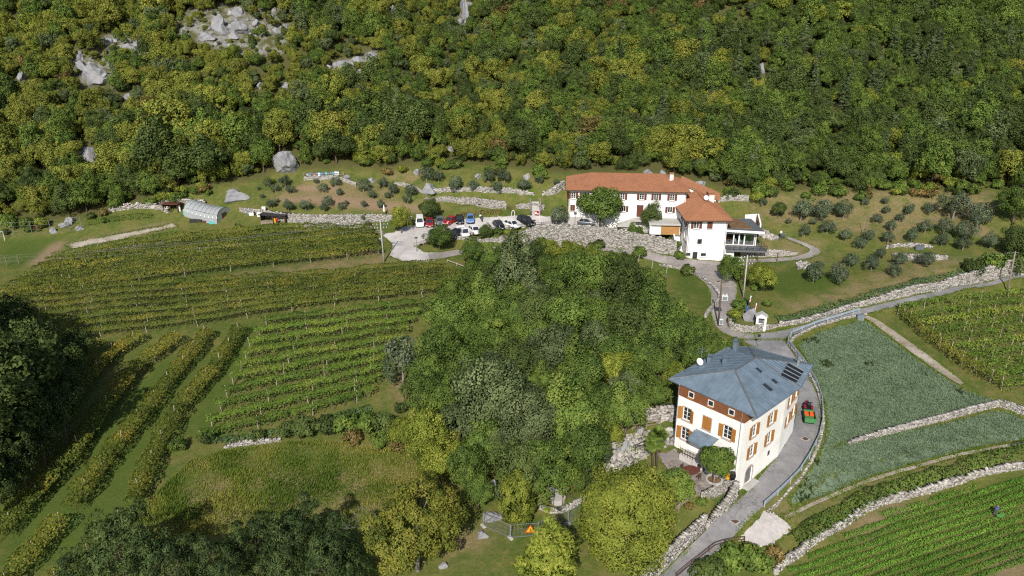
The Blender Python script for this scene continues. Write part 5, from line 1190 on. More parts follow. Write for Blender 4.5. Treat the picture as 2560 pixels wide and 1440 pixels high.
# ------------------------------------------------------------------ trees of the middle thicket and gardens
KD['m_green'] = Kind('m', 'thicket', 'bark', 3, 3.0, 2.6, 84, 150, .23, 1.8, .2, 400, cr=.30)
KD['m_dark'] = Kind('m', 'dark', 'bark', 2, 3.0, 2.6, 84, 150, .23, 1.8, .2, 410, cr=.30)
KD['m_holm'] = Kind('m', 'holm', 'bark', 2, 3.0, 2.7, 100, 150, .20, 1.5, .22, 420, cr=.27)
KD['m_lime'] = Kind('m', 'lime', 'bark', 2, 3.0, 2.5, 82, 150, .23, 1.6, .18, 430, cr=.30)
KD['m_olive'] = Kind('m', 'green', 'bark', 2, 3.0, 2.4, 78, 150, .23, 1.7, .18, 440, cr=.30)
KD['walnut'] = Kind('m', 'walnut', 'bark_grey', 1, 4.4, 4.2, 150, 200, .24, 1.8, .26, 450, cr=.20, open_=.12)
KD['maple'] = Kind('m', 'lime', 'bark', 1, 4.6, 4.9, 190, 230, .21, 1.2, .28, 460, cr=.235, lumps=.18)
KD['yew'] = Kind('m', 'lime', 'bark', 1, 2.0, 2.9, 120, 110, .20, .3, .16, 470, cr=.24, lumps=.05, bottom=-1)
KD['fir'] = Kind('m', 'lime', 'bark', 1, 3.0, 4.4, 200, 60, .26, .8, .16, 480, cr=.22, cone=.8, flat=.45, aspect=.35, bottom=-1)
KD['pine'] = Kind('m', 'pine', 'bark', 3, 3.2, 3.4, 110, 80, .30, 2.2, .2, 490, cr=.24, flat=.6, aspect=.3, open_=.05)
KD['olive'] = Kind('o', 'olive', 'bark_grey', 4, 1.5, 1.45, 34, 90, .22, .75, .13, 500, cr=.38, aspect=.4, open_=.05)
KD['acacia'] = Kind('m', 'green', 'bark', 1, 2.6, 2.6, 90, 90, .24, 1.0, .12, 520, cr=.26)
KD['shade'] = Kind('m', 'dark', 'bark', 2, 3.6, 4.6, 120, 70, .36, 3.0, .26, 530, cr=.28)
KD['terrace_tree'] = Kind('m', 'green', 'bark_grey', 1, 2.1, 1.7, 90, 110, .24, 1.6, .14, 540, cr=.28, lumps=.1)
def plant_px(kind, px, py, r, name, label, group=None, cat='tree', kz=1.0, rnd=random, i=None):
    """a tree whose crown is seen round this photo pixel with this radius"""
    kd = KD[kind]; p = G(px, py + r)
    for _ in range(4):
        k = r / pxm((p.x, p.y, p.z + 2)) / kd.rx; p = Gh(px, py, kd.crown_height() * k * kz)
    return kd.plant(name, label, (p.x, p.y, p.z - .05), k, group=group, cat=cat, kz=k * kz, rnd=rnd, i=i)
rr = random.Random(8)
MID = [('m_holm',1290,685,62),('m_green',1180,625,30),('m_green',1235,645,34),('m_lime',1372,622,28),('m_lime',1425,628,30),('m_lime',1478,640,28),('m_dark',1340,640,30),('m_green',1400,700,52),('m_green',1478,694,55),('m_dark',1555,722,55),('m_green',1625,750,48),('m_green',1692,795,42),('m_green',1535,655,34),
 ('m_dark',1340,780,58),('m_green',1420,795,58),('m_green',1500,795,58),('m_dark',1580,820,58),('m_green',1655,835,52),('m_green',1735,830,38),('m_green',1280,780,52),('m_green',1215,755,45),('m_olive',1140,735,42),('m_green',1110,790,52),('m_olive',1180,830,55),('m_green',1100,870,55),('m_green',1165,915,55),('m_green',1245,875,58),
 ('m_holm',1390,880,60),('m_dark',1300,905,58),('m_green',1460,920,62),('m_lime',1540,925,52),('m_olive',1600,955,48),('m_green',1520,1000,52),('m_green',1650,905,38),('m_lime',1690,940,32),('m_green',1730,885,34),('m_green',1775,868,30),('m_green',1640,985,34),
 ('m_holm',1225,985,92),('m_holm',1150,1060,60),('m_holm',1320,1050,78),('m_green',1430,1040,80),('m_green',1470,1130,60),('m_holm',1330,1130,60),('m_lime',1060,1085,56),('m_lime',1105,1150,58),('m_green',1170,1170,48),('m_green',1060,985,52),('m_green',1100,960,44),('m_lime',1010,1075,36),('m_green',1195,1225,40),('m_green',1210,1105,60),('m_green',1430,1195,38),('m_lime',1530,1085,30),
 ('m_green',1560,760,40),('m_dark',1440,750,45),('m_green',1350,850,50),('m_green',1530,870,50),('m_green',1610,885,45),('m_olive',1230,820,46),('m_green',1690,830,40),('m_holm',1480,860,46)]
ML = {'m_holm': 'grey-green holm oak', 'm_green': 'mid-green tree', 'm_dark': 'dark green tree', 'm_lime': 'yellow-green tree', 'm_olive': 'olive-toned tree'}
# more of the same wherever the thicket would show bare ground
TH = [(1130,690),(1230,640),(1330,620),(1550,640),(1590,690),(1690,770),(1770,850),(1760,880),(1690,900),(1670,960),(1640,1000),(1510,1040),(1490,1150),(1340,1180),(1240,1180),(1120,1200),(1040,1110),(1060,960),(1070,840),(1100,760)]
tries = 0
while tries < 1500 and len(MID) < 98:
    tries += 1; px, py = rr.uniform(1030, 1790), rr.uniform(620, 1200)
    if not in_poly(px, py, TH): continue
    r = rr.uniform(30, 48) * (.8 + (py - 620) / 900)
    if any(math.hypot(px - q[1], (py - q[2]) * 1.3) < (q[3] + r) * .50 for q in MID): continue
    MID.append((rr.choice(['m_green', 'm_green', 'm_green', 'm_dark', 'm_dark', 'm_holm', 'm_olive']), px, py, r))
for kd, px, py, r in MID: plant_px(kd, px, py, r, 'thicket_tree', ('large ' if r > 55 else 'small ' if r < 36 else '') + ML[kd] + (' in the thicket below the lane' if py < 760 else ' in the middle of the thicket' if py < 930 else ' in the thicket above the pavilion'), 'trees of the thicket', rnd=rr, kz=rr.uniform(.9, 1.45))
plant_px('walnut', 1040, 1325, 112, 'walnut_tree', 'large olive-yellow walnut tree below the tall-grass meadow', kz=1.0)
plant_px('maple', 1570, 1295, 118, 'lime_tree', 'big rounded bright yellow-green tree below the courtyard', kz=1.05)
plant_px('yew', 1291, 1250, 48, 'clipped_tree', 'upright clipped yellow-green tree beside the garden pavilion', kz=1.25)
plant_px('fir', 1372, 1405, 112, 'young_conifer', 'pointed bright green conifer at the bottom edge beside the warning sign', kz=1.0)
plant_px('acacia', 1690, 1215, 52, 'garden_tree', 'light green feathery tree against the courtyard edge')
_p = at_z(1785, 1202, 2.45); KD['terrace_tree'].plant('courtyard_tree', 'small round green tree in the paved courtyard ring', (_p[0], _p[1], 2.45), 1.0)
for (px, py, r), lab in zip([(300,1375,85),(420,1420,80),(560,1430,70),(640,1350,62),(740,1345,72),(820,1400,72),(200,1440,60),(700,1430,60),(870,1440,50)],
    ['broad dark pine at the end of the diagonal vine rows','dark pine second along the bottom from the vine rows','low pine at the bottom between two taller pines','slim grey-green pine at the lower edge of the meadow','tall dark pine casting its shadow on the meadow','dark pine beside the bare tree','pine cut by the bottom edge among the vine rows','pine filling the gap below the tall dark pine','small pine between the bare tree and the walnut']):
    plant_px('pine', px, py, r, 'pine_tree', lab, 'pines along the bottom edge', rnd=rr, kz=1.35)
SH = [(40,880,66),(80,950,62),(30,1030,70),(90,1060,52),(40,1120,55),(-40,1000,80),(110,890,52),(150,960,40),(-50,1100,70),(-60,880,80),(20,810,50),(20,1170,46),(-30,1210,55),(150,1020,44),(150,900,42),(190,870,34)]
for px, py, r in SH: plant_px('shade', px, py, r, 'tall_tree', 'extra tall tree added to shade the diagonal vine rows', 'tall dark trees beside the diagonal vine rows', rnd=rr, kz=1.25)
# extra tall trees added beside the frame to cast shade on the vineyard end
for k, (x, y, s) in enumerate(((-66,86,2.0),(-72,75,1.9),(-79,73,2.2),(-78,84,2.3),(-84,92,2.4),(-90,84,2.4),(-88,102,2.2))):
    KD['shade'].plant('tall_tree', 'extra tall tree added to shade the diagonal vine rows', (x, y, float(H(x, y))), s, group='tall dark trees beside the diagonal vine rows', rnd=rr)
# house and yard trees
for kd, px, py, r, nm, lab, kz in (('m_green',1503,512,56,'yard_tree','large broad tree in front of the long house, hiding its middle windows',.95),('m_dark',1631,540,27,'yard_tree','narrow dark tree in front of the arched door',1.5),('m_green',1588,578,22,'yard_tree','rounded fig tree on top of the tall yard wall',1.0),('olive',1396,537,24,'yard_tree','wide grey olive tree at the corner of the yard',1.0),
    ('m_green',1097,590,36,'car_park_tree','spreading green tree in the island of the car park',.8),('m_lime',1002,545,24,'car_park_tree','yellow cone-shaped tree beside the white van',1.5),('m_dark',1075,518,30,'car_park_tree','dense dark green tree behind the white van',.85),('m_dark',1215,577,18,'car_park_tree','round dark tree between two groups of parked cars',1.15),
    ('m_olive',1832,668,33,'drive_tree','dull olive-green round tree beside the concrete pole',1.0),('m_lime',1908,690,38,'drive_tree','bright yellow-green tree beyond the concrete pole',.85),('m_dark',1947,521,19,'slope_tree','round dark laurel on the dry slope above the annex',1.0),('m_green',2545,505,44,'slope_tree','dark tree at the wood end of the olive slope',1.0),('m_dark',2555,600,42,'slope_tree','dark tree at the end of the olive slope hedge',1.0),('m_green',1990,700,1,'sapling','tiny sapling on the grass bank',1.0)):
    if r > 5: plant_px(kd, px, py, r, nm, lab, kz=kz, rnd=rr)
# olives
def zc(lst, x0, y0, s): return [(x0 + x / s, y0 + y / s, r) for x, y, r in lst]
OL1 = zc([(385,310,11),(490,380,11),(620,290,14),(700,400,12),(310,500,6),(520,560,6),(430,600,12),(670,620,15),(910,620,15),(1060,290,7),(1150,380,13),(1330,290,13),(1380,440,10),(1220,560,13),(1160,650,12),(1410,640,10),(1480,590,6),(1470,800,8),(1740,790,10),(260,390,5)], 600, 400, 5.565)
OL2 = zc([(40,200,16),(150,300,12),(240,420,11),(330,320,9),(270,170,14),(390,240,14),(600,260,15),(560,370,11),(40,420,9),(790,60,18),(930,85,16),(1130,180,19),(1330,200,16),(1530,90,16),(1710,85,18),(1620,220,15),(1940,190,18),(2130,140,10),(2330,160,9),(60,580,8)], 900, 420, 4.741)
OL3 = zc([(30,400,12),(410,470,26),(600,470,26),(820,470,26),(1030,400,10),(1220,390,10),(1230,480,11),(1450,470,14),(1640,460,15),(1900,430,32),(2130,520,28),(280,590,8),(510,590,10),(440,680,15),(660,640,19),(840,720,17),(980,800,16),(1060,720,15),(1140,560,13),(1360,555,12),(1280,630,14),(1250,740,16),(1480,720,16),(1610,640,19),(1800,630,19),(1770,770,18),(2000,680,24),(1980,800,20),(2250,770,21),(880,960,20),(770,1090,24),(530,1080,24),(1170,900,14),(1090,990,19),(1350,950,19),(1310,1065,18),(1620,950,21)], 1900, 400, 3.879)
for L, lab, nm in ((OL1, 'small grey-green olive tree above the long dry-stone wall', 'a'), (OL2, 'grey-green olive tree on terraces behind the parked cars', 'b'), (OL3, 'olive tree on the dry slope beyond the annex', 'c')):
    for px, py, r in L: plant_px('olive', px, py, r * .97, 'olive_tree', lab, lab.replace(' tree ', ' trees '), rnd=rr, kz=rr.uniform(.85, 1.1))
plant_px('olive', 1005, 895, 44, 'olive_tree', 'tall pale olive tree at the end of the vine rows', kz=1.3)
for px, py, r, kd in ((720,1075,28,'bush_dark'),(760,1070,34,'bush_dark'),(815,1066,32,'bush_dark'),(865,1062,36,'bush'),(920,1058,32,'bush'),(965,1060,34,'bush_dark'),(640,1090,20,'bush_dark'),(515,1095,22,'bush_dark'),(445,1110,22,'bush'),(1000,1020,18,'bush_dark'),(880,1095,26,'bush_dry'),(950,1100,26,'bush'),(1000,1115,26,'bush_dry'),(1125,775,25,'bush_dark')):
    plant_px(kd, px, py, r, 'meadow_bush', {'bush_dark': 'dark bush in the hedge row below the vine rows', 'bush': 'green bush in the hedge row below the vine rows', 'bush_dry': 'brownish bush in the hedge row below the vine rows'}[kd], 'hedge row below the vine rows', 'bush', rnd=rr)
for px, py, r, kd, lab in ((1885,720,10,'bush','small bush below the bright yellow-green tree'),(1848,762,18,'bush','green shrub at the foot of the flags'),(1832,785,16,'bush_lime','light shrub in the shrine bed'),(1828,800,12,'bush_dark','grey-green round shrub in the shrine bed'),(1905,785,12,'bush','shrub behind the white shrine'),(1865,755,12,'bush_dark','dark shrub under the flagpoles'),(1918,758,12,'bush','low shrub on the grass above the shrine'),(1700,640,14,'bush','creeper bush at the foot of the wing stairs'),(1530,598,16,'bush','ivy bush spilling over the tall yard wall'),(1690,612,13,'bush','ivy at the stair end of the yard wall'),(1720,675,18,'bush_dark','grey bush by the driveway corner'),(1600,632,20,'bush','low green hedge at the foot of the tall wall'),(1352,604,17,'bush','green bush at the car park end of the tall wall'),(1418,612,15,'bush_lime','light green bush below the middle of the tall wall'),(1500,612,16,'bush_dark','dark bush at the foot of the tall wall'),(1560,588,12,'bush','tuft of creeper on the face of the tall wall'),(1245,578,12,'bush','small shrub between car park and lane'),(1270,580,10,'bush_lime','lighter shrub between car park and lane'),(2540,655,36,'bush_dark','dense shrub above the end of the lane wall'),(2480,655,30,'bush','broad shrub above the lane wall'),(2430,668,26,'bush_dark','dark shrub above the lane wall'),(1765,845,22,'bush','shrub on the verge opposite the shrine'),(1800,865,26,'bush','shrub on the verge behind the blue roof'),(1840,862,20,'bush_dark','dark shrub beside the road behind the blue roof'),(1755,1255,16,'bush','bush under the courtyard railing'),(1725,1265,14,'bush_dry','pale spiky plant below the courtyard corner'),(1830,1395,40,'bush','big bush below the rusty railing'),(1890,1400,40,'bush','bush between railing and ruined wall'),(1780,1430,40,'bush_dark','bush at the bottom edge below the railing'),(1935,1385,26,'bush_dry','brownish bush beside the concrete pad'),(920,560,9,'bush_dark','small dark bush on the lawn by the stone wall'),(595,566,10,'bush','round bush near the greenhouse'),(640,570,9,'bush','round bush in front of the timber shed')):
    plant_px(kd, px, py, r, 'garden_shrub', lab, cat='shrub', rnd=rr)

# ------------------------------------------------------------------ strips of foliage: vine rows, hedges, ivy
def leaf_strip(P, w, h, dens, leaf, rng, gap=.25, low=.45, tint0=.45, patch=.22, hang=.35, side=0.0):
    P2 = resample(P, max(2, int(sum((Vector(a[:2]) - Vector(b_[:2])).length for a, b_ in zip(P[:-1], P[1:])) / .8)))
    s = np.concatenate([[0], np.cumsum(np.hypot(*np.diff(P2, axis=0).T))]); L = s[-1]; n = int(L * w * dens * 1.4)
    q = rng.uniform(0, L, n); o = rng.uniform(-1, 1, n); T = np.gradient(P2, axis=0); T /= np.linalg.norm(T, axis=1)[:, None] + 1e-9
    tx, ty = np.interp(q, s, T[:, 0]), np.interp(q, s, T[:, 1]); x0, y0 = np.interp(q, s, P2[:, 0]), np.interp(q, s, P2[:, 1])
    ph = rng.uniform(0, 50); nz = vnoise(q + ph, x0 * 0, 1.6, 3); nz2 = vnoise(q + ph, x0 * 0 + 3, 6, 4)
    keep = nz * .6 + nz2 * .4 > gap * rng.uniform(.4, 1.3, n); ww = w / 2 * (.7 + .5 * nz); 
    x = x0 - ty * o * ww; y = y0 + tx * o * ww
    top = h * (.82 + .3 * nz) - (o ** 2) * h * (1 - low) * .55 + side * o * h * .3
    hang_m = rng.random(n) < hang; z = np.where(hang_m, top - rng.random(n) * h * (1 - low), top - rng.exponential(.09, n)) + rng.normal(0, .05, n)
    zg = H(x0, y0); C = np.stack([x, y, zg + np.maximum(z, .08)], 1)[keep]
    out = np.stack([-ty * o, tx * o, np.full(n, .8)], 1)[keep] + rng.normal(size=(keep.sum(), 3)) * .45
    tint = np.clip(tint0 + (vnoise(x0 + ph, y0, 3.0, 6) - .5) * patch * 2 + rng.normal(0, .12, n), 0, 1)[keep]
    return C, out, tint, leaf * rng.uniform(.7, 1.35, len(C))
POST = MB().box((0, 0, .9), (.09, .09, 2.3)).build('post', M['post_wood']); POST_ME = POST.data; bpy.data.objects.remove(POST)
WIRE = {}
def vine_row(name, label, P, group, mat='vine', w=1.7, h=1.95, dens=9, leaf=.27, post=5.5, seed=0, gap=.25, tint0=.45, patch=.22, cat='vine row', arms=False, post_h=1.0, low=.45, side=0.0, hang=.35, stems=True):
    rng = np.random.default_rng(seed); C, out, tint, sz = leaf_strip(P, w, h, dens, leaf, rng, gap, low, tint0, patch, hang, side)
    b0 = Vector(P[len(P) // 2]); b0 = Vector((b0[0], b0[1], float(H(b0[0], b0[1])))); root = thing(name, label, cat, b0, 0, group)
    V = cards(C - np.array(b0[:]), out, sz, rng, .75, .15); obj('foliage', mesh_np('foliage', V, quad_idx(len(C)), {'tint': np.repeat(tint, 4)}), root, LM[mat])
    P2 = resample(P, 200); s = np.concatenate([[0], np.cumsum(np.hypot(*np.diff(P2, axis=0).T))])
    if post:
        q = rng.uniform(.2, 1.0)
        while q < s[-1]:
            x, y = np.interp(q, s, P2[:, 0]), np.interp(q, s, P2[:, 1]); o = obj('post', POST_ME, root); o.location = (x - b0.x, y - b0.y, float(H(x, y)) - b0.z); o.rotation_euler = (rng.normal() * .06, rng.normal() * .06, rng.uniform(0, 3)); o.scale = (1, 1, post_h * rng.uniform(.92, 1.12))
            if not POST_ME.materials: POST_ME.materials.append(M['post_wood'])
            q += post * rng.uniform(.9, 1.1)
        mb = MB(); 
        for q in np.arange(.6, s[-1], 1.5):
            x, y = np.interp(q, s, P2[:, 0]), np.interp(q, s, P2[:, 1]); z = float(H(x, y)); mb.tube([(x - b0.x, y - b0.y, z - b0.z - .1), (x - b0.x + .05, y - b0.y, z - b0.z + .7), (x - b0.x, y - b0.y + .08, z - b0.z + h * .75)], [.05, .04, .03], 4)
        o = mb.build('vine_stems', M['bark'], root); o['kind'] = 'stuff'
    return root
ORD = ['first', 'second', 'third', 'fourth', 'fifth', 'sixth', 'seventh', 'eighth', 'ninth', 'tenth', 'eleventh', 'twelfth', 'thirteenth', 'fourteenth', 'fifteenth', 'sixteenth', 'seventeenth', 'eighteenth', 'nineteenth', 'twentieth', 'twenty-first', 'twenty-second', 'twenty-third', 'twenty-fourth', 'twenty-fifth', 'twenty-sixth', 'twenty-seventh', 'twenty-eighth', 'twenty-ninth', 'thirtieth']
def block(top, bot, n, text, group, h0=1.5, **kw):
    A, B = [resample(smooth_line([Gh(*p, h0) for p in q], 2), 25) for q in (top, bot)]
    for k in range(n):
        f = k / (n - 1); P = [(x, y, 0) for x, y in A * (1 - f) + B * f]
        vine_row('vine_row', text % ORD[k], P, group, seed=int(sum(ord(c) for c in text)) + k, tint0=kw.get('t0', .45) + random.uniform(-.1, .1), **{q: v for q, v in kw.items() if q != 't0'})
block([(130,640),(400,592),(600,574),(760,562),(930,570)], [(-20,735),(170,712),(330,692),(520,668),(760,642),(955,622)], 9, '%s vine row down from the vegetable garden in the upper vineyard', 'rows of the upper vineyard', t0=.36, w=1.7, h=2.2, gap=.05, dens=34, post=8, hang=.12, low=.7)
block([(-20,742),(175,724),(330,707),(500,701),(674,690),(795,682),(951,668),(1100,658)], [(-20,852),(120,838),(350,812),(500,798),(646,772),(809,749),(1021,728),(1212,711)], 7, '%s vine row below the grass strip in the middle vineyard', 'rows of the middle vineyard', t0=.36, w=1.5, h=2.2, dens=36, post=8, gap=.05, hang=.12, low=.7)
block([(650,800),(850,778),(1060,754)], [(495,1085),(640,1050),(795,1013),(932,972)], 10, '%s vine row down in the lower vineyard beside the thicket', 'rows of the lower vineyard', mat='vine_green', t0=.48, w=1.6, h=2.2, dens=36, leaf=.26, post=7, gap=.08, hang=.15, low=.65)
block([(2245,766),(2440,735),(2640,706)], [(2500,955),(2570,950),(2640,945)], 10, '%s vine row from the lane in the vineyard beyond the crop field', 'rows of the vineyard beyond the crop field', t0=.5, w=1.5, mat='vine_green', gap=.15, dens=26, post=6)
P = path([(2240,790),(2290,835),(2350,885),(2420,935),(2500,975)]); vine_row('vine_row', 'end row of vines along the dirt track beyond the crop field', [p[:] for p in path([(2250,790),(2300,832),(2360,882),(2430,932),(2500,972)])], 'rows of the vineyard beyond the crop field', seed=77, w=2.4, tint0=.5, dens=24)
DR = [([(600,819),(535,920),(448,1014),(383,1130),(332,1253)], 'diagonal vine row next to the tall-grass meadow'), ([(520,826),(426,942),(354,1036),(275,1130),(217,1209),(175,1265)], 'diagonal vine row with yellow leaves, second from the meadow'), ([(441,841),(332,920),(267,1007),(173,1144),(94,1224),(14,1310),(-20,1345)], 'diagonal vine row, third from the meadow'),
      ([(347,838),(282,875),(200,965),(120,1080)], 'shaded diagonal vine row, fourth from the meadow'), ([(300,1292),(267,1332),(216,1380),(166,1426),(110,1480)], 'short vine row continuing below the meadow row'), ([(150,1300),(95,1360),(43,1419),(0,1465)], 'short vine row in the bottom corner below the yellow row'), ([(255,855),(180,912),(100,990)], 'shaded diagonal vine row, fifth from the meadow')]
for k, (pxs, lab) in enumerate(DR): vine_row('vine_row', lab, [Gh(*p, 1.4)[:] for p in pxs], 'diagonal vine rows', seed=500 + k, w=2.9, h=2.3, dens=44, leaf=.27, post=4.5, hang=.2, low=.6, tint0=.48, patch=.3, gap=.15, post_h=1.25)
# hedge above the ruined wall, ivy on the lane bank, low hedge by the wood
def strip(name, label, pxs, cat, mat, w, h, dens=14, leaf=.26, **kw): return vine_row(name, label, [p[:] for p in path(pxs)], None, mat, w, h, dens, leaf, None, seed=len(label) * 7, cat=cat, **kw)
strip('hedge', 'ragged green hedge above the ruined white wall', [(1985,1365),(2040,1325),(2100,1290),(2170,1255),(2240,1228),(2330,1200),(2430,1172),(2500,1150),(2580,1130)], 'hedge', 'green', 2.4, 1.7, 34, gap=.2, tint0=.4, low=.1)
strip('ivy_bank', 'ivy covering the top of the lane bank', [(1940,800),(2000,790),(2080,768),(2160,745),(2240,722),(2330,698),(2400,680),(2470,662)], 'ivy', 'ivy', 2.4, .55, 22, gap=.05, low=.2)
strip('ivy_bank', 'ivy over the low wall above the meadow', [(530,1105),(600,1098),(680,1085),(760,1068),(860,1040),(930,1020)], 'ivy', 'ivy', 1.6, .6, 22, gap=.1, low=.2)
strip('creeper', 'green creeper hanging over the ruined wall', [(2060,1335),(2110,1308),(2140,1290)], 'creeper', 'green', 1.4, 1.2, 22, low=.1)
strip('creeper', 'green creeper on the bank beneath the courtyard railing', [(1790,1262),(1815,1250),(1838,1228)], 'creeper', 'ivy', 1.5, .5, 24, gap=.05, low=.1)
strip('dry_verge', 'dry brownish grass verge behind the parked cars', [(1150,540),(1200,535),(1255,533)], 'verge', 'brown', 1.6, .7, 20, gap=.1, low=.1)
strip('weedy_strip', 'weedy strip between wood and vegetable garden', [(215,560),(260,552),(320,545),(380,540)], 'weeds', 'green', 3.0, .8, 14, gap=.2, low=.1)
# vegetable beds
sheet('vegetable_bed', [(160,612),(320,581),(430,560),(446,565),(330,592),(185,622)], M['track'], .06, 1.0, 0, False); sheet('vegetable_bed', [(140,644),(300,616),(440,597),(452,603),(310,626),(130,654)], M['track'], .06, 1.0, 0, False)
for k, (a, b_, mt, w, h, t0, lab) in enumerate((((250,592),(410,566),'green',.9,.35,.6,'row of low green plants along the top of the vegetable garden'),((210,618),(440,580),'row_crop',.8,.4,.3,'dark green row in the vegetable garden'),((170,628),(430,592),'crop',.7,.4,.5,'blue-green cabbage row in the vegetable garden'),((150,638),(440,600),'row_crop',.8,.45,.6,'light green row in the vegetable garden'),((135,648),(460,604),'green',.7,.5,.7,'pale staked row in the vegetable garden next to the vines'))):
    vine_row('vegetable_row', lab, [p[:] for p in path([a, b_])], 'rows of the vegetable garden', mt, w, h, 18, .22, None, seed=900 + k, cat='vegetables', tint0=t0, low=.1, gap=.3)

# ------------------------------------------------------------------ field crops and tall grass
def blades(C, h, wd, lean, rng, tint, n=3):
    m_ = len(C); C = np.repeat(C, n, 0); t_ = np.repeat(tint, n); a = rng.uniform(0, 6.28, len(C)); hh = np.repeat(h, n) * rng.uniform(.7, 1.15, len(C)); d = np.stack([np.cos(a), np.sin(a), np.zeros(len(C))], 1)
    sd = np.stack([-np.sin(a), np.cos(a), np.zeros(len(C))], 1); l = rng.uniform(.3, 1, len(C))[:, None] * lean
    V = np.stack([C - sd * wd / 2, C + sd * wd / 2, C + d * l * hh[:, None] * .5 + np.array([0, 0, 1]) * hh[:, None] * .62 + sd * wd * .45, C + d * l * hh[:, None] + np.array([0, 0, 1]) * hh[:, None] - sd * 0], 1)
    return V.reshape(-1, 3), np.arange(len(C) * 4).reshape(-1, 4), np.repeat(t_, 4)
def scatter(poly_px, dens, rng, jitter=None):
    B = pxpoly(poly_px, 4); poly = [(p.x, p.y) for p in B]; xs = [p[0] for p in poly]; ys = [p[1] for p in poly]; A = (max(xs) - min(xs)) * (max(ys) - min(ys)); n = int(A * dens)
    x, y = rng.uniform(min(xs), max(xs), n), rng.uniform(min(ys), max(ys), n); k = in_poly(x, y, poly); x, y = x[k], y[k]
    return np.stack([x, y, H(x, y)], 1)
rng = np.random.default_rng(31)
CROP1 = [(1996,866),(2010,852),(2060,828),(2140,806),(2165,806),(2200,832),(2290,902),(2400,975),(2485,1003),(2380,1030),(2260,1062),(2112,1104),(2070,1125),(2056,1128),(2070,1065),(2066,1020),(2050,965),(2020,905)]
CROP2 = [(2056,1128),(2112,1112),(2260,1082),(2380,1058),(2490,1028),(2530,1038),(2560,1052),(2600,1062),(2600,1090),(2440,1118),(2330,1146),(2190,1184),(2060,1238),(1985,1262),(1972,1256),(2010,1205),(2036,1160)]
M['crop_bed'] = plain('leafy_soil', (.15, .205, .13), .95, var=.25, scale=1.5)
sheet('crop_bed', CROP1, M['crop_bed'], .05, 1.2, 0, False); sheet('crop_bed', CROP2, M['crop_bed'], .05, 1.2, 0, False)
C = np.concatenate([scatter(CROP1, 36, rng), scatter(CROP2, 36, rng)]); C[:, 2] += .0
weed = vnoise(C[:, 0], C[:, 1], 3.5, 12); tt = np.clip(.45 + (vnoise(C[:, 0], C[:, 1], 1.3, 13) - .5) * .28 + rng.normal(0, .06, len(C)), 0, 1)
V, F, ti = blades(C, .26 + .10 * vnoise(C[:, 0], C[:, 1], 2, 14), .09, 1.5, rng, tt, 3)
tag(obj('leek_field', mesh_np('leek_field', V, F, {'tint': ti}), None, LM['crop']), 'blue-green field of upright leafy crop inside the road bend', 'crop', kind='stuff')
k = (weed > .86) & (rng.random(len(C)) < .16); V, F, ti = blades(C[k], np.full(k.sum(), .65), .14, .9, rng, np.clip(tt[k], 0, 1), 4)
tag(obj('field_weeds', mesh_np('field_weeds', V, F, {'tint': ti * .4}), None, LM['dark']), 'dark green weeds in patches in the blue-green field', 'weeds', kind='stuff')
MEAD = [(330,1295),(480,1150),(560,1130),(720,1105),(860,1105),(1000,1125),(1090,1150),(1065,1200),(960,1270),(800,1310),(500,1345),(380,1350)]
C = scatter(MEAD, 42, rng); px_, py_, _ = proj(C[:, 0], C[:, 1], C[:, 2]); pn = vnoise(C[:, 0], C[:, 1], 4, 21); tt = np.clip(-.02 + .62 * pn + .12 * vnoise(C[:, 0], C[:, 1], 1.1, 22) + np.where((px_ > 850) & (py_ < 1215), .25, 0) + rng.normal(0, .08, len(C)), 0, 1)
V, F, ti = blades(C, .12 + .6 * vnoise(C[:, 0], C[:, 1], 2.2, 23) ** 1.6, .08, .7, rng, tt, 2)
tag(obj('tall_grass', mesh_np('tall_grass', V, F, {'tint': ti}), None, LM['grass']), 'tall yellowing meadow grass below the lower vineyard', 'grass', kind='stuff')
# rows of the green crop
ROWP = [(1940,1446),(1990,1408),(2040,1378),(2120,1330),(2200,1288),(2290,1256),(2400,1226),(2500,1200),(2620,1172),(2620,1385),(2540,1400),(2470,1450),(2300,1490),(1980,1500)]
B = pxpoly(ROWP, 4); poly = [(p.x, p.y) for p in B]; d0 = (G(2560, 1245) - G(2100, 1400)).xy.normalized(); nn_ = Vector((d0.y, -d0.x)); o0 = G(2350, 1300).xy
offs = [Vector(p).dot(nn_) for p in poly]; k = 0; rowi = 0
o = min(offs) + .5
while o < max(offs):
    base = nn_ * o; ts = np.arange(-90, 140, .5); X = base.x + d0.x * ts; Y = base.y + d0.y * ts; ins = in_poly(X, Y, poly)
    if ins.sum() > 6:
        i0, i1 = np.argmax(ins), len(ins) - 1 - np.argmax(ins[::-1]); P = [(X[i], Y[i], 0) for i in range(i0, i1 + 1, 4)]
        if len(P) > 2:
            vine_row('crop_row', '%s green crop row below the ruined white wall' % ORD[min(rowi, 29)], P, 'rows of green crop below the ruined wall', 'row_crop', .80, .42, 80, .17, None, seed=1200 + rowi, cat='crop row', tint0=.5 + random.uniform(-.08, .08), gap=.12 if rowi % 5 else .42, low=.15); rowi += 1
    o += 1.02

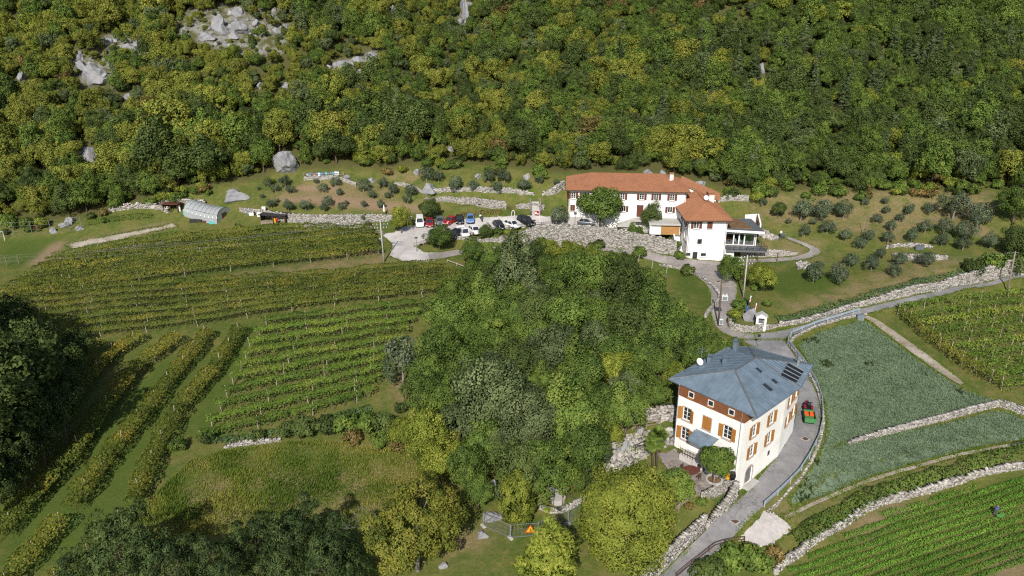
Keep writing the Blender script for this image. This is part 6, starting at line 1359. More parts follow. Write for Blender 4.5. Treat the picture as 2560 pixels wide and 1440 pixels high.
# ragged grass along the edges of roads and yards
rng = np.random.default_rng(61); VG = []
for poly in ROADS + EDGES:
    Pq = np.concatenate([poly, poly[:1]]); seg = np.hypot(*np.diff(Pq, axis=0).T); n = int(seg.sum() * 45); s = np.concatenate([[0], np.cumsum(seg)]); q = rng.uniform(0, s[-1], n)
    q = q[vnoise(q, q * 0, 1.7, 3) > .35]; VG.append(np.stack([np.interp(q, s, Pq[:, 0]) + rng.normal(0, .28, len(q)), np.interp(q, s, Pq[:, 1]) + rng.normal(0, .28, len(q))], 1))
C = np.concatenate(VG); C = np.column_stack([C, H(C[:, 0], C[:, 1]) + .05]); tt = np.clip(rng.normal(.2, .16, len(C)), 0, 1); V, F, ti = blades(C, rng.uniform(.06, .2, len(C)), .09, 1.2, rng, tt, 2)
tag(obj('verge_grass', mesh_np('verge_grass', V, F, {'tint': ti}), None, LM['grass']), 'ragged grass along the edges of road and paths', 'grass', kind='stuff')

# ------------------------------------------------------------------ parked vehicles (nose towards -Y)
def loft(sections, close=True):
    """sections: list of (y, [(x, z) half outline from bottom middle to top middle])"""
    mb = MB(); n = len(sections[0][1]); V = []
    for y, o in sections: V += [(x, y, z) for x, z in o] + [(-x, y, z) for x, z in reversed(o)]
    k = 2 * n; F = []
    for i in range(len(sections) - 1):
        for j in range(k): F.append((i * k + j, i * k + (j + 1) % k, (i + 1) * k + (j + 1) % k, (i + 1) * k + j))
    F.append(tuple(range(k - 1, -1, -1))); F.append(tuple(range((len(sections) - 1) * k, len(sections) * k)))
    return mb.add(V, F)
def wheel(root, x, y, r=.31, w=.2):
    t_ = MB().bar((x - w / 2, y, r), (x + w / 2, y, r), 2 * r, 2 * r, 14).build('wheel', M['rubber'], root); s = 1 if x > 0 else -1
    MB().bar((x + s * w / 2, y, r), (x + s * (w / 2 + .015), y, r), 1.25 * r, 1.25 * r, 10).build('rim', M['rim'], t_)
def car(label, px, py, rz, paint, L=4.1, Wd=1.74, Hh=1.48, kind='hatch', group='cars in the car park', cat='car'):
    p = G(px, py); root = thing({'van': 'parked_van', 'pickup': 'parked_pickup'}.get(kind, 'parked_car'), label, cat, (p.x, p.y, p.z + .06), rz, group)
    h = Wd / 2; l = L / 2; body = M[paint]
    def o(w, z0, z1, belly=1.0): return [(0, z0), (w * .86, z0), (w, z0 + .18), (w, z1 - .12), (w * .93, z1), (0, z1 + .02)]
    bz = .86 if kind != 'van' else 1.05
    secs = [(-l, o(h * .72, .34, .62)), (-l + .12, o(h * .9, .24, .70)), (-l + .75, o(h, .2, bz - .06)), (-l + 1.25, o(h, .2, bz)), (l - .5, o(h, .2, bz + .04)), (l - .08, o(h * .93, .26, bz)), (l, o(h * .82, .36, bz - .12))]
    loft(secs).build('body', body, root, True)
    if kind == 'pickup':
        c0, c1, t0, t1 = -l + .55, -l + 2.0, -l + 1.0, -l + 1.9; Hc = Hh
    elif kind == 'van': c0, c1, t0, t1 = -l + .75, l - .08, -l + 1.35, l - .14; Hc = Hh
    elif kind == 'suv': c0, c1, t0, t1 = -l + 1.05, l - .15, -l + 1.75, l - .45; Hc = Hh
    else: c0, c1, t0, t1 = -l + 1.0, l - .25, -l + 1.85, l - .85; Hc = Hh
    zb = bz - .02; V = []
    for y, w, z in ((c0, h * .92, zb), (t0, h * .78, Hc), (t1, h * .78, Hc), (c1, h * .92, zb)): V += [(-w, y, z), (w, y, z)]
    cab = MB(); cab.add(V, [(0, 1, 3, 2), (2, 3, 5, 4), (4, 5, 7, 6), (0, 2, 4, 6), (1, 7, 5, 3)]); cab.build('cabin', body, root)
    def quad(a, b_, c, d, nm):  # glass a few millimetres proud, inset from the cabin corners
        P_ = [Vector(q) for q in (a, b_, c, d)]; ct = sum(P_, Vector()) / 4; n = (P_[1] - P_[0]).cross(P_[3] - P_[0]).normalized(); 
        if n.dot(ct - Vector((0, (c0 + c1) / 2, 1.0))) < 0: n = -n
        Q = [ct + (q - ct) * .86 + n * .012 for q in P_]; MB().add(Q, [(0, 1, 2, 3)]).build(nm, M['glass'], root)
    quad(V[0], V[1], V[3], V[2], 'windscreen')
    if kind != 'pickup': quad(V[6], V[7], V[5], V[4], 'rear_window')
    for s in (0, 1):
        if kind == 'van': m0, m1 = c0 + 1.5, t0 + .95; a = [V[0 + s], (V[0 + s][0] * 1.0, m0, zb), (V[2 + s][0], m1, Hc), V[2 + s]]; quad(*a, 'side_window')
        else:
            my = (c0 + c1) / 2 + .15; ty = (t0 + t1) / 2
            quad(V[0 + s], (V[0 + s][0], my, zb), (V[2 + s][0], ty, Hc), V[2 + s], 'side_window'); quad((V[0 + s][0], my, zb), V[6 + s], V[4 + s], (V[2 + s][0], ty, Hc), 'side_window')
    if kind == 'pickup':
        for s in (-1, 1): MB().box((s * (h - .06), l - 1.35, bz + .22), (.07, 2.5, .4)).build('bed_side', body, root)
        MB().box((0, l - .08, bz + .22), (Wd - .2, .07, .4)).build('tailgate', body, root); MB().box((0, l - 1.35, bz + .05), (Wd - .2, 2.4, .03)).build('bed_floor', M['grey_metal'], root)
    for s in (-1, 1):
        wheel(root, s * (h - .1), -l + .78); wheel(root, s * (h - .1), l - .75)
        MB().box((s * h * .66, -l + .06, .60), (.34, .1, .13)).build('headlight', M['lamp_clear'], root); MB().box((s * h * .76, l - .03, .74), (.22, .08, .2)).build('tail_light', M['lamp_red'], root)
        MB().box((s * (h + .05), c0 + .3, bz + .06), (.12, .1, .12)).build('mirror', body, root)
    MB().box((0, -l + .005, .45), (.5, .03, .1)).build('number_plate', M['white_paint'], root); MB().box((0, l - .005, .55), (.5, .03, .1)).build('number_plate', M['white_paint'], root)
    return root
car('white delivery van at the end of the row beside the yellow tree', 1050, 564, .12, 'white_paint', 4.5, 1.8, 1.95, 'van', cat='van')
car('dark red hatchback parked next to the white van', 1074, 564, .12, 'dark_red')
car('grey car between the two red cars', 1100, 560, .15, 'silver')
car('bright red car parked at a slant between grey and black cars', 1126, 559, -.55, 'red')
car('black car between the bright red and the light blue car', 1149, 556, .08, 'navy')
car('light blue car at the end of the back row', 1176, 554, .05, 'blue_car')
car('dark car half hidden behind the spreading car park tree', 1138, 592, -.45, 'navy')
car('white pickup truck with open bed in the front row', 1158, 587, .35, 'white_paint', 4.9, 1.8, 1.75, 'pickup', cat='pickup')
car('white hatchback beside the round dark tree', 1187, 583, .45, 'white_paint')
car('black car just past the round dark tree', 1247, 570, .4, 'navy')
car('white car with black roof glass between two black cars', 1280, 568, .75, 'white_paint', 4.3)
car('large black off-road car at the end of the front row', 1315, 561, .85, 'black', 4.6, 1.85, 1.75, 'suv')
car('dark grey car in the shade under the broad yard tree', 1466, 562, 1.35, 'silver', group='cars in the yard')
p = G(1203, 552); mo = thing('motorbike', 'black and white motorbike parked past the light blue car', 'motorbike', (p.x, p.y, p.z + .05), .3)
for y in (-.7, .7): MB().bar((-.07, y, .31), (.07, y, .31), .62, .62, 14).build('wheel', M['rubber'], mo)
loft([(-.55, [(0, .55), (.12, .6), (.1, .85), (0, .9)]), (-.1, [(0, .4), (.2, .5), (.18, .95), (0, 1.0)]), (.35, [(0, .5), (.16, .6), (.15, .82), (0, .84)]), (.85, [(0, .72), (.1, .74), (.09, .85), (0, .86)])]).build('body', M['navy'], mo, True)
MB().bar((-.35, -.5, 1.05), (.35, -.5, 1.05), .04).build('handlebar', M['dark_metal'], mo); MB().box((0, -.62, 1.1), (.3, .06, .35)).build('windshield', M['glass'], mo)
MB().bar((0, -.7, .31), (0, -.5, 1.0), .09).build('fork', M['rim'], mo); MB().box((0, .75, .95), (.4, .4, .3)).build('top_case', M['white_paint'], mo)

# ------------------------------------------------------------------ tractor and trailer on the road
_v = G(2008, 985) - G(2024, 1075); TRZ = math.atan2(-_v.x, _v.y)
p = G(2018, 1030); tr = thing('tractor', 'small red tractor with driver\'s seat, climbing the road past the house', 'tractor', (p.x, p.y, p.z + .1), TRZ, None, .9)
tr['label'] = 'small red tractor climbing the road past the blue-roofed house'
loft([(.5, [(0, .55), (.28, .55), (.33, .8), (.3, 1.1), (0, 1.15)]), (1.6, [(0, .5), (.28, .55), (.32, .8), (.28, 1.05), (0, 1.1)]), (1.75, [(0, .55), (.2, .6), (.25, .8), (.2, .95), (0, 1.0)])]).build('bonnet', M['red'], tr, True)
MB().box((0, -.2, .7), (.6, 1.4, .35)).build('chassis', M['dark_metal'], tr); MB().box((0, -.35, 1.05), (.5, .5, .12)).build('seat', M['black'], tr); MB().box((0, -.62, 1.3), (.5, .1, .4)).build('seat_back', M['black'], tr)
for s in (-1, 1):
    MB().bar((s * .5 - .17, -.45, .55), (s * .5 + .17, -.45, .55), 1.1, 1.1, 16).build('rear_wheel', M['rubber'], tr); MB().bar((s * .5 - .1, 1.35, .35), (s * .5 + .1, 1.35, .35), .7, .7, 14).build('front_wheel', M['rubber'], tr)
    MB().box((s * .52, -.45, 1.15), (.4, .9, .06)).build('mudguard', M['red'], tr); MB().bar((s * .4, -.75, .9), (s * .4, -.75, 2.1), .06).build('roll_bar_post', M['black'], tr)
MB().bar((-.43, -.75, 2.1), (.43, -.75, 2.1), .06).build('roll_bar', M['black'], tr); MB().bar((0, .15, 1.1), (0, .35, 1.35), .3, .3, 10).build('steering_wheel', M['black'], tr)
p = G(2022, 1058); tl = thing('trailer', 'green box trailer behind the red tractor', 'trailer', (p.x, p.y, p.z + .1), TRZ)
MB().box((0, .2, .62), (1.5, 2.5, .1)).build('floor', M['tractor_green'], tl)
for c, s in (((.73, .2, .95), (.06, 2.5, .6)), ((-.73, .2, .95), (.06, 2.5, .6)), ((0, 1.42, .95), (1.4, .06, .6)), ((0, -1.02, .95), (1.4, .06, .6))): MB().box(c, s).build('side_board', M['tractor_green'], tl)
for s in (-1, 1): MB().bar((s * .78 - .1, .1, .35), (s * .78 + .1, .1, .35), .7, .7, 14).build('wheel', M['rubber'], tl)
MB().bar((0, 1.45, .5), (0, 2.2, .5), .1).build('drawbar', M['dark_metal'], tl)
q = Matrix.Rotation(TRZ, 3, 'Z')
for k, x in enumerate((-.35, .35)):
    c = q @ Vector((x, .95, .70)) + tl.location; t_ = thing('crate', ['orange crate in the green trailer, on the side of the house', 'orange crate in the green trailer, on the side of the guardrail'][k], 'crate', c, TRZ, 'crates in the trailer')
    for cc, ss in (((0, 0, .02), (.55, .7, .04)), ((.26, 0, .2), (.03, .7, .36)), ((-.26, 0, .2), (.03, .7, .36)), ((0, .34, .2), (.5, .03, .36)), ((0, -.34, .2), (.5, .03, .36))): MB().box(cc, ss).build('crate_side', M['orange'], t_)

# ------------------------------------------------------------------ people
def person(label, p, rz, top, legs, pose='stand', hair=(.05, .035, .025), h=1.72):
    k = h / 1.72
    J = {'pelvis': (0, 0, .92), 'waist': (0, 0, 1.08), 'chest': (0, -.01, 1.30), 'neck': (0, 0, 1.46), 'head0': (0, -.02, 1.56), 'head1': (0, -.02, 1.68)}
    s = {'stand': 0, 'walk': .22, 'bend': .05, 'sit': 0}[pose]
    for sd, nm in ((-1, 'l'), (1, 'r')):
        f = s * sd
        J['hip' + nm] = (.10 * sd, 0, .88); J['knee' + nm] = (.11 * sd, -.02 - f * .7, .48); J['ankle' + nm] = (.11 * sd, .04 - f, .08); J['toe' + nm] = (.12 * sd, -.16 - f, .03)
        J['sh' + nm] = (.19 * sd, 0, 1.40); J['el' + nm] = (.25 * sd, .03 + f * .6, 1.13); J['wr' + nm] = (.24 * sd, -.10 + f, .90); J['ha' + nm] = (.24 * sd, -.13 + f, .80)
    if pose == 'bend':
        for j in list(J):
            x, y, z = J[j]
            if z > 1.0 or j[:2] in ('el', 'wr', 'ha'):
                dz, dy = z - .95, y; a = 1.15; J[j] = (x, dy * math.cos(a) - dz * math.sin(a), .95 + dz * math.cos(a) + dy * math.sin(a))
        for nm in 'lr': x, y, z = J['sh' + nm]; J['el' + nm] = (x, y - .08, z - .28); J['wr' + nm] = (x, y - .14, z - .52); J['ha' + nm] = (x, y - .16, z - .62)
    if pose == 'sit':
        for nm, sd in (('l', -1), ('r', 1)): J['knee' + nm] = (.12 * sd, -.42, .90); J['ankle' + nm] = (.13 * sd, -.45, .46); J['toe' + nm] = (.13 * sd, -.62, .42); J['wr' + nm] = (.2 * sd, -.35, 1.15); J['ha' + nm] = (.18 * sd, -.45, 1.2)
    R_ = {'pelvis': .15, 'waist': .135, 'chest': .16, 'neck': .06, 'head0': .088, 'head1': .095, 'hip': .095, 'knee': .065, 'ankle': .045, 'toe': .04, 'sh': .075, 'el': .05, 'wr': .038, 'ha': .04}
    names = list(J); E_ = [('pelvis', 'waist'), ('waist', 'chest'), ('chest', 'neck'), ('neck', 'head0'), ('head0', 'head1')]
    for nm in 'lr': E_ += [('pelvis', 'hip' + nm), ('hip' + nm, 'knee' + nm), ('knee' + nm, 'ankle' + nm), ('ankle' + nm, 'toe' + nm), ('chest', 'sh' + nm), ('sh' + nm, 'el' + nm), ('el' + nm, 'wr' + nm), ('wr' + nm, 'ha' + nm)]
    me = bpy.data.meshes.new('body'); me.from_pydata([Vector(J[n]) * k for n in names], [(names.index(a), names.index(b_)) for a, b_ in E_], [])
    root = thing('person', label, 'person', p, rz); o = obj('body', me, root)
    sk = o.modifiers.new('skin', 'SKIN')
    for i, n in enumerate(names):
        key = n if n in R_ else n[:-1]; r = R_[key] * k; sv = me.skin_vertices[0].data[i]; sv.radius = (r, r * (.75 if key in ('chest', 'waist', 'pelvis') else 1)); sv.use_root = (n == 'pelvis')
    ss = o.modifiers.new('smooth', 'SUBSURF'); ss.levels = ss.render_levels = 1
    # clothes by height on the body
    m, t, b = _nodes('clothes'); co = N(t, 'ShaderNodeTexCoord').outputs['Object']; sp_ = N(t, 'ShaderNodeSeparateXYZ'); t.links.new(co, sp_.inputs[0])
    if pose == 'bend': z = math_n(t, 'SUBTRACT', sp_.outputs[2], math_n(t, 'MULTIPLY', sp_.outputs[1], .75)); z = math_n(t, 'DIVIDE', z, 1.9)
    else: z = math_n(t, 'DIVIDE', sp_.outputs[2], 1.75 * k)
    rp = N(t, 'ShaderNodeValToRGB'); rp.color_ramp.interpolation = 'CONSTANT'; el = rp.color_ramp.elements; el[0].position = 0; el[0].color = (.03, .025, .02, 1); el[1].position = .06; el[1].color = (*legs, 1)
    for ps, cc in ((.56 if pose != 'sit' else .6, top), (.845, (.45, .27, .19)), (.945, hair)): e = el.new(ps); e.color = (*cc, 1)
    t.links.new(z, rp.inputs[0]); t.links.new(rp.outputs[0], b.inputs['Base Color']); b.inputs['Roughness'].default_value = .85; me.materials.append(m); return root
person('person in a red jacket standing at the open timber shed', G(694, 562), .4, (.4, .02, .02), (.03, .03, .04))
person('person in light clothes walking in the yard beside the wing', G(1694, 592), .9, (.6, .55, .52), (.35, .3, .28), 'walk')
person('person in dark clothes standing in the yard below the timber garage', G(1677, 586), -.5, (.03, .03, .035), (.03, .03, .04))
person('person in blue jeans bending at the end of the stone heap', G(1955, 597), 1.2, (.08, .1, .16), (.07, .1, .2), 'bend')
person('person in white shirt standing beside the one bending at the stone heap', G(1951, 594), .2, (.6, .6, .62), (.05, .06, .1))
person('person in pale blue at the end of the upper vineyard beside the pole', G(950, 612), .8, (.45, .55, .65), (.12, .14, .2))
pt = G(2485, 1290); person('field worker in blue crouched over the green crop rows', pt, 2.2, (.07, .08, .2), (.05, .05, .09), 'bend', (.45, .43, .4))
gc = thing('harvest_cart', 'small green cart in the crop rows next to the field worker', 'cart', (pt.x + .55, pt.y - .35, pt.z + .05), .5)
MB().box((0, 0, .28), (.9, .5, .06)).build('tray', M['green'], gc)
for x in (-.38, .38): MB().box((x, 0, .40), (.05, .5, .2)).build('tray_end', M['green'], gc)
for s in (-1, 1): MB().bar((s * .3, -.27, .14), (s * .3, -.2, .14), .28, .28, 10).build('wheel', M['rubber'], gc); MB().bar((s * .3, .2, .14), (s * .3, .27, .14), .28, .28, 10).build('wheel', M['rubber'], gc)
dr = person('tractor driver in dark clothes', tuple(tr.location + Matrix.Rotation(TRZ, 3, 'Z') @ Vector((0, -.35, .28))), math.pi + TRZ, (.03, .03, .05), (.04, .05, .09), 'sit'); dr['label'] = 'person in dark clothes driving the red tractor'

# ------------------------------------------------------------------ poles, lamps, wires
def up_to(base, py):
    """how high above a base a photo row is"""
    dx = math.hypot(0, base.y); d = ray(1280, py); return CAM_Z + d[2] / d[1] * base.y - base.z
def pole(label, bpx, tpx, mat, r0, r1, arms=True, box=None):
    b0 = G(*bpx); h = up_to(b0, tpx[1]); root = thing('utility_pole', label, 'pole', b0, 0)
    top = Vector(((tpx[0] - 1280) / FPX * proj(b0.x, b0.y, b0.z + h)[2] - b0.x, 0, h)); MB().tube([(0, 0, -.4), top * .5, top], [r0, (r0 + r1) / 2, r1], 10).build('shaft', M[mat], root, True)
    if arms:
        for z, w in ((.4, 1.1), (1.1, 1.4), (1.8, 1.1)):
            c = top - Vector((0, 0, z)); ar = MB().bar(c - Vector((w, .25, 0)), c + Vector((w, .25, 0)), .09).build('crossarm', M['grey_metal'], root)
            for x in (-w, -w * .5, w * .5, w): MB().cyl(c + Vector((x, .25 * x / w, .05)), .06, .18, 8).build('insulator', M['frame_white'], ar)
    return root, b0 + top
pA, tA = pole('tall pale concrete pole with crossarms at the entrance of the car park', (960, 657), (950, 548), 'conc_pole', .16, .1)
pB, tB = pole('leaning concrete pole with crossarms beside the yellow-green tree', (1858, 745), (1869, 638), 'conc_pole', .16, .11)
pC, tC = pole('dark wooden pole with white boxes on the driveway verge', (1796, 815), (1804, 703), 'pole_wood', .17, .12, False)
for z, s, nm in ((5.4, (1.0, .6, .8), 'transformer'), (.9, (.6, .35, 1.0), 'meter_box')):
    bx_ = MB().box((.45 if z > 3 else .3, -.25, z), s).build(nm, M['white_paint'], pC); MB().box((.45 if z > 3 else .3, -.25 - s[1] / 2 - .01, z), (s[0] * .85, .02, s[2] * .85)).build('cover', M['galv'], bx_)
for sx in (.1, .75): MB().cyl((.45 + sx - .4, -.25, 5.8), .07, .35, 8).build('insulator', M['frame_white'], pC)
pD, tD = pole('brown and grey pole beside the lane past the vineyard', (2518, 727), (2539, 628), 'old_wood', .15, .1, False)
MB().bar(Vector(tD) - Vector(pD.location) - Vector((.7, 0, .3)), Vector(tD) - Vector(pD.location) + Vector((.7, 0, -.3)), .09).build('crossarm', M['grey_metal'], pD)
for bp, tp, lab in (((1592, 682), (1599, 637), 'first white post from the road on the green bank'), ((1625, 700), (1633, 652), 'middle white post on the green bank'), ((1661, 712), (1668, 667), 'white post on the green bank closest to the driveway bend'), ((1468, 705), (1471, 690), 'short white post in the thicket')):
    b0 = G(*bp); h = max(2.2, up_to(b0, tp[1])); o = thing('white_post', lab, 'post', b0, 0, 'white posts on the bank'); MB().tube([(0, 0, -.3), (.3, 0, h)], [.07, .05], 8).build('shaft', M['conc_pole'], o); MB().cyl((.3, 0, h), .07, .06, 8).build('cap', M['galv'], o)
for bp, tp, lab in (((1042, 631), (1041, 596), 'dark lamp post at the corner of the car park ramp'), ((1335, 603), (1334, 552), 'dark lamp post at the end of the car park wall'), ((1437, 565), (1437, 533), 'dark lamp post in front of the long house'), ((1199, 545), (1198, 512), 'thin lamp post behind the motorbike')):
    b0 = G(*bp); h = up_to(b0, tp[1]); o = thing('lamp_post', lab, 'lamp post', b0, 0, 'lamp posts'); MB().tube([(0, 0, -.2), (0, 0, h)], [.06, .045], 8).build('shaft', M['grey_metal'], o); hd = MB().cyl((0, 0, h), .12, .1, 10, .34).build('lamp_head', M['grey_metal'], o); MB().cyl((0, 0, h + .1), .36, .05, 12).build('lamp_cap', M['dark_metal'], hd); MB().cyl((0, 0, h - .12), .1, .12, 8).build('lamp_glass', M['frame_white'], hd)
for bp, tp in (((1893, 655), (1894, 640)), ((1942, 655), (1942, 640))):
    b0 = G(*bp); o = thing('trellis_post', 'dark wooden stake with crossbar above the yellow-green tree' if bp[0] < 1900 else 'second dark stake with crossbar above the yellow-green tree', 'post', b0); MB().bar((0, 0, -.2), (0, 0, 2.0), .12).build('shaft', M['dark_wood'], o); MB().bar((-.3, 0, 1.9), (.4, 0, 1.75), .1).build('crossbar', M['dark_wood'], o)
def wire(label, a, b_, sag, r=.022, group=None):
    r *= .55
    a, b_ = Vector(a), Vector(b_); c = (a + b_) / 2; P = [a.lerp(b_, k / 16) - Vector((0, 0, sag * 4 * (k / 16) * (1 - k / 16))) - c for k in range(17)]
    o = MB().tube(P, r, 5).build('cable', M['grey_metal']); o.location = c; tag(o, label, 'cable', group, 'thing')
for k, (dx, dz, zz) in enumerate(((-1.0, -.3, 9.8), (.2, -.3, 10.0), (-.6, -1.7, 8.4))): wire(['upper cable from the concrete pole over the vineyard', 'middle cable from the concrete pole over the vineyard', 'lowest cable from the concrete pole over the vineyard'][k], tA + Vector((dx, 0, dz)), Vector(at_z(-160, 645 + 8 * k, zz)), 1.2, .02)
wire('cable from the leaning pole across the olive slope', tB + Vector((.8, 0, -.4)), tD + Vector((-.4, 0, -.2)), 1.0, .02); wire('second cable from the leaning pole across the olive slope', tB + Vector((.8, .3, -1.1)), tD + Vector((.4, 0, -.3)), 1.3, .02)
a = Gh(1960, 588, 1.4); b_ = Gh(2165, 541, 3.6); c = Gh(2520, 505, 5)
wire('pale rope from the stone heap up to the slope stake', (a.x, a.y, a.z + 1.4), (b_.x, b_.y, b_.z + 3.6), .5, .035); wire('pale rope from the slope stake into the dark tree', (b_.x, b_.y, b_.z + 3.6), (c.x, c.y, c.z + 5), 2.2, .035)
o = thing('stake', 'thin stake carrying the pale rope on the olive slope', 'post', b_); MB().tube([(-.4, -.6, 0), (0, 0, 3.7)], [.05, .04], 6).build('shaft', M['old_wood'], o); MB().cyl((0, 0, 3.7), .06, .08, 6).build('hook', M['galv'], o)

# ------------------------------------------------------------------ guardrail, railings, fences
M['rail_steel'] = plain('guardrail_steel', (.40, .47, .54), .5, .3, var=.1)
def rail(name, label, pxs, heights, mat, post_every, post_h, bar=(.06, .06), cat='railing', post_w=.08, dz=0, part='rail'):
    P = path(pxs, .6); P2 = resample(P, max(4, int(len(P) * .8))); b0 = P[len(P) // 2]; root = thing(name, label, cat, b0)
    Z = H(P2[:, 0], P2[:, 1]); Z = np.convolve(np.pad(Z, 3, mode='edge'), np.ones(7) / 7, 'valid') + dz
    Q = [Vector((x - b0.x, y - b0.y, z - b0.z)) for (x, y), z in zip(P2, Z)]
    for hh in heights:
        mb = MB(); 
        for u, v in zip(Q[:-1], Q[1:]): mb.bar(u + Vector((0, 0, hh)), v + Vector((0, 0, hh)) + (v - u) * .02, *bar)
        mb.build(part, M[mat], root)
    s = 0; last = -9
    for i, q in enumerate(Q):
        if i: s += (Q[i] - Q[i - 1]).length
        if s - last >= post_every or i == 0 or i == len(Q) - 1:
            last = s; MB().bar(q + Vector((0, 0, -.3)), q + Vector((0, 0, post_h)), post_w).build('post', M[mat], root)
    return root
rail('guardrail', 'grey steel guardrail curving round the outside of the road', [(1910,1270),(1955,1230),(1997,1188),(2025,1145),(2046,1100),(2056,1055),(2053,1008),(2042,968),(2018,925),(1990,888),(1967,858),(1978,840),(2040,815),(2100,797),(2146,783)], [.80, .60], 'rail_steel', 2.6, .9, (.07, .21), 'guardrail', .12, .12, 'beam')
rail('railing', 'rusty pipe railing beside the road at the bottom of the picture', [(1690,1452),(1722,1424),(1760,1394),(1788,1370),(1822,1360),(1860,1360)], [.95, .55], 'rust_metal', 2.4, 1.0)
rail('railing', 'dark steel railing along the courtyard wall', [(1752,1244),(1775,1232),(1810,1215),(1846,1198)], [.95, .7, .45, .2], 'dark_metal', 1.4, 1.0, (.05, .05))
rail('railing', 'dark railing beside the path behind the palm', [(1588,1130),(1620,1112),(1650,1095)], [.95, .5], 'dark_metal', 1.6, 1.0, (.05, .05))
rail('wooden_fence', 'pale two-rail wooden fence running down from the courtyard', [(1748,1236),(1715,1262),(1680,1292),(1655,1318)], [.9, .55], 'old_wood', 2.2, 1.0, (.1, .12), 'fence', .12)
rail('wooden_fence', 'weathered rail fence at the foot of the white rock bank', [(1510,1090),(1560,1080),(1610,1072),(1650,1066)], [.9, .5], 'old_wood', 1.9, 1.0, (.08, .08), 'fence', .1)
rail('wooden_fence', 'low rail fence along the ramp of the car park', [(1035,620),(1060,612),(1085,604),(1120,598)], [.9, .45], 'old_wood', 1.8, 1.0, (.08, .08), 'fence', .1)
rail('wooden_fence', 'rail fence along the edge of the car park above the tall wall', [(1170,592),(1220,582),(1280,574),(1345,567),(1400,565)], [.9, .45], 'dark_wood', 2.0, 1.0, (.07, .07), 'fence', .09)
rail('wooden_fence', 'light rail fence round the beehives', [(760,440),(768,446),(810,446),(860,441)], [.9, .5], 'old_wood', 2.0, 1.0, (.08, .08), 'fence', .1)
rail('net_fence', 'tall net fence at the back of the sports lawn', [(-10,590),(40,588),(90,585),(150,580),(205,573)], [2.9, 2.0, 1.0, .1], 'mesh_fence', 3.6, 3.0, (.03, .03), 'fence', .08)
rail('net_fence', 'net fence at the near edge of the sports lawn', [(-10,668),(20,666),(48,662)], [1.9, 1.0], 'mesh_fence', 2.2, 2.2, (.03, .03), 'fence', .08)
rail('wooden_fence', 'short timber barrier at the vineyard corner beside the pole', [(935,590),(945,584),(958,590)], [.9, .5], 'old_wood', 1.2, 1.1, (.12, .1), 'fence', .14)
rail('wooden_fence', 'pale rail along the lane bend above the middle vineyard', [(1118,655),(1150,668),(1175,676)], [.5], 'post_wood', 2.5, .7, (.12, .12), 'fence', .1)
go = thing('football_goal', 'white goal frame on the sports lawn at the picture edge', 'goal', G(6, 604), .5)
for a, b_, nm in (((-2.5, 0, 0), (-2.5, 0, 2.2), 'post'), ((.5, 0, 0), (.5, 0, 2.2), 'post'), ((-2.5, 0, 2.2), (.5, 0, 2.2), 'crossbar'), ((-2.5, 1.2, 0), (-2.5, 0, 2.2), 'stay'), ((.5, 1.2, 0), (.5, 0, 2.2), 'stay'), ((-2.5, 1.2, 0), (.5, 1.2, 0), 'ground_bar')): MB().bar(a, b_, .1, .1, 8).build(nm, M['white_paint'], go)

# ------------------------------------------------------------------ building-site fence and warning sign
FP = [(1208, 1316), (1276, 1346), (1345, 1340), (1421, 1310), (1490, 1278)]
for k, (a, b_) in enumerate(zip(FP[:-1], FP[1:])):
    A, B = G(*a), G(*b_); root = thing('fence_panel', ['site fence panel at the rock end', 'site fence panel carrying the warning sign', 'site fence panel partly behind the pointed conifer', 'site fence panel running under the big yellow-green tree'][k], 'fence panel', A, 0, 'building-site fence panels'); v = B - A; U = Vector((0, 0, 1))
    for hh in (.15, 1.9): MB().bar(U * hh, v + U * hh, .05).build('frame_bar', M['galv'], root)
    for f in (.01, .99): MB().bar(v * f, v * f + U * 2.0, .06).build('frame_post', M['galv'], root)
    n = int(v.length / .16)
    for i in range(1, n): MB().bar(v * (i / n) + U * .18, v * (i / n) + U * 1.88, .012).build('wire', M['galv'], root)
    for hh in (.7, 1.3): MB().bar(U * hh, v + U * hh, .015).build('wire', M['galv'], root)
    MB().box(v * .0 + Vector((0, 0, .06)), (.35, .8, .14), .6).build('foot_block', M['concrete'], root)
A, B = G(*FP[1]), G(*FP[2]); c = A.lerp(B, .72); sg = thing('warning_sign', 'orange-framed triangular roadworks sign on the site fence', 'sign', (c.x, c.y - .12, c.z + .95), math.atan2(B.y - A.y, B.x - A.x))
def tri(s, y, z0): return [(-s, y, z0), (s, y, z0), (0, y, z0 + s * 1.73)]
MB().add(tri(.62, 0, -.25) + tri(.62, .02, -.25), [(0, 1, 2), (5, 4, 3), (0, 3, 4, 1), (1, 4, 5, 2), (2, 5, 3, 0)]).build('plate', M['orange'], sg); MB().add(tri(.44, -.006, -.15), [(0, 1, 2)]).build('field', M['yellow'], sg)
fig = MB()
for q in ([(-.02, .30), (.05, .30), (.06, .38), (-.01, .39)], [(-.08, .08), (.0, .08), (.06, .27), (-.03, .28)], [(-.12, -.12), (-.05, -.12), (.0, .09), (-.08, .09)], [(.02, -.12), (.09, -.12), (.02, .09), (-.05, .09)], [(.03, .22), (.16, .06), (.18, .09), (.06, .26)], [(.10, -.12), (.27, -.12), (.22, .0), (.15, .0)], [(.12, .1), (.18, .1), (.05, -.08), (.02, -.06)]): fig.add([(x, -.012, z) for x, z in q], [(0, 1, 2, 3)])
fig.build('pictogram', M['black'], sg)

